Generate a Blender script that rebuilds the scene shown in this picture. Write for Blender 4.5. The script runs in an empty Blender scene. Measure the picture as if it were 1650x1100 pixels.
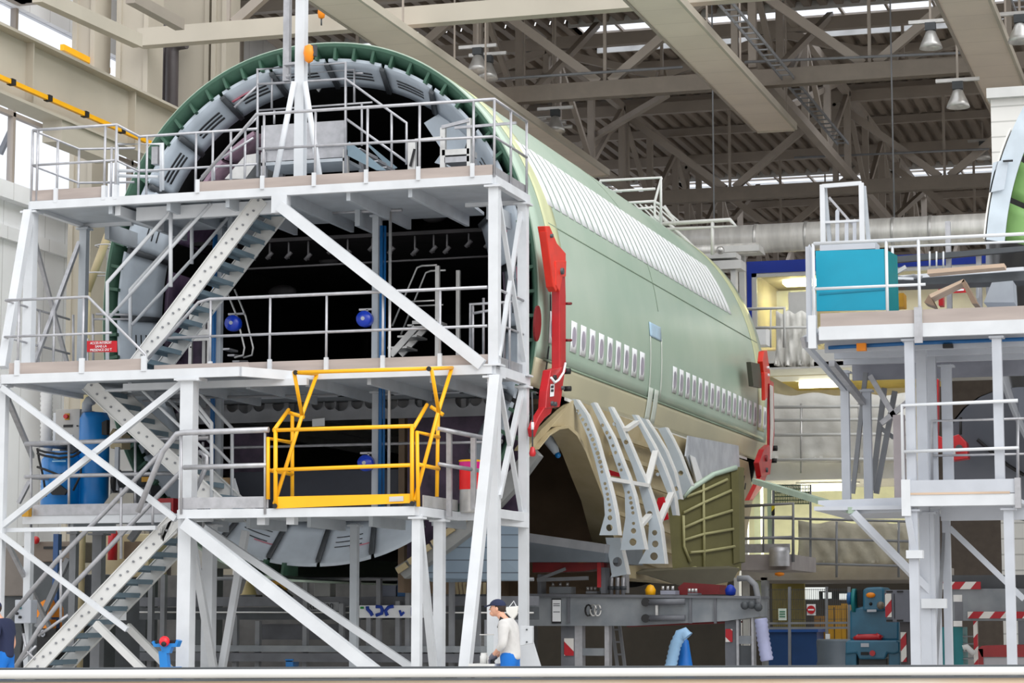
import bpy, bmesh, math, random
from mathutils import Vector, Matrix
random.seed(7)
SC = bpy.context.scene
COL = SC.collection
# ---------------------------------------------------------------- view geometry (metres, hangar axis = +Y, floor z = 0)
FOC = 3806.0; PIT = math.atan(450/FOC); YAW = math.atan(1175/math.hypot(FOC, 450)); EYE = 1.46
def ray(u, v):
    dx = (u-825)/FOC; dy = (550-v)/FOC
    h = math.cos(PIT)-dy*math.sin(PIT); up = math.sin(PIT)+dy*math.cos(PIT)
    return Vector((-math.sin(YAW)*h+math.cos(YAW)*dx, math.cos(YAW)*h+math.sin(YAW)*dx, up))
def P(u, v, Y): r = ray(u, v); return Vector((0, 0, EYE))+r*(Y/r.y)        # point on a wall plane across the hangar
def PX(u, v, X): r = ray(u, v); return Vector((0, 0, EYE))+r*(X/r.x)       # point on a plane along the hangar
def PZ(u, v, Z): r = ray(u, v); return Vector((0, 0, EYE))+r*((Z-EYE)/r.z)
V = Vector
# ---------------------------------------------------------------- mesh builder
class MB:
    def __init__(s): s.v = []; s.f = []; s.sm = []
    def add(s, vs, fs, sm=False):
        n = len(s.v); s.v += [Vector(p) for p in vs]
        for f in fs: s.f.append([i+n for i in f]); s.sm.append(sm)
        return s
    def box(s, x0, x1, y0, y1, z0, z1):
        return s.add([(x, y, z) for z in (z0, z1) for y in (y0, y1) for x in (x0, x1)],
                     [(0, 2, 3, 1), (4, 5, 7, 6), (0, 1, 5, 4), (2, 6, 7, 3), (0, 4, 6, 2), (1, 3, 7, 5)])
    def bar(s, p, q, w, h=None, up=(0, 0, 1)):
        p = V(p); q = V(q); h = h or w; d = (q-p).normalized(); up = V(up)
        if abs(d.dot(up)) > .95: up = V((0, 1, 0))
        a = d.cross(up).normalized()*(w/2); b = a.cross(d).normalized()*(h/2)
        vs = [c+x*a+y*b for c in (p, q) for x, y in ((-1, -1), (1, -1), (1, 1), (-1, 1))]
        return s.add(vs, [(3, 2, 1, 0), (4, 5, 6, 7), (0, 1, 5, 4), (1, 2, 6, 5), (2, 3, 7, 6), (3, 0, 4, 7)])
    def tube(s, p, q, r, n=10, r2=None): return s.path([p, q], r, n, r2)
    def path(s, pts, r, n=10, r2=None, closed=False):
        pts = [V(p) for p in pts]; m = len(pts); rings = []
        prev = None
        for i, c in enumerate(pts):
            if closed: d = (pts[(i+1) % m]-pts[i-1]).normalized()
            else:
                d0 = (pts[i]-pts[i-1]).normalized() if i else None
                d1 = (pts[i+1]-pts[i]).normalized() if i < m-1 else None
                d = ((d0 or d1)+(d1 or d0)).normalized()
            if prev is None:
                a = d.cross(V((0, 0, 1)) if abs(d.z) < .9 else V((0, 1, 0))).normalized()
            else: a = (prev-d*prev.dot(d)).normalized()
            prev = a; b = d.cross(a); rr = r if (r2 is None) else r+(r2-r)*i/(m-1)
            rings.append([c+(a*math.cos(t)+b*math.sin(t))*rr for t in (2*math.pi*k/n for k in range(n))])
        vs = [p for R in rings for p in R]; fs = []
        for i in range(m if closed else m-1):
            j = (i+1) % m
            fs += [(i*n+k, i*n+(k+1) % n, j*n+(k+1) % n, j*n+k) for k in range(n)]
        s.add(vs, fs, True)
        if not closed: s.add(rings[0][::-1], [range(n)]); s.add(rings[-1], [range(n)])
        return s
    def prism(s, pts, off):
        pts = [V(p) for p in pts]; off = V(off); n = len(pts)
        return s.add(pts+[p+off for p in pts], [list(range(n))[::-1], list(range(n, 2*n))]+[(i, (i+1) % n, n+(i+1) % n, n+i) for i in range(n)])
    def lathe(s, prof, c, n=20, axis=None):
        c = V(c); ax = V(axis or (0, 0, 1)).normalized(); a = ax.orthogonal().normalized(); b = ax.cross(a)
        vs = [c+ax*z+(a*math.cos(t)+b*math.sin(t))*r for r, z in prof for t in (2*math.pi*k/n for k in range(n))]
        fs = [(i*n+k, i*n+(k+1) % n, (i+1)*n+(k+1) % n, (i+1)*n+k) for i in range(len(prof)-1) for k in range(n)]
        s.add(vs, fs, True)
        return s
    def ball(s, c, r, n=14, sc=(1, 1, 1)):
        c = V(c); m = n//2; vs = []; fs = []
        for i in range(m+1):
            t = math.pi*i/m
            for k in range(n):
                a = 2*math.pi*k/n
                vs.append(c+V((math.sin(t)*math.cos(a)*r*sc[0], math.sin(t)*math.sin(a)*r*sc[1], math.cos(t)*r*sc[2])))
        for i in range(m):
            for k in range(n): fs.append((i*n+k, (i+1)*n+k, (i+1)*n+(k+1) % n, i*n+(k+1) % n))
        return s.add(vs, fs, True)
    def sheet(s, rows, sm=True):
        m = len(rows[0]); vs = [p for R in rows for p in R]
        return s.add(vs, [(i*m+j, i*m+j+1, (i+1)*m+j+1, (i+1)*m+j) for i in range(len(rows)-1) for j in range(m-1)], sm)
    def slab(s, rows, off, sm=True):
        """closed thick sheet; off = vector or function(point)->vector"""
        g = off if callable(off) else (lambda p: V(off))
        A = [[V(p) for p in R] for R in rows]; B = [[p+g(p) for p in R] for R in A]
        s.sheet(A, sm); s.sheet([R[::-1] for R in B], sm)
        edge = A[0]+[R[-1] for R in A[1:]]+A[-1][-2::-1]+[R[0] for R in A[-2:0:-1]]
        e2 = B[0]+[R[-1] for R in B[1:]]+B[-1][-2::-1]+[R[0] for R in B[-2:0:-1]]
        n = len(edge); s.add(edge+e2, [(i, n+i, n+(i+1) % n, (i+1) % n) for i in range(n)]); return s
WORLD = {}
def link(name, me, m, parent):
    o = bpy.data.objects.new(name, me); COL.objects.link(o)
    if m is not None:
        me.materials.clear(); me.materials.append(m)
    if parent is not None:
        o.parent = parent
    return o
def org(parent): return WORLD.get(parent.name, V((0, 0, 0))) if parent is not None else V((0, 0, 0))
def build(name, mb, m, parent=None, bevel=0):
    me = bpy.data.meshes.new(name); o0 = org(parent)
    me.from_pydata([tuple(p-o0) for p in mb.v], [], mb.f); me.update()
    bm = bmesh.new(); bm.from_mesh(me)
    for f, sm in zip(bm.faces, mb.sm): f.smooth = sm
    bmesh.ops.remove_doubles(bm, verts=bm.verts, dist=1e-5)
    bmesh.ops.recalc_face_normals(bm, faces=bm.faces)
    bm.to_mesh(me); bm.free()
    o = link(name, me, m, parent); WORLD[o.name] = o0
    if bevel:
        b = o.modifiers.new('bevel', 'BEVEL'); b.width = bevel; b.segments = 2; b.limit_method = 'ANGLE'
    return o
def tag(o, label, cat, group=None):
    o['label'] = label; o['category'] = cat
    if group: o['group'] = group
    return o
def thing(name, label, cat, loc, group=None):
    o = bpy.data.objects.new(name, None); COL.objects.link(o); o.location = loc; o.empty_display_size = .2
    WORLD[o.name] = V(loc); return tag(o, label, cat, group)
def struct(name, mb, m, parent=None):
    o = build(name, mb, m, parent)
    if parent is None: o['kind'] = 'structure'
    return o
def dup(root, loc, label=None, group=None):
    r = root.copy(); COL.objects.link(r); r.location = loc
    if label: r['label'] = label
    if group: r['group'] = group
    for ch in list(root.children):
        c = ch.copy(); COL.objects.link(c); c.parent = r
        for g in list(ch.children):
            d = g.copy(); COL.objects.link(d); d.parent = c
    return r
def from_curve(name, cu, mat4, m, parent):
    tmp = bpy.data.objects.new('tmp', cu); COL.objects.link(tmp)
    dg = bpy.context.evaluated_depsgraph_get(); me = bpy.data.meshes.new_from_object(tmp.evaluated_get(dg))
    bpy.data.objects.remove(tmp); bpy.data.curves.remove(cu)
    o0 = org(parent); me.transform(mat4); me.transform(Matrix.Translation(-o0)); me.name = name
    o = link(name, me, m, parent); WORLD[o.name] = o0; return o
def frame4(o, x, y):
    x = V(x).normalized(); y = V(y); z = x.cross(y).normalized(); y = z.cross(x)
    M = Matrix((x, y, z)).transposed().to_4x4(); M.translation = V(o); return M
def plate(name, outer, holes, o, x, y, t, m, parent):
    """flat plate with round or polygonal holes: 2-D outline in the frame (o, x, y), thickness t"""
    cu = bpy.data.curves.new(name, 'CURVE'); cu.dimensions = '2D'; cu.fill_mode = 'BOTH'; cu.extrude = t/2
    for poly in [outer]+holes:
        if len(poly) == 3 and not hasattr(poly[0], '__len__'):
            cx, cy, r = poly; poly = [(cx+r*math.cos(a*math.pi/8), cy+r*math.sin(a*math.pi/8)) for a in range(16)]
        s = cu.splines.new('POLY'); s.points.add(len(poly)-1); s.use_cyclic_u = True
        for pt, q in zip(s.points, poly): pt.co = (q[0], q[1], 0, 1)
    return from_curve(name, cu, frame4(o, x, y), m, parent)
def pxplate(name, pts, holes, Y, t, m, parent):
    """plate standing across the hangar in the plane Y"""
    q = [P(u, v, Y) for u, v in pts]; o = q[0]
    hs = []
    for u, v, r in holes:
        c = P(u, v, Y)-o; hs.append((c.x, c.z, r))
    return plate(name, [((p-o).x, (p-o).z) for p in q], hs, o, (1, 0, 0), (0, 0, 1), t, m, parent)
def text(name, s, size, o, x, y, m, parent, align='CENTER', t=.004, sx=1.0):
    cu = bpy.data.curves.new(name, 'FONT'); cu.body = s; cu.size = size; cu.align_x = align; cu.align_y = 'CENTER'; cu.extrude = t/2
    M = frame4(o, x, y)@Matrix.Diagonal((sx, 1, 1, 1))
    return from_curve(name, cu, M, m, parent)
# ---------------------------------------------------------------- materials
def lin(c): return tuple(((x/255)/12.92 if x/255 <= .04045 else ((x/255+.055)/1.055)**2.4) for x in c)
def mat(name, c, rough=.5, metal=0.0, var=.08, scale=3.0, bump=0.0, c2=None, emit=0, stretch=None, coat=0):
    m = bpy.data.materials.new(name); m.use_nodes = True; nt = m.node_tree; b = nt.nodes['Principled BSDF']
    b.inputs['Roughness'].default_value = rough; b.inputs['Metallic'].default_value = metal
    if coat: b.inputs['Coat Weight'].default_value = coat; b.inputs['Coat Roughness'].default_value = .25
    a = lin(c)
    if c2 is None:
        k0 = 1-var; k1 = min(1+var, 1/max(max(a), 1e-4)); lo = tuple(x*k0 for x in a); hi = tuple(min(1, x*k1) for x in a)
    else: lo = a; hi = lin(c2)
    tc = nt.nodes.new('ShaderNodeTexCoord'); src = tc.outputs['Object']
    if stretch:
        mp = nt.nodes.new('ShaderNodeMapping'); mp.inputs['Scale'].default_value = stretch; nt.links.new(src, mp.inputs['Vector']); src = mp.outputs['Vector']
    n = nt.nodes.new('ShaderNodeTexNoise'); n.inputs['Scale'].default_value = scale; n.inputs['Detail'].default_value = 5
    nt.links.new(src, n.inputs['Vector'])
    r = nt.nodes.new('ShaderNodeValToRGB'); r.color_ramp.elements[0].position = .35; r.color_ramp.elements[1].position = .65
    r.color_ramp.elements[0].color = (*lo, 1); r.color_ramp.elements[1].color = (*hi, 1)
    nt.links.new(n.outputs['Fac'], r.inputs['Fac']); nt.links.new(r.outputs['Color'], b.inputs['Base Color'])
    if bump:
        bp = nt.nodes.new('ShaderNodeBump'); bp.inputs['Strength'].default_value = bump; bp.inputs['Distance'].default_value = .05
        nt.links.new(n.outputs['Fac'], bp.inputs['Height']); nt.links.new(bp.outputs['Normal'], b.inputs['Normal'])
    if emit:
        b.inputs['Emission Color'].default_value = (*a, 1); b.inputs['Emission Strength'].default_value = emit
    return m
def clear_pane(name, c):
    m = bpy.data.materials.new(name); m.use_nodes = True; nt = m.node_tree; nt.nodes.remove(nt.nodes['Principled BSDF'])
    t = nt.nodes.new('ShaderNodeBsdfTransparent'); t.inputs['Color'].default_value = (*c, 1)
    g = nt.nodes.new('ShaderNodeBsdfGlossy'); g.inputs['Roughness'].default_value = .1
    mx = nt.nodes.new('ShaderNodeMixShader'); mx.inputs[0].default_value = .06
    nt.links.new(t.outputs[0], mx.inputs[1]); nt.links.new(g.outputs[0], mx.inputs[2])
    nt.links.new(mx.outputs[0], nt.nodes['Material Output'].inputs[0]); return m
def striped(name, c1, c2, pitch, ang, axes='xz', rough=.5):
    """diagonal hazard stripes printed on a plate"""
    m = bpy.data.materials.new(name); m.use_nodes = True; nt = m.node_tree; b = nt.nodes['Principled BSDF']; b.inputs['Roughness'].default_value = rough
    tc = nt.nodes.new('ShaderNodeTexCoord'); sp = nt.nodes.new('ShaderNodeSeparateXYZ'); nt.links.new(tc.outputs['Object'], sp.inputs[0])
    def mth(op, a, k):
        n = nt.nodes.new('ShaderNodeMath'); n.operation = op
        for i, x in enumerate((a, k)):
            if isinstance(x, (int, float)): n.inputs[i].default_value = x
            else: nt.links.new(x, n.inputs[i])
        return n.outputs[0]
    s = mth('ADD', mth('MULTIPLY', sp.outputs[axes[0].upper()], math.cos(ang)/pitch), mth('MULTIPLY', sp.outputs[axes[1].upper()], math.sin(ang)/pitch))
    f = mth('GREATER_THAN', mth('FRACT', s, 0), .5)
    mx = nt.nodes.new('ShaderNodeMix'); mx.data_type = 'RGBA'; mx.inputs[6].default_value = (*lin(c1), 1); mx.inputs[7].default_value = (*lin(c2), 1)
    nt.links.new(f, mx.inputs[0]); nt.links.new(mx.outputs[2], b.inputs['Base Color']); return m
def panelled(name, c, seam, axis, pitch, w=.02, rough=.5, var=.05, c2=None):
    """sheet cladding with joints every `pitch` metres along `axis`"""
    m = mat(name, c, rough, var=var, scale=.6, c2=c2); nt = m.node_tree; b = nt.nodes['Principled BSDF']
    lk = b.inputs['Base Color'].links[0].from_socket
    tc = nt.nodes.new('ShaderNodeTexCoord'); sp = nt.nodes.new('ShaderNodeSeparateXYZ'); nt.links.new(tc.outputs['Object'], sp.inputs[0])
    d = nt.nodes.new('ShaderNodeMath'); d.operation = 'DIVIDE'; d.inputs[1].default_value = pitch; nt.links.new(sp.outputs[axis], d.inputs[0])
    fr = nt.nodes.new('ShaderNodeMath'); fr.operation = 'FRACT'; nt.links.new(d.outputs[0], fr.inputs[0])
    lt = nt.nodes.new('ShaderNodeMath'); lt.operation = 'LESS_THAN'; lt.inputs[1].default_value = w/pitch; nt.links.new(fr.outputs[0], lt.inputs[0])
    mx = nt.nodes.new('ShaderNodeMix'); mx.data_type = 'RGBA'; nt.links.new(lt.outputs[0], mx.inputs[0]); nt.links.new(lk, mx.inputs[6]); mx.inputs[7].default_value = (*lin(seam), 1)
    nt.links.new(mx.outputs[2], b.inputs['Base Color']); return m
WHITE = mat('white_paint', (208, 211, 215), .42, var=.05)
WHITE2 = mat('off_white_paint', (214, 214, 212), .5, var=.04)
GALV = mat('galvanised_steel', (176, 176, 180), .42, .55, var=.10, scale=9)
ALU = mat('brushed_aluminium', (205, 204, 202), .35, .6, var=.08, scale=6)
DECK = mat('grey_deck_steel', (176, 182, 188), .55, var=.07)
TOE = mat('grey_brown_toe_board', (168, 156, 150), .6, var=.12, scale=2, stretch=(.4, 1, 3))
TREAD = mat('blue_grey_tread', (116, 136, 148), .55, var=.08)
GREY = mat('mid_grey_steel', (128, 130, 134), .5, var=.10)
DGREY = mat('dark_grey_steel', (70, 74, 78), .5, var=.15)
BLACK = mat('black_rubber', (22, 22, 24), .6, var=.2)
INK = mat('black_print', (40, 42, 46), .7, var=.1)
SKIN_G = mat('green_primer', (166, 190, 172), .38, c2=(188, 204, 188), scale=.35, coat=.25)
SKIN_B = mat('beige_primer', (182, 178, 152), .45, c2=(196, 190, 160), scale=.5)
SKIN_P = mat('pale_yellow_sealant', (206, 210, 168), .45, var=.05)
FLANGE = mat('dark_green_primer', (56, 92, 74), .5, var=.14, scale=4)
LIME = mat('light_green_primer', (118, 160, 92), .5, var=.12)
LINING = mat('pale_blue_grey_film', (196, 206, 216), .5, var=.09, scale=2.2)
LINE_D = mat('shaded_cavity_lining', (16, 15, 17), .75, c2=(36, 32, 34), scale=2.5)  # dark lining, with interior shade painted into the tone
LINE_K = mat('shaded_black_cavity', (9, 9, 10), .8, var=.3)  # black lining, deepened to paint in the shade of the open tube
PURPLE = mat('purple_insulation_film', (58, 46, 66), .5, c2=(92, 74, 98), scale=3, bump=.5)
PINK = mat('pink_film', (150, 120, 140), .5, c2=(190, 160, 176), scale=3)
YEL = mat('yellow_paint', (252, 182, 6), .42, var=.05)
RED = mat('red_paint', (186, 18, 28), .38, var=.12, coat=.3)
RED2 = mat('orange_red_paint', (222, 44, 22), .38, var=.08, coat=.3)
DRED = mat('dark_red_paint', (120, 22, 26), .5, var=.15)
TURQ = mat('turquoise_sheet', (0, 150, 180), .5, var=.04)
BLUE = mat('blue_paint', (0, 122, 200), .35, var=.06, coat=.3)
BLUE_D = mat('royal_blue_paint', (8, 52, 168), .45, var=.05)
HOSE = mat('blue_hose', (18, 92, 150), .45, var=.1)
PETROL = mat('petrol_blue_paint', (44, 104, 132), .4, var=.12, coat=.2)
TEAL = mat('teal_paint', (10, 118, 124), .45, var=.1)
BEIGE = mat('beige_structural_paint', (186, 178, 164), .55, var=.06, scale=.6)
TRUSS = mat('taupe_structural_paint', (160, 150, 140), .55, var=.06, scale=1)
ROOFM = mat('taupe_roof_sheet', (142, 130, 118), .55, var=.08, scale=.4)
PANELM = panelled('perforated_beige_panel', (226, 212, 198), (200, 186, 172), 1, 1.2, .02, .6)
CREAM = mat('cream_primer', (188, 174, 140), .5, c2=(168, 152, 116), scale=1.5)
BROWN = mat('dark_brown_bay', (120, 100, 80), .6, c2=(96, 80, 62), scale=1.2)
OLIVE = mat('olive_primer', (104, 100, 62), .5, var=.08)
OLIVE2 = mat('pale_olive_edge', (168, 164, 118), .5, var=.08)
FILM = mat('silver_film', (196, 202, 210), .3, c2=(168, 174, 184), scale=3, bump=.2)
CLOTH = mat('white_dust_sheet', (244, 243, 238), .8, c2=(228, 226, 220), scale=1.5, bump=.8)
CANVAS = mat('beige_canvas', (196, 190, 172), .8, var=.08, bump=.6)
CONC = mat('concrete', (186, 182, 176), .8, var=.12, scale=1.2)
CLAD = panelled('white_wall_cladding', (246, 247, 250), (214, 214, 216), 1, 1.0, .03, .5)
CLADH = panelled('white_slat_cladding', (234, 232, 228), (196, 194, 190), 2, .3, .03, .5)
BRICKY = mat('timber_board', (196, 172, 150), .7, var=.1, stretch=(.5, 4, 4))
DUCT = mat('foil_duct', (236, 234, 230), .35, .3, var=.12, scale=2, stretch=(3, .6, .6), bump=.25)
SKY_PANE = clear_pane('rooflight_pane', (.94, .96, 1))
GLASS = clear_pane('clear_glass', (.93, .95, .95))
TUBE = mat('lit_fluorescent_tube', (255, 250, 214), .4, emit=5)
LAMPIN = mat('lamp_glow', (255, 252, 244), .4, emit=2.0)
HAZ = striped('red_white_hazard', (176, 24, 38), (226, 222, 216), .26, math.radians(-40))
HAZ2 = striped('red_white_plate', (186, 24, 38), (226, 222, 216), .30, math.radians(45))
HAZY = striped('black_yellow_hazard', (30, 30, 28), (226, 204, 40), .2, math.radians(-40))
SIGNR = mat('red_sign', (190, 8, 28), .4, var=.04)
PAPER = mat('white_paper', (238, 240, 242), .7, var=.03)
FLESH = mat('skin', (214, 160, 134), .5, var=.05)
NAVY = mat('navy_cloth', (30, 38, 68), .85, var=.1, bump=.2)
SWEAT = mat('light_grey_knit', (204, 202, 200), .9, var=.06, scale=8, bump=.3)
TROUS = mat('bright_blue_cloth', (10, 104, 190), .85, var=.08, bump=.2)
HAIR = mat('dark_brown_hair', (48, 36, 30), .8, var=.2)
ORANGE = mat('orange_paint', (240, 140, 16), .45, var=.06)
GOLD = mat('ochre_paint', (190, 140, 30), .5, var=.08)
OFFW = mat('cream_wall', (206, 196, 168), .7, var=.05)
# ---------------------------------------------------------------- camera, daylight
cam = bpy.data.cameras.new('camera'); co = bpy.data.objects.new('camera', cam); COL.objects.link(co)
cam.sensor_width = 36; cam.lens = FOC/1650*36; co.location = (0, 0, EYE); co.rotation_euler = (math.pi/2+PIT, 0, YAW)
cam.clip_end = 400; SC.camera = co
w = bpy.data.worlds.new('daylight'); SC.world = w; w.use_nodes = True; nt = w.node_tree; bg = nt.nodes['Background']
tc = nt.nodes.new('ShaderNodeTexCoord'); sp = nt.nodes.new('ShaderNodeSeparateXYZ'); nt.links.new(tc.outputs['Generated'], sp.inputs[0])
rp = nt.nodes.new('ShaderNodeValToRGB'); rp.color_ramp.elements[0].position = .0; rp.color_ramp.elements[0].color = (.62, .61, .60, 1)
rp.color_ramp.elements[1].position = .25; rp.color_ramp.elements[1].color = (.96, .98, 1, 1)
nt.links.new(sp.outputs['Z'], rp.inputs['Fac']); nt.links.new(rp.outputs['Color'], bg.inputs['Color']); bg.inputs['Strength'].default_value = 1.1
SC.view_settings.view_transform = 'Standard'; SC.view_settings.look = 'None'; SC.view_settings.exposure = .45; SC.view_settings.gamma = 1
SC.view_settings.use_curve_mapping = False

sun = bpy.data.lights.new('flank_fill_sun', 'SUN'); sun.energy = 1.3; sun.angle = math.radians(50); sun.color = (1, .99, .97)
so = bpy.data.objects.new('flank_fill_sun', sun); COL.objects.link(so); so.rotation_euler = V((.80, -.50, .75)).to_track_quat('Z', 'Y').to_euler(); so.location = (10, 0, 30)  # soft sun added from the right to brighten the fuselage flank
# ================================================================ SETTING
struct('floor', MB().box(-27.3, 26, -4, 119, -.2, 0), CONC)
# left wall: cladding, window band, upper cladding
XL = -27.0
struct('wall_left', MB().box(XL-.3, XL, 30, 118, 0, 11.4).box(XL-.3, XL, 30, 118, 15.8, 18.6).box(XL, XL+.25, 30, 118, 11.1, 11.5).box(XL, XL+.12, 30, 118, 10.2, 10.5), CLAD)
wn = struct('window_1', MB().box(XL-.2, XL-.16, 30, 118, 11.4, 15.8), SKY_PANE)
mb = MB()
for k in range(15): mb.box(XL-.25, XL-.1, 30+k*6.2-.06, 30+k*6.2+.06, 11.4, 15.8)
mb.box(XL-.25, XL-.1, 30, 118, 13.2, 13.3)
build('window_frame', mb, TRUSS, wn)
struct('wall_back', MB().box(-27.3, 26, 118, 118.4, 0, 19.5), mat('taupe_end_cladding', (112, 101, 90), .6, var=.08))
# roof: corrugated sheets with rooflight strips
def corrugated(x0, x1, y0, y1, z=18.5, pitch=.45, h=.16):
    prof = []; x = x0
    while x < x1-1e-3:
        prof += [(x, z), (min(x+pitch*.45, x1), z), (min(x+pitch*.55, x1), z+h), (min(x+pitch*.95, x1), z+h)]; x += pitch
    prof.append((x1, z))
    return [[(a, y, b) for a, b in prof] for y in (y0, y1)]
roof = MB()
def deck(x0, x1, y0, y1): roof.slab(corrugated(x0, x1, y0, y1), (0, 0, .06), False)
XR = 24.0; LIGHTS = []
strips = [(64.1, 67.3, [(-26.5, -23.2), (-17.95, -1), (1.5, 14)]), (88.6, 91.6, [(-26, -22), (-20.6, -12.9), (-12.2, 10)]), (99.5, 102.5, [(-26, 10)])]
yp = 52.0
for y0, y1, segs in strips:
    deck(-27.3, XR, yp, y0); x = -27.3
    for a, b in segs:
        if a > x+.01: deck(x, a, y0, y1)
        LIGHTS.append((a, b, y0, y1)); x = b
    deck(x, XR, y0, y1); yp = y1
deck(-27.3, XR, yp, 118)
struct('ceiling', roof, ROOFM)
for i, (a, b, y0, y1) in enumerate(LIGHTS):
    wn = struct('window_%d' % (i+2), MB().box(a, b, y0, y1, 18.72, 18.74), SKY_PANE)
    fr = MB(); x = a+1.2
    while x < b: fr.box(x-.04, x+.04, y0, y1, 18.62, 18.70); x += 1.3
    k_ = build('kerb', MB().box(a, b, y1-.02, y1+.06, 18.42, 18.78), WHITE2, wn); build('kerb', MB().box(a, b, y0-.06, y0+.02, 18.42, 18.78), WHITE2, wn)
    fr.box(a, b, (y0+y1)/2-.05, (y0+y1)/2+.05, 18.6, 18.66)
    build('window_frame', fr, TRUSS, wn)
mb = MB()
ROOFY = [y for y in range(59, 118, 5)]
for i, y in enumerate(ROOFY):
    if any(y0-.4 < y < y1+.4 for _, _, y0, y1 in LIGHTS): continue
    o = build('roof_purlin', MB().box(-26.9, XR-1, y-.1, y+.1, 18.2, 18.46), TRUSS); o['kind'] = 'structure'; o.name = 'trim_%d' % (i+1)
# cross trusses
NODE = P(975, 134, 57.58).x
CHORD = mat('shaded_taupe_paint', (128, 118, 107), .55, var=.06)  # darker structural paint: the shade on the rear chords is in the colour
def truss(Y, zb, label, hb=.42, wb=.34, x0=-26, x1=16):
    t = thing('roof_truss', label, 'roof truss', (-5, Y, zb), None)
    build('bottom_chord', MB().box(x0, x1, Y-wb/2, Y+wb/2, zb-hb/2, zb+hb/2), BEIGE if Y < 50 else CHORD, t)
    build('top_chord', MB().box(x0, x1, Y-.13, Y+.13, 17.75, 18.1), TRUSS, t)
    k = 0; x = NODE-6.8*2
    while x < x1-1:
        for s in (-1, 1):
            xe = x+s*3.4
            if x0 < xe < x1: build('diagonal', MB().bar((x+s*.15, Y, zb+.2), (xe, Y, 17.75), .2, .22), TRUSS, t)
        build('hanger', MB().bar((x, Y, zb+.2), (x, Y, 17.8), .08), TRUSS, t)
        if x0 < x+3.4 < x1: build('post', MB().bar((x+3.4, Y, zb), (x+3.4, Y, 17.9), .17), TRUSS, t)
        x += 6.8
    return t
truss(49.2, 15.0, 'nearest beige roof truss, its bottom chord passing just above the green fuselage ring', x0=P(226, 55, 49.2).x)
truss(57.58, 15.0, 'second roof truss back, a deep bottom chord crossing behind the beige ceiling panels')
truss(73.2, 15.0, 'roof truss in front of the far rooflight strip above the rear of the fuselage')
truss(63.9, 16.6, 'slender roof truss with thin bottom chord hanging under the bright rooflight strip', .24, .2)
truss(82.0, 15.0, 'farthest roof truss, just above the silver air duct')
# longitudinal trusses (walkway trusses) along the ceiling panels
def long_truss(X, label, y0=55, y1=110):
    t = thing('longitudinal_truss', label, 'roof truss', (X, 80, 15))
    build('bottom_chord', MB().box(X-.12, X+.12, y0, y1, 15.25, 15.5), TRUSS, t)
    build('top_chord', MB().box(X-.1, X+.1, y0, y1, 17.85, 18.1), TRUSS, t)
    y = y0; k = 0
    while y < y1-1:
        build('post', MB().bar((X, y, 15.3), (X, y, 18), .2), TRUSS, t)
        if k % 2: build('diagonal', MB().bar((X, y, 15.4), (X, y+3.8, 17.9), .14), TRUSS, t)
        else: build('diagonal', MB().bar((X, y, 17.9), (X, y+3.8, 15.4), .14), TRUSS, t)
        y += 3.8; k += 1
long_truss(-11.3, 'lengthwise roof truss beside the middle beige ceiling panel', 57.6)
long_truss(-18.6, 'lengthwise roof truss behind the left beige ceiling panel', 57.6)
long_truss(-2.6, 'lengthwise roof truss on the right, beside the right-hand ceiling panel', 57.6)
# sway braces, thin sloping bars in depth
for (a, b, lab) in [((1240, 125, 57.7), (1338, 24, 64), 'white-lit sloping roof brace between the middle and right ceiling panels'),
                    ((868, 142, 57.7), (962, 40, 64), 'white-lit sloping roof brace just left of the middle ceiling panel'),
                    ((1250, 181, 63.9), (1352, 132, 71), 'sloping roof brace right of the end of the middle ceiling panel'),
                    ((925, 240, 71.2), (1075, 152, 64), 'long sloping roof brace above the fuselage rear'),
                    ((1443, 350, 82), (1500, 298, 86), 'bright sloping roof brace above the silver duct, near the right-hand platform'),
                    ((1180, 352, 82), (1222, 300, 86), 'bright sloping roof brace above the left end of the silver duct')]:
    tag(build('roof_brace', MB().bar(P(*a), P(*b), .17), TRUSS), lab, 'roof brace')
# ceiling panels (perforated baffles hung below the trusses)
def baffle(u0, u1, vend, label):
    a = PZ(u0, 0, 14.3); b = PZ(u1, 0, 14.3); x0, x1 = a.x, b.x
    x1 = x0+1.0; ye = PZ(u0+vend*(2000-u0)/1000.0, vend, 14.3).y
    t = thing('ceiling_panel', label, 'ceiling panel', ((x0+x1)/2, 50, 14.3))
    build('sheet', MB().box(x0, x1, 38, ye, 14.3, 14.38), PANELM, t)
    build('edge_strip', MB().box(x1+.0, x1+.07, 38, ye, 14.28, 14.46), BEIGE, t)
    build('edge_strip', MB().box(x0-.07, x0, 38, ye, 14.28, 14.46), TRUSS, t)
    build('end_strip', MB().box(x0, x1, ye, ye+.06, 14.26, 14.44), BEIGE, t)
    y = 42.0
    while y < ye:
        for x in (x0+.1, x1-.1): build('hanger', MB().box(x-.02, x+.02, y-.02, y+.02, 14.38, 18.2), TRUSS, t)
        y += 6
    return x0, x1, ye
B1 = baffle(497, 573, 285, 'left beige perforated ceiling panel running past the fuselage crown')
B2 = baffle(1010, 1084, 212, 'middle beige perforated ceiling panel with its far end in full view')
B3 = baffle(1511, 1584, 212, 'right beige perforated ceiling panel ending behind the white slatted screen')
# cable ladders beside panels
def ladder(x, y0, y1, z, lab):
    mb = MB(); mb.box(x, x+.03, y0, y1, z, z+.08); mb.box(x+.3, x+.33, y0, y1, z, z+.08); y = y0
    while y < y1: mb.box(x, x+.33, y, y+.05, z+.02, z+.05); y += .55
    tag(build('cable_ladder', mb, GREY), lab, 'cable ladder')
ladder(B2[1]+.25, 46, 66, 14.9, 'dark cable ladder along the right edge of the middle ceiling panel')
ladder(B3[1]+.25, 46, 62, 14.9, 'dark cable ladder along the right edge of the right ceiling panel')
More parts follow.
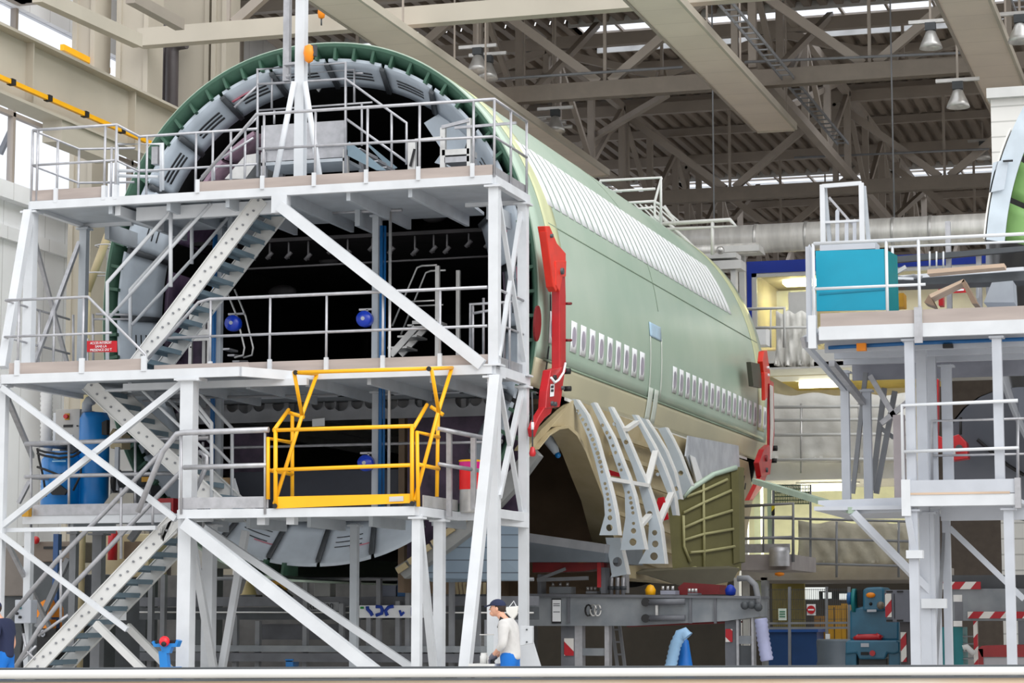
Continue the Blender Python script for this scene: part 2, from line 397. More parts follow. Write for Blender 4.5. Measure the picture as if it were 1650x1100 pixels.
# bay lamps
def lamp(u, v, Y, label, r=.27):
    c = P(u, v, Y); t = thing('bay_lamp', label, 'lamp', (c.x, c.y, c.z))
    build('reflector', MB().lathe([(.07, .42), (.11, .40), (r*.55, .3), (r*.85, .12), (r, 0), (r*.97, 0), (r*.8, .12), (.09, .36)], c, 18), ALU, t)
    build('bulb', MB().ball(c+V((0, 0, .16)), .09), LAMPIN, t)
    build('ballast', MB().box(c.x-.12, c.x+.12, c.y-.1, c.y+.1, c.z+.42, c.z+.6), DGREY, t)
    build('bracket', MB().box(c.x-.5, c.x+.5, c.y-.05, c.y+.05, c.z+.6, c.z+.68), ALU, t)
    build('rod', MB().box(c.x-.025, c.x+.025, c.y-.025, c.y+.025, c.z+.68, 18.3), TRUSS, t)
lamp(1544, 173, 54, 'white bay lamp hanging left of the slatted white screen')
lamp(1500, 78, 54, 'bay lamp hanging high to the left of the right ceiling panel')
lamp(1644, 68, 51, 'bay lamp at the right picture edge, right of the ceiling panel')
lamp(770, 115, 55.5, 'bay lamp just above the left ceiling panel, the farther up of two side by side')
lamp(786, 127, 56.3, 'bay lamp just above the left ceiling panel, the lower of two side by side')
lamp(895, 212, 60, 'bay lamp over the fuselage crown, next to pale brackets')
lamp(1584, 256, 80, 'dim far bay lamp partly behind the slatted white screen')
lamp(1330, 325, 88, 'dim far bay lamp just above the silver duct')
# pale brackets over the crown
t = thing('lighting_bracket', 'cluster of pale curved support arms above the fuselage crown', 'bracket', tuple(P(890, 205, 61)))
for a, b in (((853, 190), (902, 187)), ((856, 199), (912, 196)), ((866, 206), (922, 204)), ((850, 198), (880, 190)), ((862, 210), (895, 196)), ((875, 222), (880, 206))):
    build('arm', MB().tube(P(*a, 61), P(*b, 61), .05, 8), ALU, t)
# thin service pipes crossing under the roof
for k, (a, b, lab) in enumerate([((560, 143), (1100, 108), 'thin service pipe crossing below the second roof truss'), ((1200, 100), (1580, 84), 'thin service pipe right of the middle ceiling panel'),
                                 ((1280, 254), (1594, 240), 'thin far service pipe below the roof sheets')]):
    Y = (57.3, 57.3, 72.95)[k]; tag(build('service_pipe', MB().tube(P(*a, Y), P(*b, Y), .035, 8), GREY), lab, 'pipe')
# ---- left: crane runway girder, columns, pipes
XG = -23.0
t = thing('crane_girder', 'long beige crane runway girder with a yellow conductor rail, upper left', 'girder', (XG, 60, 11.7))
z0, z1 = 11.72, 13.0
build('web', MB().box(XG-.03, XG+.03, 36, 96, z0, z1), BEIGE, t)
build('flange', MB().box(XG-.28, XG+.28, 36, 96, z1, z1+.06), BEIGE, t)
build('flange', MB().box(XG-.28, XG+.28, 36, 96, z0-.06, z0), BEIGE, t)
y = 41.6
while y < 94:
    build('stiffener', MB().box(XG, XG+.2, y-.02, y+.02, z0, z1), BEIGE, t); build('lower_plate', MB().box(XG-.22, XG+.22, y+1.2, y+3.6, z0-.5, z0-.06), BEIGE, t); y += 4.6
pts = [PX(0, 122, XG+.34), PX(232, 227, XG+.34)]
zr = (pts[0].z+pts[1].z)/2
build('conductor_rail', MB().box(XG+.28, XG+.36, 36, 96, zr-.045, zr+.045), YEL, t)
for y in (40.5, 42.0, 43.6, 45.3, 47.2, 49): build('clamp', MB().box(XG+.26, XG+.39, y-.07, y+.07, zr-.06, zr+.06), BLACK, t)
def column(u0, u1, X1, lab, depth=.7, z1=18.4, m=BEIGE, z0=0):
    b = PX(u1, 100, X1); Y = b.y; b = b.x; a = P(u0, 100, Y).x; t = thing('hall_column', lab, 'column', ((a+b)/2, Y, 0))
    build('shaft', MB().box(a, b, Y, Y+depth, z0, z1), m, t)
    build('flange', MB().box(a-.06, a+.06, Y-.06, Y+depth+.06, z0, z1), m, t); build('flange', MB().box(b-.06, b+.06, Y-.06, Y+depth+.06, z0, z1), m, t)
    build('base_plate', MB().box(a-.2, b+.2, Y-.1, Y+depth+.2, z0, z0+.06), m, t)
    return Y
column(121, 150, -25.4, 'slim beige hall column at far left behind the crane girder')
column(192, 236, -24.2, 'broad beige hall column left of the dark drain pipes', z0=13.1)
YC = column(244, 334, -23.7, 'widest beige hall column, carrying the two dark drain pipes')
column(345, 362, -23.2, 'beige hall column right of the drain pipes, above the fuselage ring')
column(10, 64, -25.9, 'wide taupe hall column in the top left corner', z1=18.4, m=TRUSS, z0=15.8)
tag(build('tie_beam', MB().bar(P(148, 72, 54), P(196, 69, 54), .25, .5), BEIGE), 'short beige tie beam between the left hall columns', 'beam')
tag(build('tie_beam', MB().bar(PX(60, -8, -22), PX(222, 66, -22), .22, .28), BEIGE), 'sloping beige strut running down from the top left corner', 'beam')
tag(build('tie_beam', MB().bar(PX(210, -4, -20), PX(290, 40, -20), .2, .22), TRUSS), 'short taupe strut right of the top left sloping strut', 'beam')
YP = YC-.45; DP = mat('dark_pipe', (78, 72, 74), .4)
p0 = P(262, 190, YP); tag(build('drain_pipe', MB().path([(p0.x, p0.y, 0), P(262, 30, YP)], .13, 14), DP), 'narrow dark drain pipe on the beige column, the left of the pair', 'pipe')
p0 = P(277, 190, YP-.0); tag(build('drain_pipe', MB().path([(p0.x, p0.y, 0), P(277, 84, YP), P(279, 75, YP), P(287, 70, YP), P(300, 68, YP)], .17, 14), DP), 'dark drain pipe with a bend at the top, right of the pair', 'pipe')
# bright fitments behind the glass wall, left: yellow rail far
tag(build('crane_rail', MB().bar(PX(100, 76, -25.5), PX(175, 114, -25.5), .1, .14), YEL), 'short length of yellow rail seen between the far left columns', 'rail')
tag(build('wall_strut', MB().bar(P(0, 248, 53), P(20, 205, 53), .12), GREY), 'thin grey strut across the bright left window', 'strut')
# ================================================================ FUSELAGE SECTION
XC, ZC, RA, RB, NE = -13.65, 6.29, 3.65, 4.24, 2.15
Y0, Y1 = 34.0, 52.2
def sect(t, s=1.0, xc=XC):
    c, n = math.cos(t), math.sin(t); k = (abs(c)**NE+abs(n)**NE)**(-1/NE)
    return xc+RA*s*k*c, ZC+RB*s*k*n
def sk(t, Y, s=1.0, xc=XC): x, z = sect(t, s, xc); return V((x, Y, z))
def th_at(z, side=1, s=1.0):
    """angle of the skin at height z, on the right (+1) or left (-1) flank"""
    lo, hi = (-math.pi/2, math.pi/2)
    for _ in range(50):
        m = (lo+hi)/2
        if sect(m, s)[1] < z: lo = m
        else: hi = m
    return lo if side > 0 else math.pi-lo
def onskin(u, v):
    """where the view ray first meets the skin: angle, Y"""
    r = ray(u, v); t = 20.0
    def f(t):
        p = V((0, 0, EYE))+r*t
        return (abs((p.x-XC)/RA)**NE+abs((p.z-ZC)/RB)**NE)-1, p
    while t < 90 and f(t)[0] > 0: t += .05
    lo, hi = t-.05, t
    for _ in range(30):
        m = (lo+hi)/2
        if f(m)[0] > 0: lo = m
        else: hi = m
    p = f(hi)[1]; dz = (p.z-ZC)/RB; dx = (p.x-XC)/RA
    return math.atan2(dz, dx), p.y
def skinrow(ta, tb, Y, n, s=1.0): return [sk(ta+(tb-ta)*i/n, Y, s) for i in range(n+1)]
FUS = thing('aircraft_fuselage', 'huge green-primed aircraft fuselage section, open end facing the white stairs', 'aircraft fuselage', (XC, 43, 2.0))
T_LIP = th_at(4.98); T_SEAM = th_at(5.42); T_LOW = math.pi+math.radians(88)
# green upper shell, beige strake band between seam and lip, lower left shell
g = MB(); ys = [Y0+.02+(Y1-Y0-.02)*k/40 for k in range(41)]
g.slab([skinrow(T_SEAM, T_LOW, y, 110) for y in ys], lambda p: (V((XC, p.y, ZC))-p)*.008)
build('skin', g, SKIN_G, FUS)
g = MB(); g.slab([skinrow(T_LIP, T_SEAM, y, 6, 1.0008) for y in ys], lambda p: (V((XC, p.y, ZC))-p)*.012)
build('lower_skin_band', g, SKIN_B, FUS)['label'] = 'beige primed band below the green skin'
def patch(name, ta, tb, ya, yb, m, lift=1.0012, n=10, shear=0.0, par=None, th=.0012):
    g = MB(); rows = []
    for k in range(5):
        f = k/4; rows.append([sk(ta+(tb-ta)*i/n, ya+(yb-ya)*f+shear*i/n, lift) for i in range(n+1)])
    g.slab(rows, lambda p: (p-V((XC, p.y, ZC)))*th)
    return build(name, g, m, par or FUS)
# sealant band round the front, seams
ta, ya = onskin(862, 330); patch('sealant_band', T_SEAM+.26, math.pi-1.0, Y0+.75, Y0+1.5, SKIN_P, 1.001, 60)
patch('sealant_band', T_SEAM+.05, math.pi-.9, Y1-1.1, Y1-.35, SKIN_P, 1.001, 60)
SEAM = mat('seam_grey_green', (134, 152, 132), .6)  # joint lines a little darker than the green skin
for z in (7.62,): t = th_at(z); patch('lap_joint', t, t+.005, Y0+1.0, Y1-.4, SEAM, 1.001, 2)
patch('lap_joint', T_SEAM-.002, T_SEAM+.006, Y0+.4, Y1-.2, SEAM, 1.002, 2)
patch('butt_joint', T_SEAM, th_at(7.4), Y0+.62, Y0+.66, SEAM, 1.001, 8); 
for zz in (5.2, 6.0, 6.9): patch('dark_slot', th_at(zz), th_at(zz+.45), Y0+.60, Y0+.66, INK, 1.0015, 4)
patch('lap_joint', th_at(7.1), math.pi*.62, 41.9, 41.93, SEAM, 1.001, 20)
# window blanks: main deck row (two runs split by the door area)
def blank(y, z0, z1, w_, par=FUS):
    o = patch('window_blank', th_at(z0), th_at(z1), y, y+w_, PAPER, 1.002, 4)
    n = 20; c = [(math.cos(a*2*math.pi/n), math.sin(a*2*math.pi/n)) for a in range(n)]
    g = MB(); zc = (z0+z1)/2; pts = []
    for cx, cz in c:
        t = th_at(zc+cz*(z1-z0)*.33); pts.append(sk(t, y+w_/2+cx*w_*.31, 1.0036))
    g.prism(pts, V((.004, 0, 0))); build('blank_window', g, WINM, o); return o
WINM = mat('lilac_grey_window_film', (176, 166, 182), .5, c2=(150, 150, 160), scale=4)
zt, zb = 6.17, 5.72
yy0 = onskin(919, 545)[1]; yy1 = onskin(1030, 590)[1]; dy = (yy1-yy0)/8; wd = dy*.62
for k in range(-2, 9):
    if k == -1: continue
    blank(yy0+k*dy - (.1 if k == -2 else 0), zb-.02, zt+.02, wd)
ya = onskin(1083, 615)[1]; yb = onskin(1229, 680)[1]
for k in range(17): blank(ya+(yb-ya)*k/16, zb-.02, zt+.02, (yb-ya)/16*.62)
blank(Y0+.92, zb+.02, zt+.1, .42)
# upper deck row of white film strips on the shoulder
t0 = th_at(7.98); t1 = onskin(1010, 345)[0]
p0 = onskin(878, 318)[1]; p1 = onskin(1168, 490)[1]; N = 34
for k in range(N):
    y = p0+(p1-p0)*k/(N-1); patch('film_strip', t0, t1, y, y+.33, PAPER, 1.0015, 6, shear=-.15)
# round red cover near the front edge, door film and tape
n = 22; tc_, yc_ = onskin(863, 521)
pts = [sk(tc_+.085*math.sin(a*2*math.pi/n)*.75, yc_+.17*math.cos(a*2*math.pi/n), 1.003) for a in range(n)]
build('round_cover', MB().prism(pts, V((.03, 0, 0))), DRED, FUS)
a = onskin(1045, 518); b = onskin(1068, 548)
patch('door_film', b[0]-.01, a[0], a[1], a[1]+.9, mat('pale_blue_film', (176, 204, 224), .4), 1.002, 6)
LT = mat('translucent_tape', (206, 214, 204), .5)
patch('door_tape', T_SEAM+.02, a[0]-.05, a[1]+.0, a[1]+.09, LT, 1.0018, 6); patch('door_tape', T_SEAM+.02, a[0]-.05, a[1]+.85, a[1]+.95, LT, 1.0018, 6)
patch('tape_strip', T_LIP+.01, T_SEAM+.05, a[1]-.02, a[1]+.32, LT, 1.004, 6); patch('tape_strip', T_LIP+.01, T_SEAM+.05, a[1]+.42, a[1]+.74, LT, 1.004, 6)
# white lip along the cut edge of the skin
build('skin_lip', MB().slab([[sk(T_LIP, y, 1.0), sk(T_LIP, y, 1.016)] for y in (35.9, 38, 41, 45, 50.2)], (0, 0, -.05), False), WHITE2, FUS)
# ---- open front end: green joint flange with clips, film covered frames, dark inside
g = MB(); T = [math.radians(-52)+(math.radians(284))*k/120 for k in range(121)]
g.slab([[sk(t, Y0, .995) for t in T], [sk(t, Y0+.55, .925) for t in T]], lambda p: (V((XC, p.y, ZC))-p)*.012)
build('joint_flange', g, FLANGE, FUS)
k = 0; t = math.radians(-40)
while t < math.radians(262):
    a, b = sk(t, Y0+.02, .98), sk(t, Y0+.02, .935); d = (sk(t+.012, Y0, .98)-sk(t, Y0, .98))
    build('stringer_clip', MB().add([a, b, b+V((0, .55, 0)), a+V((0, .62, 0)), a+d, b+d, b+d+V((0, .55, 0)), a+d+V((0, .62, 0))],
          [(0, 1, 2, 3), (4, 7, 6, 5), (0, 4, 5, 1), (1, 5, 6, 2), (2, 6, 7, 3), (3, 7, 4, 0)]), FLANGE, FUS)
    t += math.radians(5.2); k += 1
ang = [-40, -22, -6, 10, 24, 42, 57, 72, 88, 104, 119, 134, 148, 164, 180, 196, 213, 228, 243, 257, 271, 286, 301]
for k, (a, b) in enumerate(zip(ang[:-1], ang[1:])):
    ta, tb = math.radians(a+.5), math.radians(b-.5); g = MB(); n = 8
    inn = .865 if 40 < a < 140 else (.78 if a > 230 else .80)
    if 8 < a < 20: inn = .74
    rows = [[sk(ta+(tb-ta)*i/n, Y0+.12+.56*f, .932-(.932-inn)*f) for i in range(n+1)] for f in (0, .25, .5, .75, 1)]
    g.slab(rows, lambda p: (p-V((XC, p.y, ZC)))*.012)
    o = build('lining_sheet', g, LINING, FUS)
    if k % 2 == 0 or 60 < a < 150:                                    # printed lines on the protective film
        tm = (ta+tb)/2
        for q in range(3):
            f = .35+.12*q; r = .932-(.932-inn)*f-.004
            row = [sk(tm-.07+.14*i/4, Y0+.12+.56*f, r) for i in range(5)]
            g = MB(); g.slab([row, [p+V((0, .05, 0)) for p in row]], lambda p: (V((XC, p.y, ZC))-p)*.003)
            build('printed_line', g, INK, o)
    if k in (2, 3, 9, 18, 20):
        f = .3; r = .932-(.932-inn)*f-.006; tm = ta+(tb-ta)*.75
        row = [sk(tm-.05+.10*i/4, Y0+.12+.56*f, r) for i in range(5)]
        g = MB(); g.slab([row, [p+V((0, .16, 0)) for p in row]], lambda p: (V((XC, p.y, ZC))-p)*.003)
        build('print_patch', g, mat('faded_red_print', (206, 120, 136), .6), o)
    rows = [[sk(tb-.004, Y0+.12+.54*f, .928-(.928-inn)*f), sk(tb+.02, Y0+.12+.54*f, .928-(.928-inn)*f)] for f in (0, .5, 1)]
    g = MB(); g.slab(rows, lambda p: (V((XC, p.y, ZC))-p)*.012); build('joint_strip', g, DGREY, FUS)
# inner liner, deep bulkhead: dark lining with the interior's shade painted in
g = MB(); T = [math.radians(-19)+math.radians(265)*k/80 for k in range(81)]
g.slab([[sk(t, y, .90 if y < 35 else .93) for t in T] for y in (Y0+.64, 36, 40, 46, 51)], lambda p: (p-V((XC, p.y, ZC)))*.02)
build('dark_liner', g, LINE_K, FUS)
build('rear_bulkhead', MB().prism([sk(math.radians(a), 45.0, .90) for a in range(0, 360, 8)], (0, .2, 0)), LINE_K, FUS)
# frame feet inside the mouth: pink film pockets and purple wall blankets
for a0, a1, m in ((118, 130, PINK), (131, 141, PINK), (150, 158, PURPLE), (166, 189, PURPLE), (190, 207, PURPLE), (26, 38, PINK), (-8, 12, PURPLE), (210, 224, PURPLE)):
    g = MB(); n = 6
    g.slab([[sk(math.radians(a0+(a1-a0)*i/n), Y0+.75+1.6*f, .785+.03*f) for i in range(n+1)] for f in (0, .33, .66, 1)], lambda p: (p-V((XC, p.y, ZC)))*.02)
    build('insulation_blanket', g, m, FUS)
# white film boards inside the right shoulder and left shoulder
g = MB(); a = P(690, 190, 34.5)
build('film_board', MB().prism([P(683, 198, 34.75), P(738, 164, 34.6), P(786, 226, 34.5), P(720, 254, 34.7)], (0, .05, 0)), LINING, FUS)
build('film_board', MB().prism([P(700, 262, 34.9), P(716, 240, 34.9), P(796, 236, 34.5), P(790, 288, 34.5)], (0, .05, 0)), LINING, FUS)
build('film_board', MB().prism([P(498, 131, 34.9), P(524, 130, 34.9), P(513, 148, 34.9)], (0, .03, 0)), PAPER, FUS)
# main deck floor beam with lightening holes, upper deck fittings
hs = [(u, 658-(u-240)*.027, .10 if i % 3 else .125) for i, u in enumerate((252, 283, 375, 396, 418, 449, 477, 512, 533, 550, 576, 598, 630, 650, 678, 746, 767, 790))]
pxplate('floor_beam', [(232, 645), (838, 628), (838, 668), (232, 686)], hs, 34.75, .03, GREY, FUS)
build('main_deck_floor', MB().box(-16.9, -10.4, 34.6, 45, 4.9, 4.96), DGREY, FUS)
build('floor_cross_beam', MB().box(-16.8, -10.5, 34.9, 34.96, 4.74, 4.9), GREY, FUS)
for k in range(9): x = -16.5+k*.72; build('floor_joist', MB().box(x-.04, x+.04, 34.8, 44.8, 4.74, 4.895), GREY, FUS)
build('upper_deck_floor', MB().box(-16.6, -10.7, 35.4, 45, 7.62, 7.68), LINE_D, FUS)
FIT = mat('dim_fitting', (92, 90, 92), .5, var=.2)
for k in range(16):
    x = -16.0+k*.34+random.uniform(-.08, .08); z = 7.36+random.uniform(-.06, .06)
    build('ceiling_fitting', MB().tube((x-.05, 35.5, z), (x+.05, 35.5, z+.10), .035, 8).box(x-.012, x+.012, 35.5, 35.53, z, 7.62), FIT, FUS)
build('ceiling_conduit', MB().tube((-16.4, 35.6, 7.22), (-10.9, 35.6, 7.25), .018, 6), FIT, FUS)
build('cargo_panel', MB().box(P(372, 780, 35.2).x, P(738, 780, 35.2).x, 35.2, 35.25, 2.6, P(560, 757, 35.2).z), mat('slate_panel', (60, 64, 76), .5), FUS)
build('cargo_wall', MB().box(-12.45, -10.6, 35.0, 35.06, 2.4, 4.7), PURPLE, FUS)
build('cargo_curtain', MB().box(P(374, 740, 35.3).x, P(432, 740, 35.3).x, 35.3, 35.36, 2.7, 4.5), PURPLE, FUS)
build('deck_curtain', MB().box(P(286, 540, 35.4).x, P(346, 540, 35.4).x, 35.4, 35.46, 4.96, 6.4), PURPLE, FUS)
build('paper_note', MB().prism([P(u, v, 34.7) for u, v in ((503, 675), (523, 673), (523, 686), (503, 687))], (0, .01, 0)), PAPER, FUS)
for (u, v, s_) in ((410, 392, 1), (455, 470, 1), (530, 420, .7), (700, 350, .8)): c = P(u, v, 37.5); build('wrapped_bundle', MB().ball(c, .17*s_, 12, (1.6, .8, .7)), mat('dim_grey_wrap', (70, 68, 70), .6, var=.2), FUS)
build('wrapped_bundle', MB().box(P(408, 385, 37).x, P(424, 385, 37).x, 37, 37.1, P(408, 398, 37).z, P(408, 384, 37).z), mat('dull_card', (120, 108, 90), .7), FUS)
# ---- lower right flank: landing gear bay arch, cream side structure, wing root frames, fairing
arch_o = [(846, 726), (872, 692), (905, 660), (925, 644), (1075, 696), (1206, 744), (1214, 800), (1190, 930), (1085, 940), (1010, 930), (1000, 900), (985, 850), (972, 800), (955, 760), (940, 722), (925, 697), (904, 686), (888, 688), (868, 710), (852, 738)]
def onside(u, v):
    p = PX(u, v, -10.05); k = max(0.0, 4.9-p.z); return PX(u, v, -10.05-.03*k*k)
g = MB(); A = [onside(*q) for q in arch_o]
bm_in = [p+V((-.12, .1, 0)) for p in A]; nA = len(A)
g.add(A+bm_in, [list(range(nA)), list(range(nA, 2*nA))[::-1]]+[(i, (i+1) % nA, nA+(i+1) % nA, nA+i) for i in range(nA)])
build('side_structure', g, CREAM, FUS)['label'] = 'cream primed side structure with arched gear bay edge'
for k in range(7):                                                    # stringers on the cream side
    v0 = 690+k*32; a = onside(975+k*4, v0+8); b = onside(1100, v0+48)
    build('side_stringer', MB().bar(a+V((.05, 0, 0)), b+V((.05, 0, 0)), .05, .07), CREAM, FUS)
pts = [(858, 724), (876, 702), (892, 692), (906, 690), (920, 702), (934, 728), (948, 765), (964, 805), (976, 852), (990, 900)]
build('bay_edge_frame', MB().slab([[onside(u, v)+V((.10, 0, 0)) for u, v in pts], [onside(u, v)+V((-.35, .2, 0)) for u, v in pts]], (0, .06, .05), False), CREAM, FUS)
# gear bay interior
ya, yb = 35.0, 39.5
build('gear_bay_wall', MB().box(-12.6, -12.5, ya, 41, 1.9, 4.9), BROWN, FUS)
build('gear_bay_wall', MB().box(-12.5, -10.4, 40.6, 40.7, 1.9, 4.9), BROWN, FUS)
build('gear_bay_roof', MB().box(-12.6, -10.3, ya, 41, 4.8, 4.88), BROWN, FUS)
for k in range(4): build('bay_rib', MB().box(-12.5, -12.35, 35.6+k*1.25, 35.7+k*1.25, 2.4, 4.8), BROWN, FUS)
build('bay_floor_panel', MB().prism([P(845, 868, 37.2), P(976, 878, 37.2), P(976, 905, 37.2), P(845, 905, 37.2)], (0, 2.5, 0)), mat('blue_grey_gear_fairing', (104, 112, 120), .5), FUS)
build('bay_floor_panel', MB().bar(P(840, 864, 36.8), P(978, 884, 36.8), .3, .14), GREY, FUS)
c = P(890, 715, 36.6); build('bay_actuator', MB().path([P(878, 700, 36.4), P(893, 722, 36.5), P(897, 730, 36.5)], .10, 12, .05), LINING, FUS); build('bay_actuator', MB().ball(P(899, 733, 36.5), .05), BLUE, FUS)
# belly skin of the centre box, blue-grey sheets
g = MB(); g.prism([P(668, 930, 34.6), P(748, 842, 34.3), P(850, 826, 34.6), P(850, 935, 35.2), P(700, 938, 35)], (0, .08, 0))
build('belly_panel', g, panelled('blue_grey_belly_sheet', (148, 166, 182), (92, 104, 116), 2, .19, .018, .5, c2=(128, 146, 164)), FUS)
g = MB(); JGREY = mat('dull_edge_frame', (134, 136, 136), .5, var=.15)
q = [P(u, v, 34.15) for u, v in ((636, 914), (660, 899), (705, 868), (760, 826), (812, 770), (852, 716))]
g.slab([q, [p+V((.16, 0, -.17)) for p in q]], (0, .25, 0), False); build('cut_edge_frame', g, JGREY, FUS)
for k in range(9):
    f = k/8; p = P(640+150*f, 920-118*f, 34.1); build('edge_bracket', MB().bar(p, p+V((.16, 0, .10)), .05, .09), CREAM, FUS)
# wing root frames: holed webs hanging from the lip
def webframe(left, right, holes, Y, lab=None):
    o = pxplate('wing_root_frame', left+right[::-1], holes, Y, .03, GALVL, FUS)
    q = [P(u, v, Y) for u, v in right]; g = MB(); g.slab([q, [p+V((0, .16, 0)) for p in q]], (.025, 0, 0), False); build('frame_cap', g, WHITE2, o); return o
GALVL = mat('pale_grey_anodised', (176, 186, 194), .4, var=.06, coat=.1)
webframe([(922, 643), (935, 675), (948, 705), (958, 738), (966, 770), (973, 800), (975, 830), (966, 862)],
         [(928, 643), (945, 668), (960, 705), (969, 738), (978, 768), (986, 800), (992, 830), (996, 862)],
         [(931, 662, .026), (935, 669, .024), (939, 676, .03), (944, 684, .028), (948, 692, .025), (952, 701, .026), (955, 708, .034), (958, 716, .026), (960, 723, .024), (963, 730, .036), (965, 737, .026), (967, 744, .034), (969, 752, .026), (970, 760, .026), (975, 779, .026), (977, 787, .026), (979, 796, .028), (980, 804, .026), (982, 813, .026), (983, 822, .028), (983, 834, .04), (982, 850, .055)], 36.15)
webframe([(952, 650), (966, 680), (980, 710), (990, 740), (1000, 768), (1007, 795), (1008, 835), (1000, 886)],
         [(957, 648), (972, 676), (988, 706), (1000, 738), (1012, 768), (1022, 800), (1030, 840), (1039, 885)],
         [(971, 685, .03), (978, 697, .03), (983, 705, .026), (988, 718, .026), (992, 729, .028), (998, 748, .028), (1001, 757, .026), (1013, 793, .025), (1016, 802, .03), (1017, 810, .03), (1019, 818, .028), (1020, 826, .028), (1021, 843, .026), (1021, 855, .045), (1020, 873, .06)], 36.9)
webframe([(980, 656), (994, 690), (1006, 720), (1018, 748), (1028, 778), (1037, 812), (1046, 845), (1044, 880), (1029, 908)],
         [(984, 655), (1000, 684), (1014, 715), (1028, 748), (1042, 780), (1053, 812), (1064, 850), (1071, 908)],
         [(1047, 828, .05), (1055, 858, .045), (1056, 876, .055), (1054, 896, .065), (1009, 712, .04), (990, 683, .03)], 37.6)
webframe([(1018, 668), (1030, 688), (1044, 716), (1056, 745), (1068, 775), (1078, 800), (1084, 830)],
         [(1024, 668), (1036, 688), (1052, 716), (1066, 745), (1078, 775), (1086, 800), (1090, 830)], [(1060, 764, .03)], 38.8)
webframe([(1031, 671), (1042, 690), (1058, 722), (1070, 755), (1080, 786), (1087, 806)],
         [(1040, 675), (1054, 696), (1072, 726), (1086, 760), (1096, 804)], [(1038, 690, .035), (1090, 787, .04)], 39.6)
webframe([(1060, 690), (1070, 708), (1082, 736), (1092, 770), (1100, 800)],
         [(1072, 688), (1082, 706), (1094, 730), (1106, 762), (1114, 782)], [(1097, 762, .045)], 40.6)
GST = [((978, 771, 36.2), (1042, 782, 37.6)), ((1042, 782, 37.6), (1056, 728, 38.8)), ((1008, 692, 37.6), (1026, 680, 38.8)), ((1060, 845, 37.7), (1082, 795, 38.8)), ((1032, 846, 37), (1046, 830, 37.6))]
for a, b in GST: build('frame_strut', MB().bar(P(*a), P(*b), .10, .06), WHITE2, FUS)
build('red_tag', MB().prism([P(1060, 802, 38.4), P(1070, 800, 38.4), P(1077, 836, 38.4), P(1058, 842, 38.4), P(1056, 820, 38.4)], (0, .04, 0)), SIGNR, FUS)
build('red_tag', MB().prism([P(979, 756, 37.2), P(999, 762, 37.2), P(998, 768, 37.2), P(984, 766, 37.2)], (0, .04, 0)), SIGNR, FUS)
# frame foot fittings below
webframe([(976, 866), (980, 890), (986, 925), (984, 930)], [(1000, 866), (1002, 888), (1006, 905), (1010, 925)], [(995, 905, .08)], 37.4)
# silver film over the rear wing root
q = [(1096, 702), (1178, 718), (1180, 752), (1120, 776), (1112, 782), (1092, 735)]
g = MB(); A = [onside(*p)+V((.16, 0, 0)) for p in q]; g.prism(A, (-.03, 0, 0)); build('film_sheet', g, FILM, FUS)
g = MB(); A = [onside(*p)+V((.2, 0, 0)) for p in ((1095, 733), (1104, 737), (1118, 778), (1106, 776))]; g.prism(A, (-.02, 0, 0)); build('film_sheet', g, PAPER, FUS)
# olive fairing panel standing out from the flank (faces the camera)
YF = 41.2
fo = [(1076, 800), (1110, 790), (1150, 764), (1186, 754), (1190, 800), (1190, 905), (1190, 918), (1166, 930), (1140, 926), (1120, 915), (1092, 922), (1084, 918)]
A = [P(u, v, YF+(u-1076)*.012) for u, v in fo]
build('fairing_panel', MB().prism(A, (.04, .04, 0)), OLIVE, FUS)['label'] = 'olive primed fairing panel with pale stiffener grid'
def on(u, v): return P(u, v, YF+(u-1076)*.012-.05)
edges = [[(1101, 830), (1102, 880), (1112, 905)], [(1133, 772), (1134, 850), (1135, 925)], [(1101, 826), (1133, 810), (1178, 790)], [(1102, 850), (1134, 836), (1180, 822)], [(1102, 870), (1135, 860), (1182, 852)], [(1112, 890), (1135, 888), (1184, 880)], [(1096, 920), (1120, 914), (1142, 928), (1168, 928), (1190, 915)], [(1106, 800), (1133, 790), (1172, 772)]]
for e in edges: build('panel_stiffener', MB().path([on(*p) for p in e], .028, 6), OLIVE2, FUS)
build('panel_edge', MB().path([on(*p) for p in ((1100, 800), (1112, 788), (1150, 764), (1186, 753))], .05, 6), SKIN_G, FUS)
build('panel_edge', MB().prism([on(1178, 757), on(1190, 752), on(1192, 905), on(1182, 908)], (.05, .25, 0)), OLIVE, FUS)
g = MB(); A = [P(u, v, 41.6) for u, v in ((1030, 905), (1085, 915), (1120, 912), (1160, 932), (1195, 915), (1198, 900), (1175, 942), (1120, 945), (1075, 935), (1030, 925))]
build('belly_keel', MB().prism([P(u, v, 41) for u, v in ((1010, 922), (1078, 918), (1192, 915), (1180, 936), (1140, 944), (1100, 944), (1050, 928))], (-.3, .5, .05)), mat('grey_olive_keel', (98, 94, 80), .5), FUS)
build('belly_lower_side', MB().prism([(-10.5, 41, 3.6), (-10.5, 51.8, 3.6), (-10.9, 51.8, 2.2), (-10.9, 41, 2.2)], (-.1, 0, 0)), CREAM, FUS)
# rear side: black reference marks
for u, v in ((1190, 768), (1195, 764), (1186, 780), (1190, 778), (1196, 776), (1192, 792), (1198, 788)): p = onside(u, v)+V((.03, 0, 0)); build('ink_mark', MB().bar(p, p+V((0, .08, .13)), .02, .03), INK, FUS)
g = MB().prism([sk(math.radians(a), Y1-.1, .97) for a in range(0, 360, 8)], (0, .1, 0)); build('rear_closure', g, LINE_D, FUS)
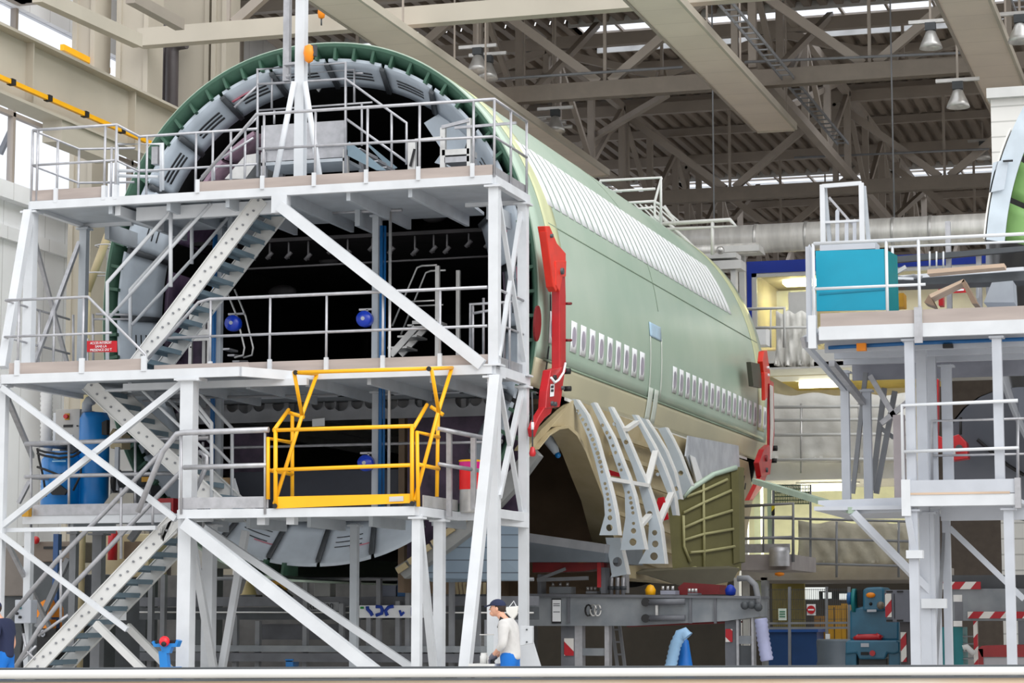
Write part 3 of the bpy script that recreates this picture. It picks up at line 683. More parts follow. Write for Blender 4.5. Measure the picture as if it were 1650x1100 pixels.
# ---- red lifting brackets clamped on the flank
def redbracket(name, label, X, segs, fit, loc):
    t = thing(name, label, 'lifting bracket', loc)
    for nm, pts, m, th, dx in segs: build(nm, MB().prism([PX(u, v, X+dx) for u, v in pts], (-th, 0, 0)), m, t, .012)
    for nm, u, v, r, m, L in fit: c = PX(u, v, X); build(nm, MB().tube(c+V((-.05, 0, 0)), c+V((L, 0, 0)), r, 12), m, t)
    return t
XB = -9.72
t = redbracket('lifting_bracket', 'large red lifting bracket on the near flank of the fuselage', XB, [
    ('head_plate', [(878, 364), (886, 364), (898, 392), (912, 408), (912, 446), (896, 446), (888, 420)], RED2, .12, .02),
    ('head_plate', [(880, 372), (884, 372), (900, 462), (896, 470), (892, 462)], RED2, .12, .03),
    ('lug', [(896, 420), (913, 420), (912, 446), (907, 446), (902, 470), (896, 460)], RED2, .12, .04),
    ('post', [(902, 446), (911, 444), (912, 480), (912, 600), (902, 602)], RED, .13, .0),
    ('clamp_body', [(888, 596), (903, 592), (912, 590), (908, 615), (905, 640), (902, 656), (894, 656), (880, 658), (882, 630)], RED, .13, .02),
    ('foot', [(880, 652), (892, 652), (888, 666), (878, 674), (870, 684), (862, 704), (860, 690), (868, 672)], RED, .1, .0)],
    [('bolt', 900, 437, .05, DGREY, .08), ('bolt', 885, 380, .03, DGREY, .06), ('pin', 914, 489, .02, DRED, .05), ('pin', 914, 548, .02, DRED, .05), ('knob', 913, 598, .045, BLACK, .06), ('knob', 914, 626, .04, BLACK, .06), ('bolt', 903, 625, .03, DGREY, .06), ('bolt', 886, 650, .035, DGREY, .06), ('bolt', 891, 651, .035, DGREY, .06), ('handle', 890, 609, .045, BLACK, .06)], tuple(PX(885, 700, XB)))
for u in (914,):
    for v in (489, 548): build('side_pin', MB().tube(PX(u-3, v, XB-.1), PX(u+6, v, XB-.1), .022, 8), DRED, t)
build('label_plate', MB().prism([PX(u, v, XB+.03) for u, v in ((887, 619), (893, 618), (892, 638), (886, 639))], (.006, 0, 0)), PAPER, t)
for v in (621, 627): build('label_print', MB().prism([PX(u, w_, XB+.038) for u, w_ in ((888, v), (892, v), (891.5, v+4), (887.5, v+4))], (.004, 0, 0)), INK, t)
build('cable', MB().path([PX(888, 608, XB+.06), PX(894, 616, XB+.08), PX(900, 612, XB+.08), PX(908, 600, XB+.06), PX(911, 585, XB+.04)], .018, 8), PAPER, t)
pc = [PX(857, 632, XB+.2), PX(858, 660, XB+.2), PX(858, 730, XB+.2)]
t2 = thing('pendant_switch', 'red pull knob hanging on a thin cord beside the near red bracket', 'pendant', tuple(pc[2])); build('cord', MB().path(pc, .012, 6), DGREY, t2); build('knob', MB().lathe([(0, .1), (.03, .08), (.05, 0), (.04, -.04), (0, -.05)], pc[2], 12), RED, t2); build('sleeve', MB().tube(PX(858, 680, XB+.2), PX(858, 692, XB+.2), .022, 8), PAPER, t2); build('hook', MB().path([pc[0], PX(862, 632, XB+.1), PX(866, 633, XB)], .012, 6), DGREY, t2)
XB = -9.66
t = redbracket('lifting_bracket', 'far red lifting bracket at the rear end of the fuselage', XB, [
    ('head_plate', [(1231, 566), (1236, 564), (1241, 600), (1240, 618), (1233, 618), (1229, 582)], RED2, .12, .0),
    ('lug', [(1232, 600), (1238, 600), (1237, 640), (1233, 645)], RED2, .08, .02),
    ('post', [(1241, 612), (1247, 616), (1248, 700), (1245, 730), (1240, 730), (1240, 660)], RED, .06, .0),
    ('side_plate', [(1242, 620), (1246, 622), (1247, 690), (1244, 740), (1242, 740), (1243, 690)], mat('pale_grey_edge', (212, 206, 202), .5), .03, .04),
    ('clamp_body', [(1231, 724), (1240, 716), (1244, 740), (1241, 764), (1227, 768), (1223, 745)], RED, .12, .02),
    ('foot', [(1227, 766), (1237, 764), (1228, 786), (1213, 806), (1207, 806)], RED, .1, .0)],
    [('bolt', 1232, 738, .07, DRED, .06), ('bolt', 1233, 757, .05, DGREY, .06), ('knob', 1248, 722, .06, BLACK, .06), ('knob', 1247, 742, .05, BLACK, .06), ('bolt', 1236, 592, .03, PAPER, .05), ('bolt', 1236, 604, .03, PAPER, .05)], tuple(PX(1215, 806, XB)))
build('dark_plate', MB().prism([PX(u, v, XB-.05) for u, v in ((1210, 583), (1224, 586), (1229, 625), (1214, 622))], (-.1, 0, 0)), mat('olive_grey_plate', (78, 78, 66), .5), t)
# ---- second fuselage at the right edge
X2 = .32
F2 = thing('aircraft_fuselage', 'second fuselage section cut off by the right edge of the picture', 'aircraft fuselage', (X2, 40, 2))
def s2(t, Y, s=1.0): return sk(t, Y, s, X2)
g = MB(); T = [math.radians(-30)+math.radians(250)*k/70 for k in range(71)]
g.slab([[s2(t, y) for t in T] for y in (34, 36, 40, 46, 52)], lambda p: (V((X2, p.y, ZC))-p)*.01); build('skin', g, mat('grey_film_skin', (112, 114, 120), .5, c2=(128, 130, 134), scale=.8), F2)
g = MB(); T = [math.radians(100)+math.radians(72)*k/40 for k in range(41)]
g.slab([[s2(t, 33.95, 1.0) for t in T], [s2(t, 34.0, .93) for t in T]], (0, .04, 0), False); build('front_edge_film', g, mat('pale_blue_film_edge', (198, 210, 220), .45), F2)
for k, (a, b) in enumerate(zip(range(100, 172, 9), range(109, 181, 9))):
    g = MB(); g.slab([[s2(math.radians(a+.6+(b-a-1.2)*i/4), 34.05, .93) for i in range(5)], [s2(math.radians(a+.6+(b-a-1.2)*i/4), 34.6, .80) for i in range(5)]], (0, .03, 0)); build('flange_panel', g, LIME, F2)
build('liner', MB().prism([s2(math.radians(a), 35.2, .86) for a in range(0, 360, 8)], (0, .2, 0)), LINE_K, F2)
T = [math.radians(150)+math.radians(22)*k/10 for k in range(11)]
g = MB(); g.slab([[s2(t, 33.9, 1.01)+V((0, 0, 0)) for i, t in enumerate(T)], [s2(t, 34.6, 1.02) for t in T], [s2(t, 36, 1.02) for t in T]], (.02, 0, 0)); build('draped_film', g, CLOTH, F2)
build('white_film_flap', MB().prism([P(1600, 262, 33.9), P(1626, 255, 33.9), P(1618, 305, 33.9), P(1594, 310, 33.9)], (0, .03, 0)), LINING, F2)
build('slot', MB().prism([P(1616, 258, 33.85), P(1632, 257, 33.85), P(1632, 260, 33.85), P(1616, 261, 33.85)], (0, .02, 0)), INK, F2)
t = thing('lifting_bracket', 'red lifting bracket on the second fuselage, behind the right-hand columns', 'lifting bracket', tuple(P(1540, 745, 34.6))); y = 34.6
for nm, q, th in (('post', [(1502, 610), (1512, 610), (1511, 700), (1509, 748), (1503, 748)], .2), ('clamp_body', [(1530, 704), (1545, 699), (1557, 712), (1560, 738), (1532, 742)], .3), ('link', [(1509, 700), (1532, 710), (1532, 728), (1509, 722)], .15)): build(nm, MB().prism([P(*p, y) for p in q], (0, th, 0)), RED, t, .012)
for u, v, r, m in ((1546, 722, .05, DGREY), (1536, 730, .04, ALU)): c = P(u, v, y); build('bolt', MB().tube(c+V((0, .02, 0)), c+V((0, -.06, 0)), r, 12), m, t)
build('label_plate', MB().prism([P(1530, 711, y-.02), P(1536, 710, y-.02), P(1536, 720, y-.02), P(1530, 720, y-.02)], (0, .01, 0)), PAPER, t)
build('pull_rod', MB().tube(P(1548, 700, y), P(1548, 672, y), .02, 8), BLACK, t)
g = MB(); c = P(1640, 730, 35.5); rows = []
for k in range(13):
    a = math.pi*(.5+k/12); rows.append([V((c.x+1.05*math.cos(a)*(1-.15*f), 35.2+6*f, c.z+.95*math.sin(a)+.1*f)) for f in (0, .3, .6, 1)])
g.slab(rows, (.03, 0, 0)); build('belly_cover', g, mat('grey_tarpaulin', (118, 120, 126), .55, c2=(92, 96, 104), scale=.8), F2)
build('belly_cover', MB().prism([V((r[0].x, 35.2, r[0].z)) for r in rows]+[V((c.x+2.5, 35.2, c.z-.95)), V((c.x+2.5, 35.2, c.z+.95))], (0, .05, 0)), mat('grey_tarpaulin_end', (104, 106, 114), .55, c2=(84, 90, 100), scale=.8), F2)
build('strap', MB().path([P(1575, 708, 35.1), P(1600, 730, 35.1), P(1625, 750, 35.1), P(1650, 765, 35.1)], .03, 6), BLACK, F2)
# ================================================================ FRONT ACCESS TOWER (white steel, three decks, three stair flights)
YA, YF_ = 31.5, 30.75
ZT, ZM, ZL = 7.72, 5.02, 3.0
YL = 30.65
TW = thing('access_tower', 'white steel access tower with three decks in front of the near fuselage', 'scaffold tower', (-13.6, 32, 0))
def col(u, vt, vb, Y, w_=.14, zb=None, zt=None, m=WHITE):
    x = P(u, (vt+vb)/2, Y).x; z1 = zt if zt is not None else P(u, vt, Y).z; z0 = 0 if vb is None else (zb if zb is not None else P(u, vb, Y).z)
    o = build('column', MB().box(x-w_/2, x+w_/2, Y-w_/2, Y+w_/2, z0, z1), m, TW)
    build('end_plate', MB().box(x-w_*.85, x+w_*.85, Y-w_*.85, Y+w_*.85, z1-.05, z1-.02), m, o)
    build('end_plate', MB().box(x-w_*.85, x+w_*.85, Y-w_*.85, Y+w_*.85, z0, z0+.025), m, o)
    return o
XR1 = P(797, 440, YA+.05).x
# columns
col(797, 300, 590, YA+.06, .145, ZM, ZT-.1); col(843, 330, 590, 33.05, .14, ZM, ZT-.1)
col(796, 606, 1075, YA+.06, .155, 0, ZM-.12); col(844, 606, 1075, 33.05, .13, 0, ZM-.12)
col(48, 340, 600, YA+.06, .15, ZM, ZT-.1); col(134, 360, 600, 33.15, .12, ZM, ZT-.1, DECK)
col(302, 612, 1075, YF_+.1, .2, 0, ZM-.1); col(337, 830, 1075, 32.4, .17, 0, ZL-.1)
col(672, 826, 1075, YL+.07, .12, 0, ZL-.1); col(708, 826, 1075, 31.7, .14, 0, ZL-.1)
col(1, 620, 1075, YF_+.1, .12, 0, ZM-.1); col(45, 845, 1075, YA+.3, .11, 0, ZL-.15); col(118, 850, 1075, 33.2, .11, 0, ZL-.15, GREY)
col(158, 850, 1075, 33.8, .16, 0, ZL-.15, GREY)
col(606, 345, 590, 33.4, .1, ZM, ZT-.1, DECK); col(606, 610, 800, 33.4, .1, ZL, ZM-.1, DECK); col(353, 440, 590, 33.4, .1, ZM, ZT-.1, DECK); col(353, 640, 800, 33.4, .1, ZL, ZM-.1, DECK)
col(571, 832, 1075, 33.0, .11, 0, ZL-.1, DECK)
def br(a, b, Ya, Yb, w_=.1, h_=None, m=WHITE): return build('brace', MB().bar(P(*a, Ya), P(*b, Yb), w_, h_ or w_), m, TW)
br((452, 332), (778, 588), YA-.02, YA-.02, .14, .16)
br((802, 310), (846, 590), YA+.06, 33.05, .06); br((840, 335), (804, 575), 33.05, YA+.06, .06)
br((805, 620), (842, 838), YA+.06, 33.05, .06); br((842, 625), (804, 800), 33.05, YA+.06, .075)
br((47, 340), (5, 592), YA-.03, YF_+.05, .13)
br((54, 380), (112, 600), YA+.06, 33.15, .06, m=GALV); br((128, 390), (50, 600), 33.15, YA+.06, .06, m=GALV)
br((799, 606), (744, 1130), YA-.05, 30.4, .15)
br((674, 830), (704, 1130), YL+.07, 31.7, .10)
br((298, 842), (628, 1100), YL, YL, .15, .17); br((330, 850), (700, 1100), 31.7, 31.7, .09, .10)
br((306, 850), (350, 1110), YF_+.15, 32.4, .10); br((396, 855), (352, 1110), 32.6, 32.6, .10)
br((4, 624), (284, 836), YF_, YF_, .085); br((0, 850), (298, 614), YF_+.1, YF_+.1, .085)
br((0, 860), (205, 1014), YF_+.05, YF_+.05, .07); br((10, 870), (80, 1010), YF_+.2, 33, .06, m=GALV); br((6, 628), (52, 735), YF_+.2, 33, .07, m=GALV)
br((30, 810), (48, 775), 33, 33, .06, m=GALV); br((210, 870), (250, 815), 33.8, 33.8, .1, m=GREY); br((60, 1010), (110, 900), 33.2, 33.2, .08, m=GREY)
# --- decks
def deckslab(name, poly, z, t=.05, m=DECK): return build(name, MB().prism([V((x, y, z-t)) for x, y in poly], (0, 0, t)), m, TW)
def edge(p, q, zt, h, m=WHITE, par=None, w_=.09): return build('edge_beam', MB().bar((p[0], p[1], zt-h/2), (q[0], q[1], zt-h/2), w_, h), m, par or TW)
xl, xr = P(50, 330, YA).x, -9.94
D1 = deckslab('deck', [(xl, YA+.05), (xr-.05, YA+.05), (xr-.05, 33.2), (-10.85, 33.2), (-10.95, 34.25), (-16.4, 34.25), (-16.5, 33.2), (xl, 33.2)], ZT)
for p, q in (((xl, YA), (xr, YA)), ((xr, YA), (xr, 33.2)), ((xr, 33.2), (-10.9, 33.2)), ((xl, YA), (xl, 33.2)), ((xl, 33.2), (-16.4, 33.2))): edge(p, q, ZT+.02, .125, WHITE, D1)
x = xl+1.3
while x < xr-.6: build('joist', MB().box(x-.03, x+.03, YA+.05, 34.2, ZT-.22, ZT-.05), DECK, D1); x += .95
edge((P(224, 343, 32).x, 31.95), (P(445, 330, 32).x, 31.95), ZT-.08, .2, WHITE, D1); edge((P(190, 329, 31.6).x, 31.6), (P(190, 329, 31.6).x+.0, 33.1), ZT-.1, .14, WHITE, D1)
build('brace_gusset', MB().box(P(452, 325, YA).x-.12, P(452, 325, YA).x+.12, YA-.06, YA+.1, ZT-.36, ZT-.1), WHITE, D1)
for k in range(4): x = xr-.6-k*2.1; build('under_beam', MB().box(x-.04, x+.04, 33.2, 34.2, ZT-.3, ZT-.05), DECK, D1)
xm0, xm1, xm2 = P(5, 612, YF_).x, P(387, 600, YF_).x, P(470, 606, YA+.02).x
D2 = deckslab('deck', [(xm0, YF_+.05), (xm1, YF_+.05), (xm2, YA+.05), (xr-.05, YA+.05), (xr-.05, 33.2), (-10.6, 33.2), (-10.6, 34.35), (-16.8, 34.35), (-16.9, 33.2), (xm0, 33.2)], ZM)
for p, q in (((xm0, YF_), (xm1, YF_)), ((xm1, YF_), (xm2, YA)), ((xm2, YA), (xr, YA)), ((xr, YA), (xr, 33.2)), ((xm0, YF_), (xm0, 33.2))): edge(p, q, ZM+.02, .135, WHITE, D2)
x = xm0+1.6
while x < xr-.6: build('joist', MB().box(x-.03, x+.03, YF_+.9 if x < xm1 else YA+.1, 34.3, ZM-.2, ZM-.05), DECK, D2); x += .95
edge((P(205, 628, 31.5).x, 31.4), (xm2+.3, 31.4), ZM-.1, .1, WHITE, D2)
for u in (305,): c = P(u, 612, YF_); build('column_head', MB().box(c.x-.17, c.x+.17, YF_-.06, YF_+.25, ZM-.16, ZM-.11), WHITE, D2)
build('conduit', MB().path([P(230, 646, 33), P(330, 640, 33), P(545, 636, 33)], .02, 6), GREY, D2); build('conduit', MB().path([P(497, 344, 33.3), P(648, 338, 33.3)], .03, 6), GALV, D1)
xg0, xg1 = P(290, 828, YL).x, P(670, 818, YL).x
D3 = deckslab('deck', [(P(28, 840, YA).x, YA+.25), (xg0, YA+.25), (xg0, YL+.05), (xg1-.05, YL+.05), (xg1+.0, 32.4), (-9.95, 32.4), (-9.95, 33.3), (P(28, 840, YA).x, 33.3)], ZL)
for p, q in (((P(28, 840, YA).x, YA+.2), (xg0, YA+.2)), ((xg0, YL), (xg1, YL)), ((xg0, YL), (xg0, YA+.2)), ((xg1, YL), (xg1, 32.4)), ((xg1, 32.4), (-9.92, 32.4)), ((-9.94, YA+.1), (-9.94, 33.1))): edge(p, q, ZL+.02, .125, WHITE, D3)
build('edge_beam', MB().bar(P(0, 854, YF_+.2), P(252, 850, YF_+.2), .07, .06), WHITE, D3)
x = P(100, 840, YA).x
while x < xg1: build('joist', MB().box(x-.03, x+.03, YA+.3, 33.2, ZL-.2, ZL-.05), DECK, D3); x += .95
for u in (472, 425): c = P(u, 838, YL+.2); build('bracket', MB().box(c.x-.06, c.x+.06, YL+.1, YL+.25, ZL-.2, ZL-.1), WHITE, D3)
# --- toe boards
def toe(a, b, par, h=.15, m=TOE, Ya=None, Yb=None, z=0):
    return build('toe_board', MB().bar((a[0], a[1], z+h/2), (b[0], b[1], z+h/2), .02, h), m, par)
def X(u, v, Y): return P(u, v, Y).x
toe((X(323, 292, YA), YA-.03), (xr, YA-.03), D1, z=ZT+.02); toe((xr-.02, YA), (xr-.02, 33.2), D1, z=ZT+.02, m=GALV); toe((xl, YA), (X(170, 310, YA), YA), D1, z=ZT+.03, h=.16)
toe((X(16, 598, YF_), YF_-.02), (X(234, 588, YF_), YF_-.02), D2, z=ZM+.02, h=.165); toe((X(234, 590, YF_), YF_+.3), (xm1, YF_+.3), D2, z=ZM+.02, h=.1); toe((X(398, 588, YA), YA+.02), (xr, YA+.02), D2, z=ZM+.02, h=.15); toe((xr-.02, YA), (xr-.02, 33.2), D2, z=ZM+.02, m=GALV)
toe((X(290, 815, YL), YL-.03), (X(434, 812, YL), YL-.03), D3, z=ZL+.03, h=.16, m=GALV); toe((X(46, 830, YA), YA+.15), (X(268, 825, YA), YA+.15), D3, z=ZL+.02, h=.16, m=GALV); toe((xg1, YL+.3), (xg1+.02, 32.4), D3, z=ZL+.03, h=.16, m=ALU)
# --- guardrails: rails as one mesh, posts as sub-parts
def guard(pts, mid, posts, r=.022, m=GALV, par=None, name='guardrail', pr=.02, sq=False):
    g = MB(); g.path(pts, r, 10)
    for q in mid: g.path(q, r*.85, 8)
    o = build(name, g, m, par or TW)
    for a, b in posts:
        g = MB()
        if sq: g.bar(a, b, pr*2)
        else: g.tube(a, b, pr, 8)
        build('post', g, m, o)
    return o
def dn(p, z): return V((p[0], p[1], z))
z1 = ZT+1.12
A = lambda u, Y=YA: V((X(u, 180, Y), Y, z1))
def run(us, Y, z0, h, midf=.52, ext=None, **k):
    ps = [V((X(u, 0.5*(180+300), Y), Y, z0+h)) for u in us]
    return guard([ps[0], ps[-1]], [[p+V((0, 0, -h*(1-midf))) for p in (ps[0], ps[-1])]], [(dn(p, z0), p) for p in ps], **k)
# upper deck: front run with sloping end, right return, left box, rear run
f = [P(323, 290, YA), P(413.5, 184, YA), V((xr+.02, YA, z1))]
guard(f+[V((xr+.02, 33.1, z1))], [[P(414, 240, YA), V((xr+.02, YA, ZT+.58)), V((xr+.02, 33.1, ZT+.58))]],
      [(V((X(u, 240, YA), YA, ZT)), V((X(u, 240, YA), YA, z1))) for u in (425, 508, 592, 676, 763)]+[(V((xr+.02, y, ZT)), V((xr+.02, y, z1))) for y in (YA, 32.3, 33.1)], r=.025)
guard([P(325, 285, YA+.7), P(399, 203, YA+.7), P(413, 190, YA+.7)], [[P(345, 262, YA+.7), P(408, 222, YA+.7)]],
      [(P(372, 290, YA+.7), P(372, 212, YA+.7)), (P(345, 290, YA+.7), P(345, 262, YA+.7))], r=.022)
c0 = V((X(52, 250, YA), YA, z1)); c1 = V((X(187, 250, YA), YA, z1)); c2 = V((X(224, 250, 32.4), 32.4, z1)); c3 = V((X(415, 240, 32.4), 32.4, z1)); cb = V((X(125, 230, 33.0), 33.0, z1-.02)); cb2 = V((X(218, 230, 33.1), 33.1, z1-.02))
guard([c0, c1, c2, c3], [[p+V((0, 0, -.54)) for p in (c0, c1, c2, c3)], [c0+V((0, 0, .0)), V((c0.x, 33.0, z1)), cb2], [c0+V((0, 0, -.54)), V((c0.x, 33.0, z1-.54)), cb2+V((0, 0, -.54))]],
      [(dn(p, ZT), p) for p in (c0, c0+V((.09, 0, 0)), V((X(169, 250, YA), YA, z1)), c1, c2, V((X(237, 240, 32.4), 32.4, z1)), V((X(316, 240, 32.4), 32.4, z1)), V((X(343, 240, 32.4), 32.4, z1)), V((X(395, 240, 32.4), 32.4, z1)), V((c0.x, 32.3, z1)), V((c0.x, 33.0, z1)), V((X(180, 240, 33.0), 33.0, z1)))], r=.022)
for u in (93, 170, 189): p = V((X(u, 240, YA), YA, ZT)); build('post_foot', MB().box(p.x-.03, p.x+.03, YA-.05, YA+.03, ZT-.02, ZT+.2), WHITE, D1)
for u in (321, 425, 508, 592, 676, 763): p = V((X(u, 290, YA), YA, ZT)); build('post_foot', MB().box(p.x-.03, p.x+.03, YA-.07, YA-.04, ZT, ZT+.2), WHITE, D1)
# white portal at the left of the upper deck
guard([P(189, 300, 32.8), P(189, 232, 32.8), P(262, 232, 32.8), P(262, 306, 32.8)], [[P(190, 275, 32.8), P(255, 275, 32.8)], [P(190, 283, 32.8), P(255, 285, 32.8)]], [(P(259, 308, 32.8), P(259, 232, 32.8))], r=.03, m=WHITE, name='portal_frame')
build('control_box', MB().box(X(244, 250, 32.9), X(254, 250, 32.9), 32.9, 33.05, P(248, 264, 32.9).z, P(248, 236, 32.9).z), GALV, TW)
# middle deck
zm = ZM+1.12
def mdeck(us, Y, **k): return [V((X(u, 520, Y), Y, zm)) for u in us]
ps = [V((X(u, 520, YF_), YF_, zm)) for u in (8, 135)]; pe = P(235, 572, YF_); ps2 = [P(322, 484, YA), V((xr-.1, YA, zm))]
guard([ps[0], V((X(142, 480, YF_), YF_, zm)), pe, dn(pe, ZM)], [[p+V((0, 0, -.54)) for p in (ps[0], V((X(180, 530, YF_), YF_, zm)))], [ps[0], V((X(112, 507, 33), 33, zm))], [ps[0]+V((0, 0, -.54)), V((X(112, 558, 33), 33, zm-.54))]],
      [(dn(V((X(u, 530, YF_), YF_, 0)), ZM), V((X(u, 530, YF_), YF_, zm))) for u in (30, 134)]+[(V((X(u, 530, 31.9), 31.9, ZM)), V((X(u, 530, 31.9), 31.9, zm))) for u in (63, 87)], r=.022)
guard([P(238, 578, YA), P(320, 487, YA)]+[V((X(338, 480, YA), YA, zm)), V((X(785, 470, YA), YA, zm))], [[V((X(270, 540, YA), YA, ZM+.57)), V((X(785, 520, YA), YA, ZM+.57))]],
      [(V((X(u, 530, YA), YA, ZM)), V((X(u, 530, YA), YA, zm))) for u in (339, 435, 526, 617, 709)], r=.025)
for u in (30, 134, 234): p = V((X(u, 590, YF_), YF_, ZM)); build('post_foot', MB().box(p.x-.04, p.x+.04, YF_-.06, YF_-.02, ZM, ZM+.22), WHITE, D2)
for u in (339, 435, 526, 617, 709): p = V((X(u, 585, YA), YA, ZM)); build('post_foot', MB().box(p.x-.03, p.x+.03, YA-.03, YA+.01, ZM, ZM+.2), WHITE, D2)
guard([P(758, 572, 33.1), P(758, 490, 33.1), P(833, 486, 33.1)], [[P(760, 505, 33.1), P(800, 498, 33.1)]], [(P(779, 572, 33.1), P(779, 480, 33.1)), (P(812, 580, 33.1), P(812, 488, 33.1)), (P(762, 572, 33.1), P(762, 492, 33.1))], r=.025)
guard([V((xr, YA+.1, zm)), V((xr, 33.0, zm))], [[V((xr, YA+.1, zm-.5)), V((xr, 33.0, zm-.5))]], [(V((xr, 32.3, ZM)), V((xr, 32.3, zm)))], r=.02)
guard([P(155, 506, 33), P(207, 507, 33)], [[P(150, 514, 33), P(207, 514, 33)]], [(P(118, 585, 33), P(118, 507, 33)), (P(150, 585, 33), P(150, 506, 33))], r=.02)
# lower deck
zl = ZL+1.14
guard([P(222, 825, YL-.05), P(262, 727, YL-.05), P(285, 699, YL-.05), P(296, 697, YL-.05), P(433, 692, YL-.05)], [[P(296, 753, YL-.05), P(430, 749, YL-.05)]],
      [(P(292, 828, YL-.05), P(292, 700, YL-.05)), (P(427, 828, YL-.05), P(427, 693, YL-.05))], r=.042)
guard([P(41, 715, YA+.3), P(337, 705, YA+.3)], [[P(41, 768, YA+.3), P(290, 762, YA+.3)], [P(41, 715, YA+.3), V((P(41, 715, YA+.3).x, 33.2, zl))], [P(41, 768, YA+.3), V((P(41, 715, YA+.3).x, 33.2, zl-.5))]],
      [(P(u, 850, YA+.3), P(u, 712, YA+.3)) for u in (50, 111, 218, 327)], r=.036)
guard([P(704, 690, YL+.8), P(808, 711, 32.5)], [[P(705, 747, YL+.8), P(772, 758, 32.1)]], [(P(724, 832, YL+1.1), P(724, 696, YL+1.1)), (P(763, 820, 32.0), P(763, 705, 32.0))], r=.035, sq=True, pr=.035)
build('rear_rail', MB().path([P(330, 722, 34), P(660, 714, 34), P(800, 712, 34)], .022, 8), GALV, TW)
# lower right cross beam and foot gussets
build('cross_beam', MB().bar(P(770, 830, YA+.06), P(848, 838, 33.05), .1, .22), WHITE, TW)
c = P(846, 1030, YA); build('foot_gusset', MB().prism([P(836, 1010, 31.9), P(858, 1010, 31.9), P(858, 1032, 31.9), P(872, 1078, 31.9), P(880, 1130, 31.9), P(836, 1130, 31.9)], (0, .05, 0)), WHITE, TW)
build('hand_wheel', MB().box(P(40, 826, YA).x-.05, P(40, 826, YA).x+.06, YA, YA+.1, P(40, 832, YA).z, P(40, 818, YA).z), GOLD, TW)
# --- stairs
def stair(label, b0, t0, y0, y1, n, loc_m=WHITE2, rails=(), ext=0.0):
    """b0, t0: (x, z) of the foot and head of the stringer centre line"""
    t = thing('staircase', label, 'staircase', (b0[0], (y0+y1)/2, b0[1]))
    d = V((t0[0]-b0[0], 0, t0[1]-b0[1])); L = d.length; d.normalize(); nrm = V((-d.z, 0, d.x)) if d.x > 0 else V((d.z, 0, -d.x))
    for y in (y0, y1):
        g = MB(); a = V((b0[0], y, b0[1])); c = V((t0[0], y, t0[1])); hw = .115
        foot = a-d*(hw*d.x/abs(d.z) if d.z else 0)
        g.prism([a-nrm*hw-d*.0, c-nrm*hw, c+nrm*hw, a+nrm*hw], (0, .012, 0))
        g.bar(a+nrm*hw, c+nrm*hw, .05, .014, up=nrm); g.bar(a-nrm*hw, c-nrm*hw, .05, .014, up=nrm)
        s_ = build('stringer', g, loc_m, t)
        g = MB()
        for k in range(n):
            f = (k+.5)/n; c_ = a.lerp(c, f)
            for q in (-.09, .09): p = c_+d*q*.9+nrm*.02*(1 if q > 0 else -1); g.tube(p+V((0, -.02, 0)), p+V((0, .002, 0)), .017, 8)
        if y == y0: build('bolt_row', g, GREY, s_)
    for k in range(n):
        f = (k+.5)/n; c_ = V((b0[0], 0, b0[1])).lerp(V((t0[0], 0, t0[1])), f); sx = 1 if d.x > 0 else -1
        g = MB().box(c_.x-.12, c_.x+.12, y0+.01, y1, c_.z-.02, c_.z+.005)
        g.box(c_.x-sx*.12-.006, c_.x-sx*.12+.006, y0+.01, y1, c_.z-.07, c_.z+.0)
        g.box(c_.x+sx*.12-.006, c_.x+sx*.12+.006, y0+.01, y1, c_.z-.05, c_.z+.02)
        build('tread', g, TREAD, t)
    return t
def handrail(t, pts, r, m, posts, mid=(), name='handrail'):
    g = MB(); g.path(pts, r, 10)
    for q in mid: g.path(q, r*.9, 8)
    o = build(name, g, m, t)
    for a, b, pr in posts: build('post', MB().tube(a, b, pr, 8), m, o)
    return o
ys = 31.9
p0 = P(200, 580, ys); p1 = P(421, 325, ys)
S1 = stair('top flight of white steel stairs climbing right from the middle deck to the upper deck', (p0.x, ZM), (p1.x, ZT-.05), ys, ys+.85, 13)
R = lambda u, v, dy=0: P(u, v, ys+dy)
handrail(S1, [R(173, 585), R(173, 455), R(276, 340), R(282, 333)], .03, WHITE, [(R(275, 462), R(275, 342), .032)], [[R(176, 512), R(300, 372), R(340, 328)]])
handrail(S1, [R(210, 545, .85), R(210, 467, .85), R(313, 352, .85), R(375, 346, .85)], .03, WHITE, [(R(309, 425, .85), R(309, 352, .85), .03)], [[R(213, 523, .85), R(330, 395, .85), R(368, 350, .85)]])
ys2 = 31.6
p0 = P(368, 812, ys2); p1 = P(141, 620, ys2)
S2 = stair('middle flight of white steel stairs climbing left from the lower deck to the middle deck', (p0.x, ZL), (p1.x, ZM-.05), ys2, ys2+.85, 10)
R = lambda u, v, dy=0: P(u, v, ys2+dy)
handrail(S2, [R(170, 629), R(290, 624), R(301, 630), R(341, 682), R(341, 810)], .028, WHITE, [(R(341, 812), R(341, 684), .028)], [[R(230, 629), R(340, 735)], [R(300, 640), R(340, 690)]])
handrail(S2, [R(205, 636, .85), R(320, 631, .85), R(374, 690, .85), R(374, 805, .85)], .028, WHITE, [(R(374, 806, .85), R(374, 692, .85), .028)], [[R(262, 634, .85), R(372, 746, .85)]])
build('base_plate', MB().prism([R(362, 802, .9), R(378, 770, .9), R(387, 800, .9)], (0, .02, 0)), WHITE, S2)
ys3 = 31.1
p1 = P(262, 858, ys3); p0 = P(78, 1052, ys3); k = p0.z/(p1.z-p0.z); foot = (p0.x-(p1.x-p0.x)*k, 0.0)
S3 = stair('bottom flight of white steel stairs climbing right from the floor to the lower deck', foot, (P(284, 834, ys3).x, ZL-.08), ys3, ys3+.9, 15)
R = lambda u, v, dy=0: P(u, v, ys3+dy)
handrail(S3, [R(0, 1012, -.0), R(90, 905), R(173, 820), R(262, 726), R(284, 698)], .036, GALV, [(R(195, 900), R(195, 786), .022), (R(98, 1002), R(98, 886), .022)], [])
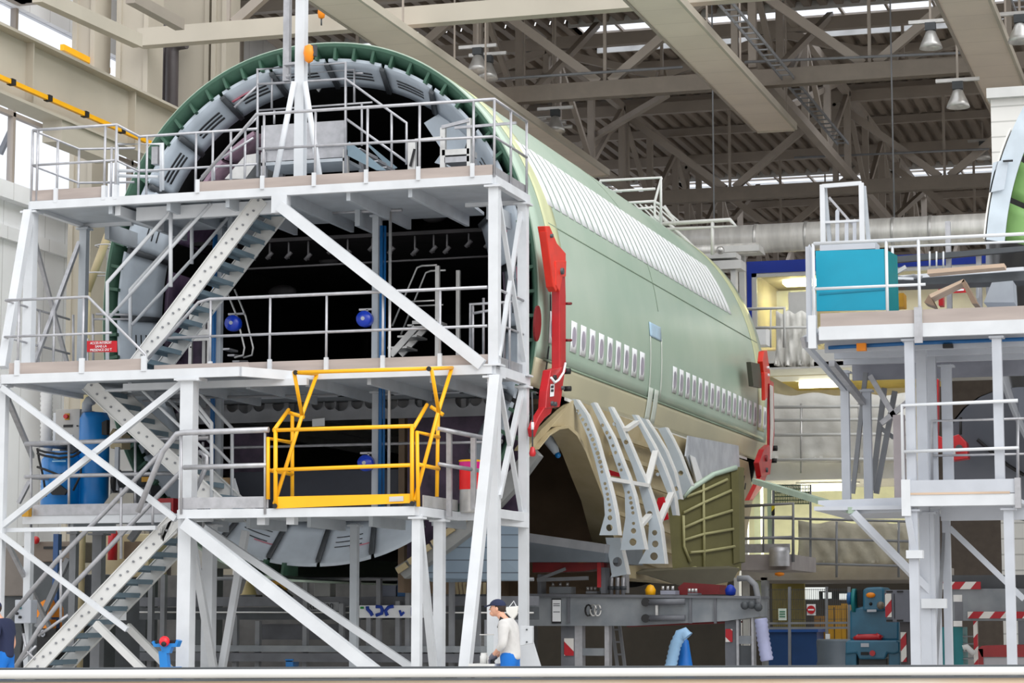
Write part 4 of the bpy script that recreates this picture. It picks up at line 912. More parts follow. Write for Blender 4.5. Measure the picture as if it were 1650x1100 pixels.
handrail(S3, [R(18, 1086), R(65, 1010), R(116, 945), R(232, 822), R(288, 764), R(310, 738), R(322, 728), R(333, 736), R(333, 750), R(310, 800)], .036, GALV, [(R(246, 845), R(246, 806), .022)], [])
handrail(S3, [R(62, 1024), R(110, 990), R(60, 1068)][:2], .022, GALV, [], [[R(30, 1068), R(58, 1040)], [R(38, 1020), R(42, 1048), R(57, 1062)]])
build('support_leg', MB().bar(R(154, 1004, .0), R(262, 1110, .0), .1, .1), WHITE2, S3); build('support_leg', MB().bar(R(205, 1008, .85), R(320, 1125, .85), .09, .1), WHITE2, S3)
build('white_plate', MB().box(R(179, 980, .88).x, R(203, 980, .88).x, ys3+.88, ys3+.9, R(179, 999, .88).z, R(179, 976, .88).z), PAPER, S3)
build('head_gusset', MB().prism([R(258, 850), R(285, 832), R(285, 858), R(266, 874), R(259, 868)], (0, .02, 0)), WHITE2, S3)
# --- yellow pivoting safety gate
YG = YL-.06
GT = thing('safety_gate', 'bright yellow pivoting safety gate on the lower deck edge', 'safety gate', (P(555, 812, YG).x, YG, ZL))
def yb(nm, pts, Ys, r=.028): return build(nm, MB().path([P(u, v, y) for (u, v), y in zip(pts, Ys)], r, 10), YEL, GT)
y0, y1 = YG, YG+.88
yb('top_rail', [(440, 693), (666, 686)], (y0, y0)); yb('middle_rail', [(440, 757), (662, 749)], (y0, y0)); 
yb('upright', [(444, 692), (444, 818)], (y0, y0), .03); yb('upright', [(664, 684), (664, 812)], (y0, y0), .03)
build('kick_plate', MB().prism([P(444, 800, y0), P(664, 795, y0), P(664, 810, y0), P(444, 819, y0)], (0, .02, 0)), YEL, GT)
kp = [P(u, v, y0-.012) for u, v in ((627, 800), (650, 799), (650, 807), (627, 808))]; build('rating_plate', MB().prism(kp, (0, .008, 0)), ALU, GT)
yb('lift_rail', [(474, 600), (694, 593.5)], (y0, y0)); yb('lift_rail', [(690, 593.8), (729, 592.5)], (y0, y1)); yb('lift_rail', [(474, 600), (511, 602)], (y0, y1))
yb('pivot_arm', [(474, 600), (487, 671)], (y0, y0+.5)); yb('pivot_arm', [(511, 602), (488, 665), (442, 812)], (y1, y0+.5, y0)); yb('pivot_arm', [(695, 594), (707, 664)], (y0, y0+.5)); yb('pivot_arm', [(728, 592.5), (706, 664), (668, 806)], (y1, y0+.5, y0))
yb('side_frame', [(432, 804), (432, 706), (471, 713)], (y0, y0, y1)); yb('side_frame', [(471, 802), (471, 668)], (y1, y1)); yb('side_frame', [(432, 757), (471, 764)], (y0, y1)); yb('side_frame', [(442, 692), (465, 660)], (y0, y1-.2)); yb('side_frame', [(464, 664), (490, 672)], (y1-.2, y1-.2))
yb('side_frame', [(674, 816), (672, 696), (707, 704)], (y0, y0, y1)); yb('side_frame', [(704, 800), (706, 660)], (y1, y1)); yb('side_frame', [(674, 748), (707, 755)], (y0, y1)); yb('side_frame', [(666, 690), (688, 652)], (y0, y1-.2)); yb('side_frame', [(694, 655), (714, 668)], (y1-.2, y1-.2))
for u, v, y in ((476, 600, y0), (691, 594, y0), (443, 815, y0), (664, 811, y0)): build('end_cap', MB().tube(P(u, v, y-.035), P(u, v, y+.035), .035, 10), BLACK, GT)
# --- hoist mast with braced foot, standing on the upper deck
ym = 32.5; xmst = X(485, 150, ym)
HM = thing('hoist_mast', 'tall white square hoist mast with braced legs on the upper deck', 'mast', (xmst, ym, ZT))
build('mast', MB().box(xmst-.075, xmst+.075, ym-.075, ym+.075, ZT, 12.2), WHITE, HM)
build('leg', MB().tube(P(474, 132, ym-.1), dn(P(437, 285, ym-.1), ZT), .045, 10), WHITE, HM); build('leg', MB().tube(P(491, 132, ym-.1), dn(P(521, 280, ym-.1), ZT), .045, 10), WHITE, HM)
xs = X(463, 60, ym+.35); build('guide_column', MB().box(xs-.05, xs+.05, ym+.3, ym+.4, P(463, 122, ym).z, 12.2), GALV, HM); build('guide_clip', MB().box(xs, xmst, ym+.2, ym+.3, P(463, 97, ym).z-.02, P(463, 97, ym).z+.02), GALV, HM); build('guide_clip', MB().ball(P(464, 123, ym+.3), .04), GALV, HM)
c = P(492, 86, ym-.1); t = thing('chain_hoist', 'small orange chain hoist hanging on the white mast at the fuselage crown', 'hoist', tuple(c))
build('body', MB().lathe([(0, -.16), (.06, -.12), (.085, 0), (.07, .1), (0, .14)], c+V((.06, 0, 0)), 14), ORANGE, t); build('chain_guide', MB().box(c.x+.1, c.x+.17, ym-.12, ym-.04, c.z-.05, c.z+.12), DGREY, t); build('chain', MB().tube(c+V((.06, 0, -.16)), c+V((.08, 0, -.38)), .012, 6), DGREY, t); build('hanger', MB().bar(c+V((0.0, 0, .1)), c+V((.1, 0, .1)), .03), DGREY, t)
c = P(518, 20, 48.7); t = thing('chain_hoist', 'orange hoist hanging near the roof, left of the left ceiling panel', 'hoist', tuple(c))
build('body', MB().lathe([(0, -.16), (.07, -.12), (.09, 0), (.07, .12), (0, .15)], c, 14), ORANGE, t); build('chain', MB().tube(c+V((0, 0, .14)), (c.x, c.y+.4, 17.9), .015, 6), DGREY, t); build('hook', MB().tube(c+V((0, 0, -.15)), c+V((0, 0, -.3)), .02, 6), DGREY, t)
# --- inner crown access platform
yi, yo = 34.2, 33.4
AP = thing('access_platform', 'grey crown access platform with steps and rails, inside the top of the fuselage mouth', 'work platform', (X(490, 250, yo), 34, ZT))
build('side_panel', MB().box(X(421, 215, yo), X(556, 215, yo), yo, yo+.05, P(488, 238, yo).z, P(488, 198, yo).z), GALV, AP)
build('side_panel', MB().box(X(421, 215, yo), X(556, 215, yo), yo+.03, yo+.06, P(488, 256, yo).z, P(488, 236, yo).z), GALV, AP)
build('floor_plate', MB().box(X(421, 215, yo), X(556, 215, yo), yo, yi, P(488, 258, yo).z-.05, P(488, 258, yo).z), DECK, AP)
build('support_leg', MB().box(X(424, 270, yo)-.04, X(424, 270, yo)+.04, yo, yo+.08, ZT, P(424, 245, yo).z), GALV, AP); build('support_leg', MB().box(X(556, 270, yo)-.04, X(556, 270, yo)+.04, yo, yo+.08, ZT, P(556, 240, yo).z), ALU, AP); build('support_leg', MB().box(X(424, 270, yo)-.04, X(424, 270, yo)+.04, yi-.1, yi, ZT, P(424, 245, yo).z), GALV, AP); build('support_leg', MB().box(X(556, 270, yo)-.04, X(556, 270, yo)+.04, yi-.1, yi, ZT, P(556, 240, yo).z), GALV, AP)
guard([P(415, 285, yo), P(415, 112, yo), P(557, 101, yo), P(557, 280, yo)], [[P(415, 136, yo), P(557, 127, yo), P(631, 181, yo), P(655, 198, yo), P(655, 265, yo)], [P(557, 191, yo), P(655, 261, yo)], [P(378, 173, yo), P(415, 138, yo)]], [(P(631, 270, yo), P(631, 181, yo))], par=AP, r=.024)
guard([P(438, 175, yi), P(438, 122, yi), P(571, 112, yi), P(571, 166, yi)], [[P(415, 178, yi), P(600, 165, yi)], [P(440, 182, yi), P(580, 172, yi)], [P(572, 118, yi), P(585, 118, yi)]], [(P(583, 235, yi), P(583, 166, yi)), (P(442, 200, yi), P(442, 178, yi))], par=AP, r=.02)
build('step_stringer', MB().prism([P(559, 232, yo), P(563, 228, yo), P(622, 274, yo), P(606, 274, yo), P(559, 250, yo)], (0, .03, 0)), TREAD, AP); build('step_stringer', MB().prism([P(590, 232, yi), P(594, 232, yi), P(640, 270, yi), P(630, 274, yi)], (0, .03, 0)), TREAD, AP)
for k in range(4): c = P(570+k*14, 238+k*10, yo); build('step', MB().box(c.x-.1, c.x+.1, yo+.03, yi, c.z-.02, c.z), GALV, AP)
build('ramp_plate', MB().prism([P(362, 288, yo), P(395, 250, yo), P(414, 247, yo), P(414, 262, yo), P(395, 288, yo)], (0, .8, 0)), ALU, AP)
build('gate_post', MB().box(X(657, 250, yo), X(669, 250, yo), yo, yo+.08, ZT, P(663, 225, yo).z), ALU, AP); build('gate_strut', MB().bar(P(661, 268, yo-.03), P(668, 240, yo-.03), .03), BLACK, AP); build('gate_bar', MB().bar(P(669, 226, yo), P(712, 222, yo), .04), ALU, AP)
t = thing('side_platform', 'grey side steps and rail on the upper deck, before the film boards on the right', 'work platform', (X(735, 270, 33.9), 33.7, ZT)); yo = 33.7
build('step', MB().box(X(712, 260, yo), X(756, 260, yo), yo, yo+.4, P(735, 246, yo).z-.03, P(735, 240, yo).z), ALU, t); build('step', MB().box(X(716, 260, yo), X(756, 260, yo), yo, yo+.4, P(735, 258, yo).z-.03, P(735, 252, yo).z), GALV, t)
build('post', MB().box(X(709, 230, yo), X(717, 230, yo), yo, yo+.08, ZT, P(713, 205, yo).z), ALU, t); build('post', MB().box(X(752, 230, yo), X(758, 230, yo), yo, yo+.08, ZT, P(756, 190, yo).z), ALU, t); build('rail', MB().bar(P(712, 205, yo), P(756, 194, yo), .05), GALV, t); build('rail', MB().bar(P(733, 206, yo), P(832, 198, yo), .04), GALV, t)

# cream caged ladder seen between the left posts and the fuselage ring
ycl = 36.5; t = thing('caged_ladder', 'cream sloping ladder tube with thin hoops, left of the fuselage ring', 'ladder', (P(150, 500, ycl).x, ycl, 0))
q0, q1 = P(184, 352, ycl), P(140, 470, ycl)
build('tube', MB().tube(q0, q1, .07, 10), CREAM, t); build('lower_tube', MB().tube(q1, (q1.x, ycl, 0), .07, 10), CREAM, t)
for f in (.42, .8): c = q0.lerp(q1, f); build('hoop', MB().path([c+V((.22*math.cos(a*.628)+.1, .22*math.sin(a*.628), .05)) for a in range(10)], .012, 6, closed=True), GALV, t)
# ================================================================ RIGHT-HAND ACCESS TOWER
YR = 29.5
RT = thing('access_tower', 'grey-white access tower on the right, in front of the second fuselage', 'scaffold tower', (-3.3, 30.5, 0))
PALE = mat('pale_lilac_grey_paint', (184, 188, 196), .45, var=.05)
ZR, ZQ = 5.10, 2.95
def rcol(u, vt, Y, w_, zt, z0=0, m=PALE, ub=None):
    x = P(u, vt, Y).x; o = build('column', MB().box(x-w_/2, x+w_/2, Y-w_/2, Y+w_/2, z0, zt), m, RT)
    build('end_plate', MB().box(x-w_*.8, x+w_*.8, Y-w_*.8, Y+w_*.8, zt-.04, zt-.015), m, o); return o
rcol(1465, 540, YR+.1, .115, ZR-.12, ZQ); rcol(1606, 540, YR+.1, .115, ZR-.12, ZQ)
rcol(1484, 560, YR+.9, .13, ZR-.12, 0); rcol(1503, 700, YR+1.5, .12, ZR-.12, 0)
rcol(1361, 600, YR+2.0, .11, ZR-.3, ZQ); rcol(1398, 700, YR+2.6, .11, ZR-.5, ZQ)
rcol(1473, 900, YR+.1, .115, ZQ-.1); rcol(1627, 900, YR+.1, .115, ZQ-.1); rcol(1499, 900, YR+.9, .11, ZQ-.1); rcol(1526, 900, YR+1.6, .10, ZQ-.1); rcol(1527, 700, YR+1.6, .13, ZR-.3, ZQ)
c = P(1508, 972, YR+.9); build('clamp_block', MB().box(c.x-.17, c.x+.14, c.y-.12, c.y+.02, c.z-.06, c.z+.06), WHITE, RT)
c = P(1475, 893, YR+.1); build('clamp_block', MB().box(c.x-.1, c.x+.1, c.y-.12, c.y+.05, c.z-.05, c.z+.05), WHITE, RT)
def rbr(a, b, Ya, Yb, w_=.09, m=PALE): return build('brace', MB().bar(P(*a, Ya), P(*b, Yb), w_, w_), m, RT)
rbr((1374, 826), (1500, 955), YR+.3, YR+.9, .09); rbr((1372, 822), (1216, 775), YR+.3, YR+6, .08, mat('pale_green_steel', (150, 168, 150), .5))
rbr((1298, 555), (1362, 628), YR+.2, YR+2.0, .07); rbr((1340, 585), (1392, 650), YR+.9, YR+2.6, .08, GALV)
rbr((1395, 600), (1374, 795), YR+2.6, YR+2.6, .06, GREY); rbr((1425, 625), (1405, 790), YR+3, YR+3, .07, GREY); rbr((1442, 630), (1412, 795), YR+2.8, YR+2.8, .07, GREY); rbr((1402, 605), (1442, 672), YR+2.5, YR+2.5, .07, GALV); rbr((1420, 682), (1462, 648), YR+2.5, YR+2.5, .07, GALV); rbr((1420, 690), (1440, 705), YR+3, YR+3, .06, GREY)
rbr((1530, 850), (1650, 965), YR+1.6, YR+1.6, .07); rbr((1522, 840), (1508, 1090), YR+1.6, YR+1.2, .04, GREY); rbr((1463, 830), (1476, 900), YR, YR+.1, .08)
rbr((1612, 520), (1628, 548), YR+.1, YR+.8, .05, GALV)
# upper deck
ua, ub_ = P(1305, 535, YR).x, -2.0
D = build('deck', MB().box(ua+.1, ub_, YR+.02, YR+3.4, ZR-.05, ZR), PALE, RT)
build('edge_beam', MB().box(ua+.12, ub_, YR-.04, YR+.04, ZR-.12, ZR+.05), WHITE, D); build('toe_board', MB().box(ua+.14, P(1474, 500, YR).x, YR-.03, YR-.01, ZR+.05, ZR+.22), TOE, D); build('toe_board', MB().box(P(1487, 500, YR).x, ub_, YR-.03, YR-.01, ZR+.05, ZR+.22), TOE, D)
for k in range(4): build('edge_beam', MB().box(ua+.1, ub_, YR+.5+k*.75, YR+.58+k*.75, ZR-.22, ZR-.05), PALE, D)
build('joint_plate', MB().box(P(1474, 520, YR).x, P(1487, 520, YR).x, YR-.06, YR-.03, ZR-.2, ZR+.25), GALV, D)
build('corner_post', MB().box(P(1309, 520, YR).x-.05, P(1309, 520, YR).x+.05, YR-.04, YR+.05, ZR-.22, ZR+.2), WHITE, D)
zr = ZR+1.12
g = [V((P(1311, 405, YR).x, YR, zr)), V((-1.9, YR, zr))]
guard(g, [[p+V((0, 0, -.58)) for p in (g[0], V((P(1490, 400, YR).x, YR, zr)))]], [(V((P(u, 450, YR).x, YR, ZR)), V((P(u, 450, YR).x, YR, zr))) for u in (1311, 1429, 1481)], r=.022, m=WHITE, par=RT)
build('flat_post', MB().box(P(1301, 450, YR).x-.03, P(1301, 450, YR).x+.03, YR+.05, YR+.09, P(1301, 550, YR).z, P(1301, 396, YR).z), PALE, RT)
build('underslung_arm', MB().bar(P(1294, 552, YR+.1), P(1344, 540, YR+.4), .09, .14), GALV, RT); build('underslung_arm', MB().bar(P(1296, 546, YR+.3), P(1320, 532, YR+.3), .12, .06), WHITE, RT)
build('blue_pipe', MB().path([P(1335, 560, YR+.4), P(1462, 553, YR+.4), P(1650, 546, YR+.4)], .025, 8), HOSE, RT); build('junction_box', MB().box(P(1380, 560, YR+.3).x, P(1395, 560, YR+.3).x, YR+.3, YR+.4, P(1388, 560, YR).z, P(1388, 548, YR).z), ORANGE, RT); build('pipe_clip', MB().box(P(1519, 552, YR+.35).x, P(1535, 552, YR+.35).x, YR+.33, YR+.43, P(1525, 555, YR).z, P(1525, 549, YR).z), BLACK, RT)
# inner dark rail boards of the upper deck
build('dark_beam', MB().prism([P(1428, 414, YR+3), P(1650, 396, YR+3), P(1650, 404, YR+3), P(1428, 411+13, YR+3)], (0, .1, 0)), DGREY, RT); guard([P(1432, 398, YR+3), P(1650, 389, YR+3)], [], [(P(1438, 500, YR+3), P(1438, 398, YR+3)), (P(1575, 480, YR+3), P(1575, 440, YR+3))], r=.018, m=WHITE, par=RT)
build('shelf_beam', MB().prism([P(1432, 450, YR+2.4), P(1650, 434, YR+2.4), P(1650, 452, YR+2.4), P(1440, 460, YR+2.4)], (0, .5, 0)), DGREY, RT); build('shelf_rail', MB().bar(P(1432, 448, YR+2.3), P(1650, 433, YR+2.3), .05), WHITE, RT)
for u in (1498, 1509, 1520): build('thin_post', MB().tube(P(u, 432, YR+2.6), P(u, 405, YR+2.6), .012, 6), WHITE, RT)
build('inner_column', MB().box(P(1524, 420, YR+3.2).x, P(1532, 420, YR+3.2).x, YR+3.2, YR+3.3, ZR, P(1528, 356, YR+3.2).z), GALV, RT); build('inner_column', MB().box(P(1574, 480, YR+3.2).x, P(1582, 480, YR+3.2).x, YR+3.2, YR+3.3, ZR, P(1578, 405, YR+3.2).z), GALV, RT)
# lower deck
la, lb = P(1456, 800, YR).x, P(1644, 800, YR).x
D = build('deck', MB().box(la, lb, YR+.02, YR+3.2, ZQ-.05, ZQ), PALE, RT)
build('edge_beam', MB().box(la, lb, YR-.04, YR+.04, ZQ-.08, ZQ+.06), WHITE, D); build('toe_board', MB().box(la+.05, lb-.06, YR-.04, YR-.02, ZQ+.07, ZQ+.24), PALE, D); build('toe_board', MB().box(la+.07, lb-.12, YR-.05, YR-.04, ZQ+.06, ZQ+.085), BRICKY, D)
build('corner_post', MB().box(la-.02, la+.09, YR-.06, YR+.04, ZQ-.2, ZQ+.25), WHITE, D); build('corner_post', MB().box(lb-.06, lb+.01, YR-.06, YR+.04, ZQ-.12, ZQ+.25), GALV, D)
build('edge_beam', MB().box(P(1516, 830, YR+1).x, lb, YR+1.0, YR+1.08, ZQ-.22, ZQ-.05), PALE, D)
zq = ZQ+1.18
guard([V((la, YR, ZQ)), V((la, YR, zq)), V((lb, YR, zq+.02)), V((lb, YR, ZQ))], [[V((la, YR, ZQ+.6)), V((lb, YR, ZQ+.62))]], [], r=.024, m=WHITE, par=RT)
guard([P(1502, 775, YR+1.4), P(1502, 678, YR+1.4), P(1650, 674, YR+1.4)], [[P(1502, 734, YR+1.4), P(1650, 731, YR+1.4)]], [(P(1640, 775, YR+1.4), P(1640, 676, YR+1.4))], r=.018, m=GALV, par=RT)
D = build('deck', MB().box(P(1318, 820, YR+.6).x, la, YR+.3, YR+3.0, ZQ-.1, ZQ-.05), PALE, RT)
build('edge_beam', MB().prism([P(1318, 806, YR+.4), P(1458, 801, YR+.4), P(1458, 824, YR+.4), P(1372, 828, YR+.4), P(1318, 812, YR+.4)], (0, .06, 0)), PALE, D)
build('mid_frame', MB().box(P(1440, 740, YR+1.8).x, P(1458, 740, YR+1.8).x, YR+1.8, YR+1.9, ZQ, P(1450, 668, YR+1.8).z), mat('lilac_grey_panel', (176, 166, 168), .5), RT)
# grey tarpaulin sheets under the upper deck
build('soffit_sheet', MB().box(P(1375, 600, YR+2.8).x, ub_, YR+2.7, YR+2.75, P(1400, 612, YR+2.7).z, P(1400, 560, YR+2.7).z), mat('grey_soffit_sheet', (134, 136, 146), .6, var=.12), RT)
# turquoise screen sheet
t = thing('turquoise_screen', 'turquoise sheet screen lashed to the upper right platform', 'screen', (P(1372, 500, YR+.5).x, YR+.5, ZR)); yt = YR+.45
build('sheet', MB().prism([P(1314, 404, yt), P(1424, 401, yt), P(1427, 499, yt), P(1316, 501, yt)], (0, .03, 0)), TURQ, t)
build('side_sheet', MB().prism([P(1424, 401, yt), P(1427, 499, yt), P(1427, 499, yt)+V((.08, .6, 0)), P(1424, 401, yt)+V((.08, .6, 0))], (.01, 0, 0)), TEAL, t)
build('crease', MB().prism([P(1320, 472, yt-.01), P(1426, 464, yt-.01), P(1426, 467, yt-.01), P(1320, 475, yt-.01)], (0, .01, 0)), mat('turquoise_hem', (0, 126, 154), .5), t)
build('top_tray', MB().prism([P(1321, 393, yt), P(1410, 388, yt), P(1410, 400, yt), P(1321, 404, yt)], (0, .4, 0)), PALE, t)
# folding access frame above it
t = thing('roof_hatch_frame', 'white upright hatch frame standing above the turquoise screen', 'frame', (P(1360, 390, YR+.5).x, YR+.5, 6.2)); y = YR+.5
for u, v in ((1325, 297), (1388, 294)): build('upright', MB().box(P(u, 340, y).x-.03, P(u, 340, y).x+.03, y, y+.06, P(u, 392, y).z, P(u, v, y).z), WHITE, t); build('flange', MB().bar(P(u+4, v+6, y+.1), P(u+12, 392, y+.1), .05), DECK, t)
build('top_bar', MB().bar(P(1325, 300, y+.03), P(1388, 295, y+.03), .05), WHITE, t); build('middle_bar', MB().bar(P(1330, 358, y+.05), P(1388, 355, y+.05), .03), WHITE, t)
for u in (1349, 1364, 1377): build('slat', MB().prism([P(u-3, 392, y+.05), P(u+3, 392, y+.05), P(u+3, 340 if u == 1349 else 356, y+.05), P(u, 336 if u == 1349 else 352, y+.05), P(u-3, 340 if u == 1349 else 356, y+.05)], (0, .02, 0)), PALE, t)
build('cross_strut', MB().bar(P(1336, 318, y+.12), P(1378, 366, y+.12), .03), GALV, t)
tag(build('pointed_slat', MB().prism([P(1300, 556, YR+.2), P(1308, 556, YR+.2), P(1308, 400, YR+.2), P(1304, 393, YR+.2), P(1300, 400, YR+.2)], (0, .02, 0)), PALE), 'tall white pointed slat at the left end of the upper right platform', 'slat')
# loose things on the upper right deck
t = thing('timber_box', 'open timber crate leaning on the upper right platform', 'crate', (P(1525, 490, YR+.6).x, YR+.6, ZR)); y = YR+.6
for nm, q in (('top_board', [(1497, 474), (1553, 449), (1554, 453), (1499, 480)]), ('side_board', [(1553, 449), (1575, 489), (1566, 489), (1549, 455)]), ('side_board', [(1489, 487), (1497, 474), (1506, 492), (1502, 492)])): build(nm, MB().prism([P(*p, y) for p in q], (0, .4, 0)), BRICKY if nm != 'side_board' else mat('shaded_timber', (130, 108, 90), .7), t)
tag(build('timber_plank', MB().prism([P(1494, 434, YR+1.6), P(1618, 424, YR+1.6), P(1618, 430, YR+1.6), P(1494, 441, YR+1.6)], (0, .3, 0)), BRICKY), 'long pale timber plank lying on the shelf of the upper right platform', 'plank')
t = thing('clamp_tool', 'metal clamp tool lying on the shelf beside the turquoise screen', 'tool', tuple(P(1455, 440, YR+2))); y = YR+2.0
build('arm', MB().bar(P(1436, 444, y), P(1460, 430, y), .07, .05), ALU, t); build('jaw', MB().bar(P(1432, 440, y), P(1440, 448, y), .08, .1), GALV, t); build('handle', MB().path([P(1442, 446, y), P(1456, 448, y), P(1472, 444, y), P(1486, 447, y)], .025, 8), GREY, t); build('base', MB().bar(P(1432, 448, y), P(1472, 449, y), .06, .03), WHITE, t)
tag(build('grey_cover', MB().prism([P(1585, 487, YR+1), P(1598, 455, YR+1), P(1632, 452, YR+1), P(1634, 487, YR+1)], (0, .5, 0)), mat('grey_plastic', (150, 156, 164), .5)), 'light grey moulded cover standing at the right end of the upper platform', 'cover')
tag(build('red_post', MB().box(P(1512, 470, YR+3.5).x, P(1519, 470, YR+3.5).x, YR+3.5, YR+3.7, P(1515, 492, YR+3.5).z, P(1515, 455, YR+3.5).z), RED), 'red upright glimpsed behind the leaning timber crate', 'post')
t = thing('red_notice', 'small red notice board behind the leaning timber crate', 'sign', tuple(P(1545, 480, YR+4))); y = YR+4
build('board', MB().prism([P(1536, 462, y), P(1560, 460, y), P(1560, 471, y), P(1536, 472, y)], (0, .02, 0)), SIGNR, t); build('print', MB().prism([P(1539, 466, y-.01), P(1553, 465, y-.01), P(1553, 468, y-.01), P(1539, 469, y-.01)], (0, .008, 0)), PAPER, t)
tag(build('ochre_cabinet', MB().box(P(1441, 480, YR+3).x, P(1456, 480, YR+3).x, YR+3, YR+3.3, P(1450, 494, YR+3).z, P(1450, 472, YR+3).z), GOLD), 'small ochre box beside the turquoise screen on the upper platform', 'box')
# ================================================================ BEHIND, RIGHT: office, screens, duct
# silver duct
yd = 57.0; a = P(1020, 374, yd); b = P(1650, 343, yd); zc = P(1300, 381, yd).z; r = .36
t = thing('air_duct', 'large silver foil air duct crossing behind the fuselage tail', 'duct', (-8, yd, zc-r))
build('pipe', MB().tube((a.x, yd, zc), (6.0, yd, zc), r, 24), DUCT, t)
for u in (1219, 1300, 1440, 1500): x = P(u, 380, yd).x; build('band', MB().tube((x-.04, yd, zc), (x+.04, yd, zc), r+.015, 24), ALU, t)
build('lower_pipe', MB().tube((P(1040, 400, yd-.6).x, yd-.6, P(1200, 400, yd-.6).z), (P(1220, 392, yd-.6).x, yd-.6, P(1200, 400, yd-.6).z), .13, 12), DUCT, t)
build('hanger_box', MB().box(P(1155, 400, yd-.8).x, P(1223, 400, yd-.8).x, yd-.8, yd, P(1190, 405, yd-.8).z, P(1190, 395, yd-.8).z), WHITE2, t)
for u in (1150, 1440): x = P(u, 300, yd).x; build('hanger', MB().tube((x, yd, zc+r), (x, yd, 18.3), .02, 6), GREY, t)
build('support_post', MB().box(P(1192, 450, yd).x, P(1201, 450, yd).x, yd-.1, yd+.1, 0, P(1192, 404, yd).z), WHITE2, t)
# white crown dock behind the tail
t = thing('crown_dock', 'white railed dock over the rear fuselage crown', 'work platform', tuple(P(1065, 360, 48.5))); y = 48.5
guard([P(962, 310, y), P(968, 291, y), P(1065, 286, y), P(1065, 370, y)], [[P(970, 309, y), P(1056, 304, y)], [P(990, 328, y), P(1055, 324, y)], [P(1010, 338, y), P(1056, 334, y)], [P(1066, 286, y), P(1055, 325, y), P(1055, 350, y), P(1066, 358, y)], [P(1055, 325, y), P(1065, 330, y)]], [(P(970, 312, y), P(968, 291, y))], par=t, r=.035, m=WHITE2)
y = 52
guard([P(1062, 361, y), P(1176, 354, y), P(1186, 364, y), P(1066, 370, y)], [[P(1062, 345, y), P(1130, 410, y)], [P(1070, 332, y), P(1090, 362, y)], [P(1148, 354, y), P(1148, 410, y)]], [], par=t, r=.05, m=WHITE2)
for k in range(9): build('slat', MB().bar(P(995+k*9, 325+k*1, 50), P(1022+k*9, 356-k*0, 50), .05, .03), WHITE2, t)
for k in range(4): build('deck_bar', MB().bar(P(1020+k*12, 352+k*8, 51), P(1062+k*2, 350+k*8, 51), .12, .05), WHITE2, t)
build('beam', MB().box(P(1100, 420, 55).x, P(1186, 420, 55).x, 55, 55.6, P(1150, 416, 55).z, P(1150, 408, 55).z), WHITE2, t)
build('beam', MB().box(P(1115, 430, 55).x, P(1194, 430, 55).x, 55, 55.6, P(1150, 434, 55).z, P(1150, 420, 55).z), CREAM if False else WHITE2, t)
build('column', MB().box(P(1176, 460, 55).x, P(1184, 460, 55).x, 55.1, 55.4, 0, P(1180, 430, 55).z), WHITE2, t)
build('lamp_knob', MB().ball(P(1161, 403, 54.8), .1), ALU, t)
# blue framed office box on a mezzanine
yo = 60.0
xo0, xo1 = P(1205, 440, yo).x, 2.0; zf = P(1250, 560, yo).z; zt_ = P(1250, 424, yo).z; zb_ = P(1250, 440, yo).z
t = thing('office_cabin', 'cream office cabin with a royal blue fascia behind the fuselage tail', 'cabin', (-7, yo, zf))
build('fascia', MB().box(xo0, xo1, yo-.15, yo, zb_, zt_+.05), BLUE_D, t); build('corner_post', MB().box(xo0, xo0+.12, yo-.15, yo, zf-2, zb_), BLUE_D, t)
build('white_frame', MB().box(xo0+.12, xo0+.25, yo-.12, yo, zf, zb_).box(xo0+.12, xo1, yo-.12, yo, zb_-.1, zb_), WHITE2, t)
build('mullion', MB().box(P(1300, 480, yo).x, P(1306, 480, yo).x, yo-.1, yo, zf, zb_), WHITE2, t)
build('rear_wall', MB().box(xo0, xo1, yo+5, yo+5.1, zf-.2, zt_), OFFW, t); build('side_wall', MB().box(xo0-.1, xo0, yo, yo+5, zf-.2, zt_), OFFW, t); build('soffit', MB().box(xo0, xo1, yo, yo+5, zt_-.1, zt_), OFFW, t); build('floor_plate', MB().box(xo0, xo1, yo-.2, yo+5, zf-.5, zf-.2), WHITE2, t)
build('whiteboard', MB().box(P(1238, 500, yo+4).x, P(1310, 500, yo+4).x, yo+4, yo+4.05, P(1270, 530, yo+4).z, P(1270, 468, yo+4).z), PAPER, t)
for u, v in ((1282, 449), (1293, 460), (1313, 460)): c = P(u, v, yo+2.5); build('ceiling_light', MB().box(c.x-.32, c.x+.32, yo+2.3, yo+2.9, zt_-.22, zt_-.12), TUBE, t)
build('glass', MB().box(xo0+.25, xo1, yo-.07, yo-.06, zf, zb_-.1), GLASS, t)
build('poster', MB().box(P(1292, 480, yo+3.9).x, P(1300, 480, yo+3.9).x, yo+3.9, yo+3.95, P(1296, 491, yo+4).z, P(1296, 477, yo+4).z), YEL, t)
li = bpy.data.lights.new('office_lamp', 'AREA'); li.energy = 70; li.size = 4; li.color = (1, .97, .9); lo = bpy.data.objects.new('office_lamp', li); COL.objects.link(lo); lo.location = (-8, yo+2.5, zt_-.3)
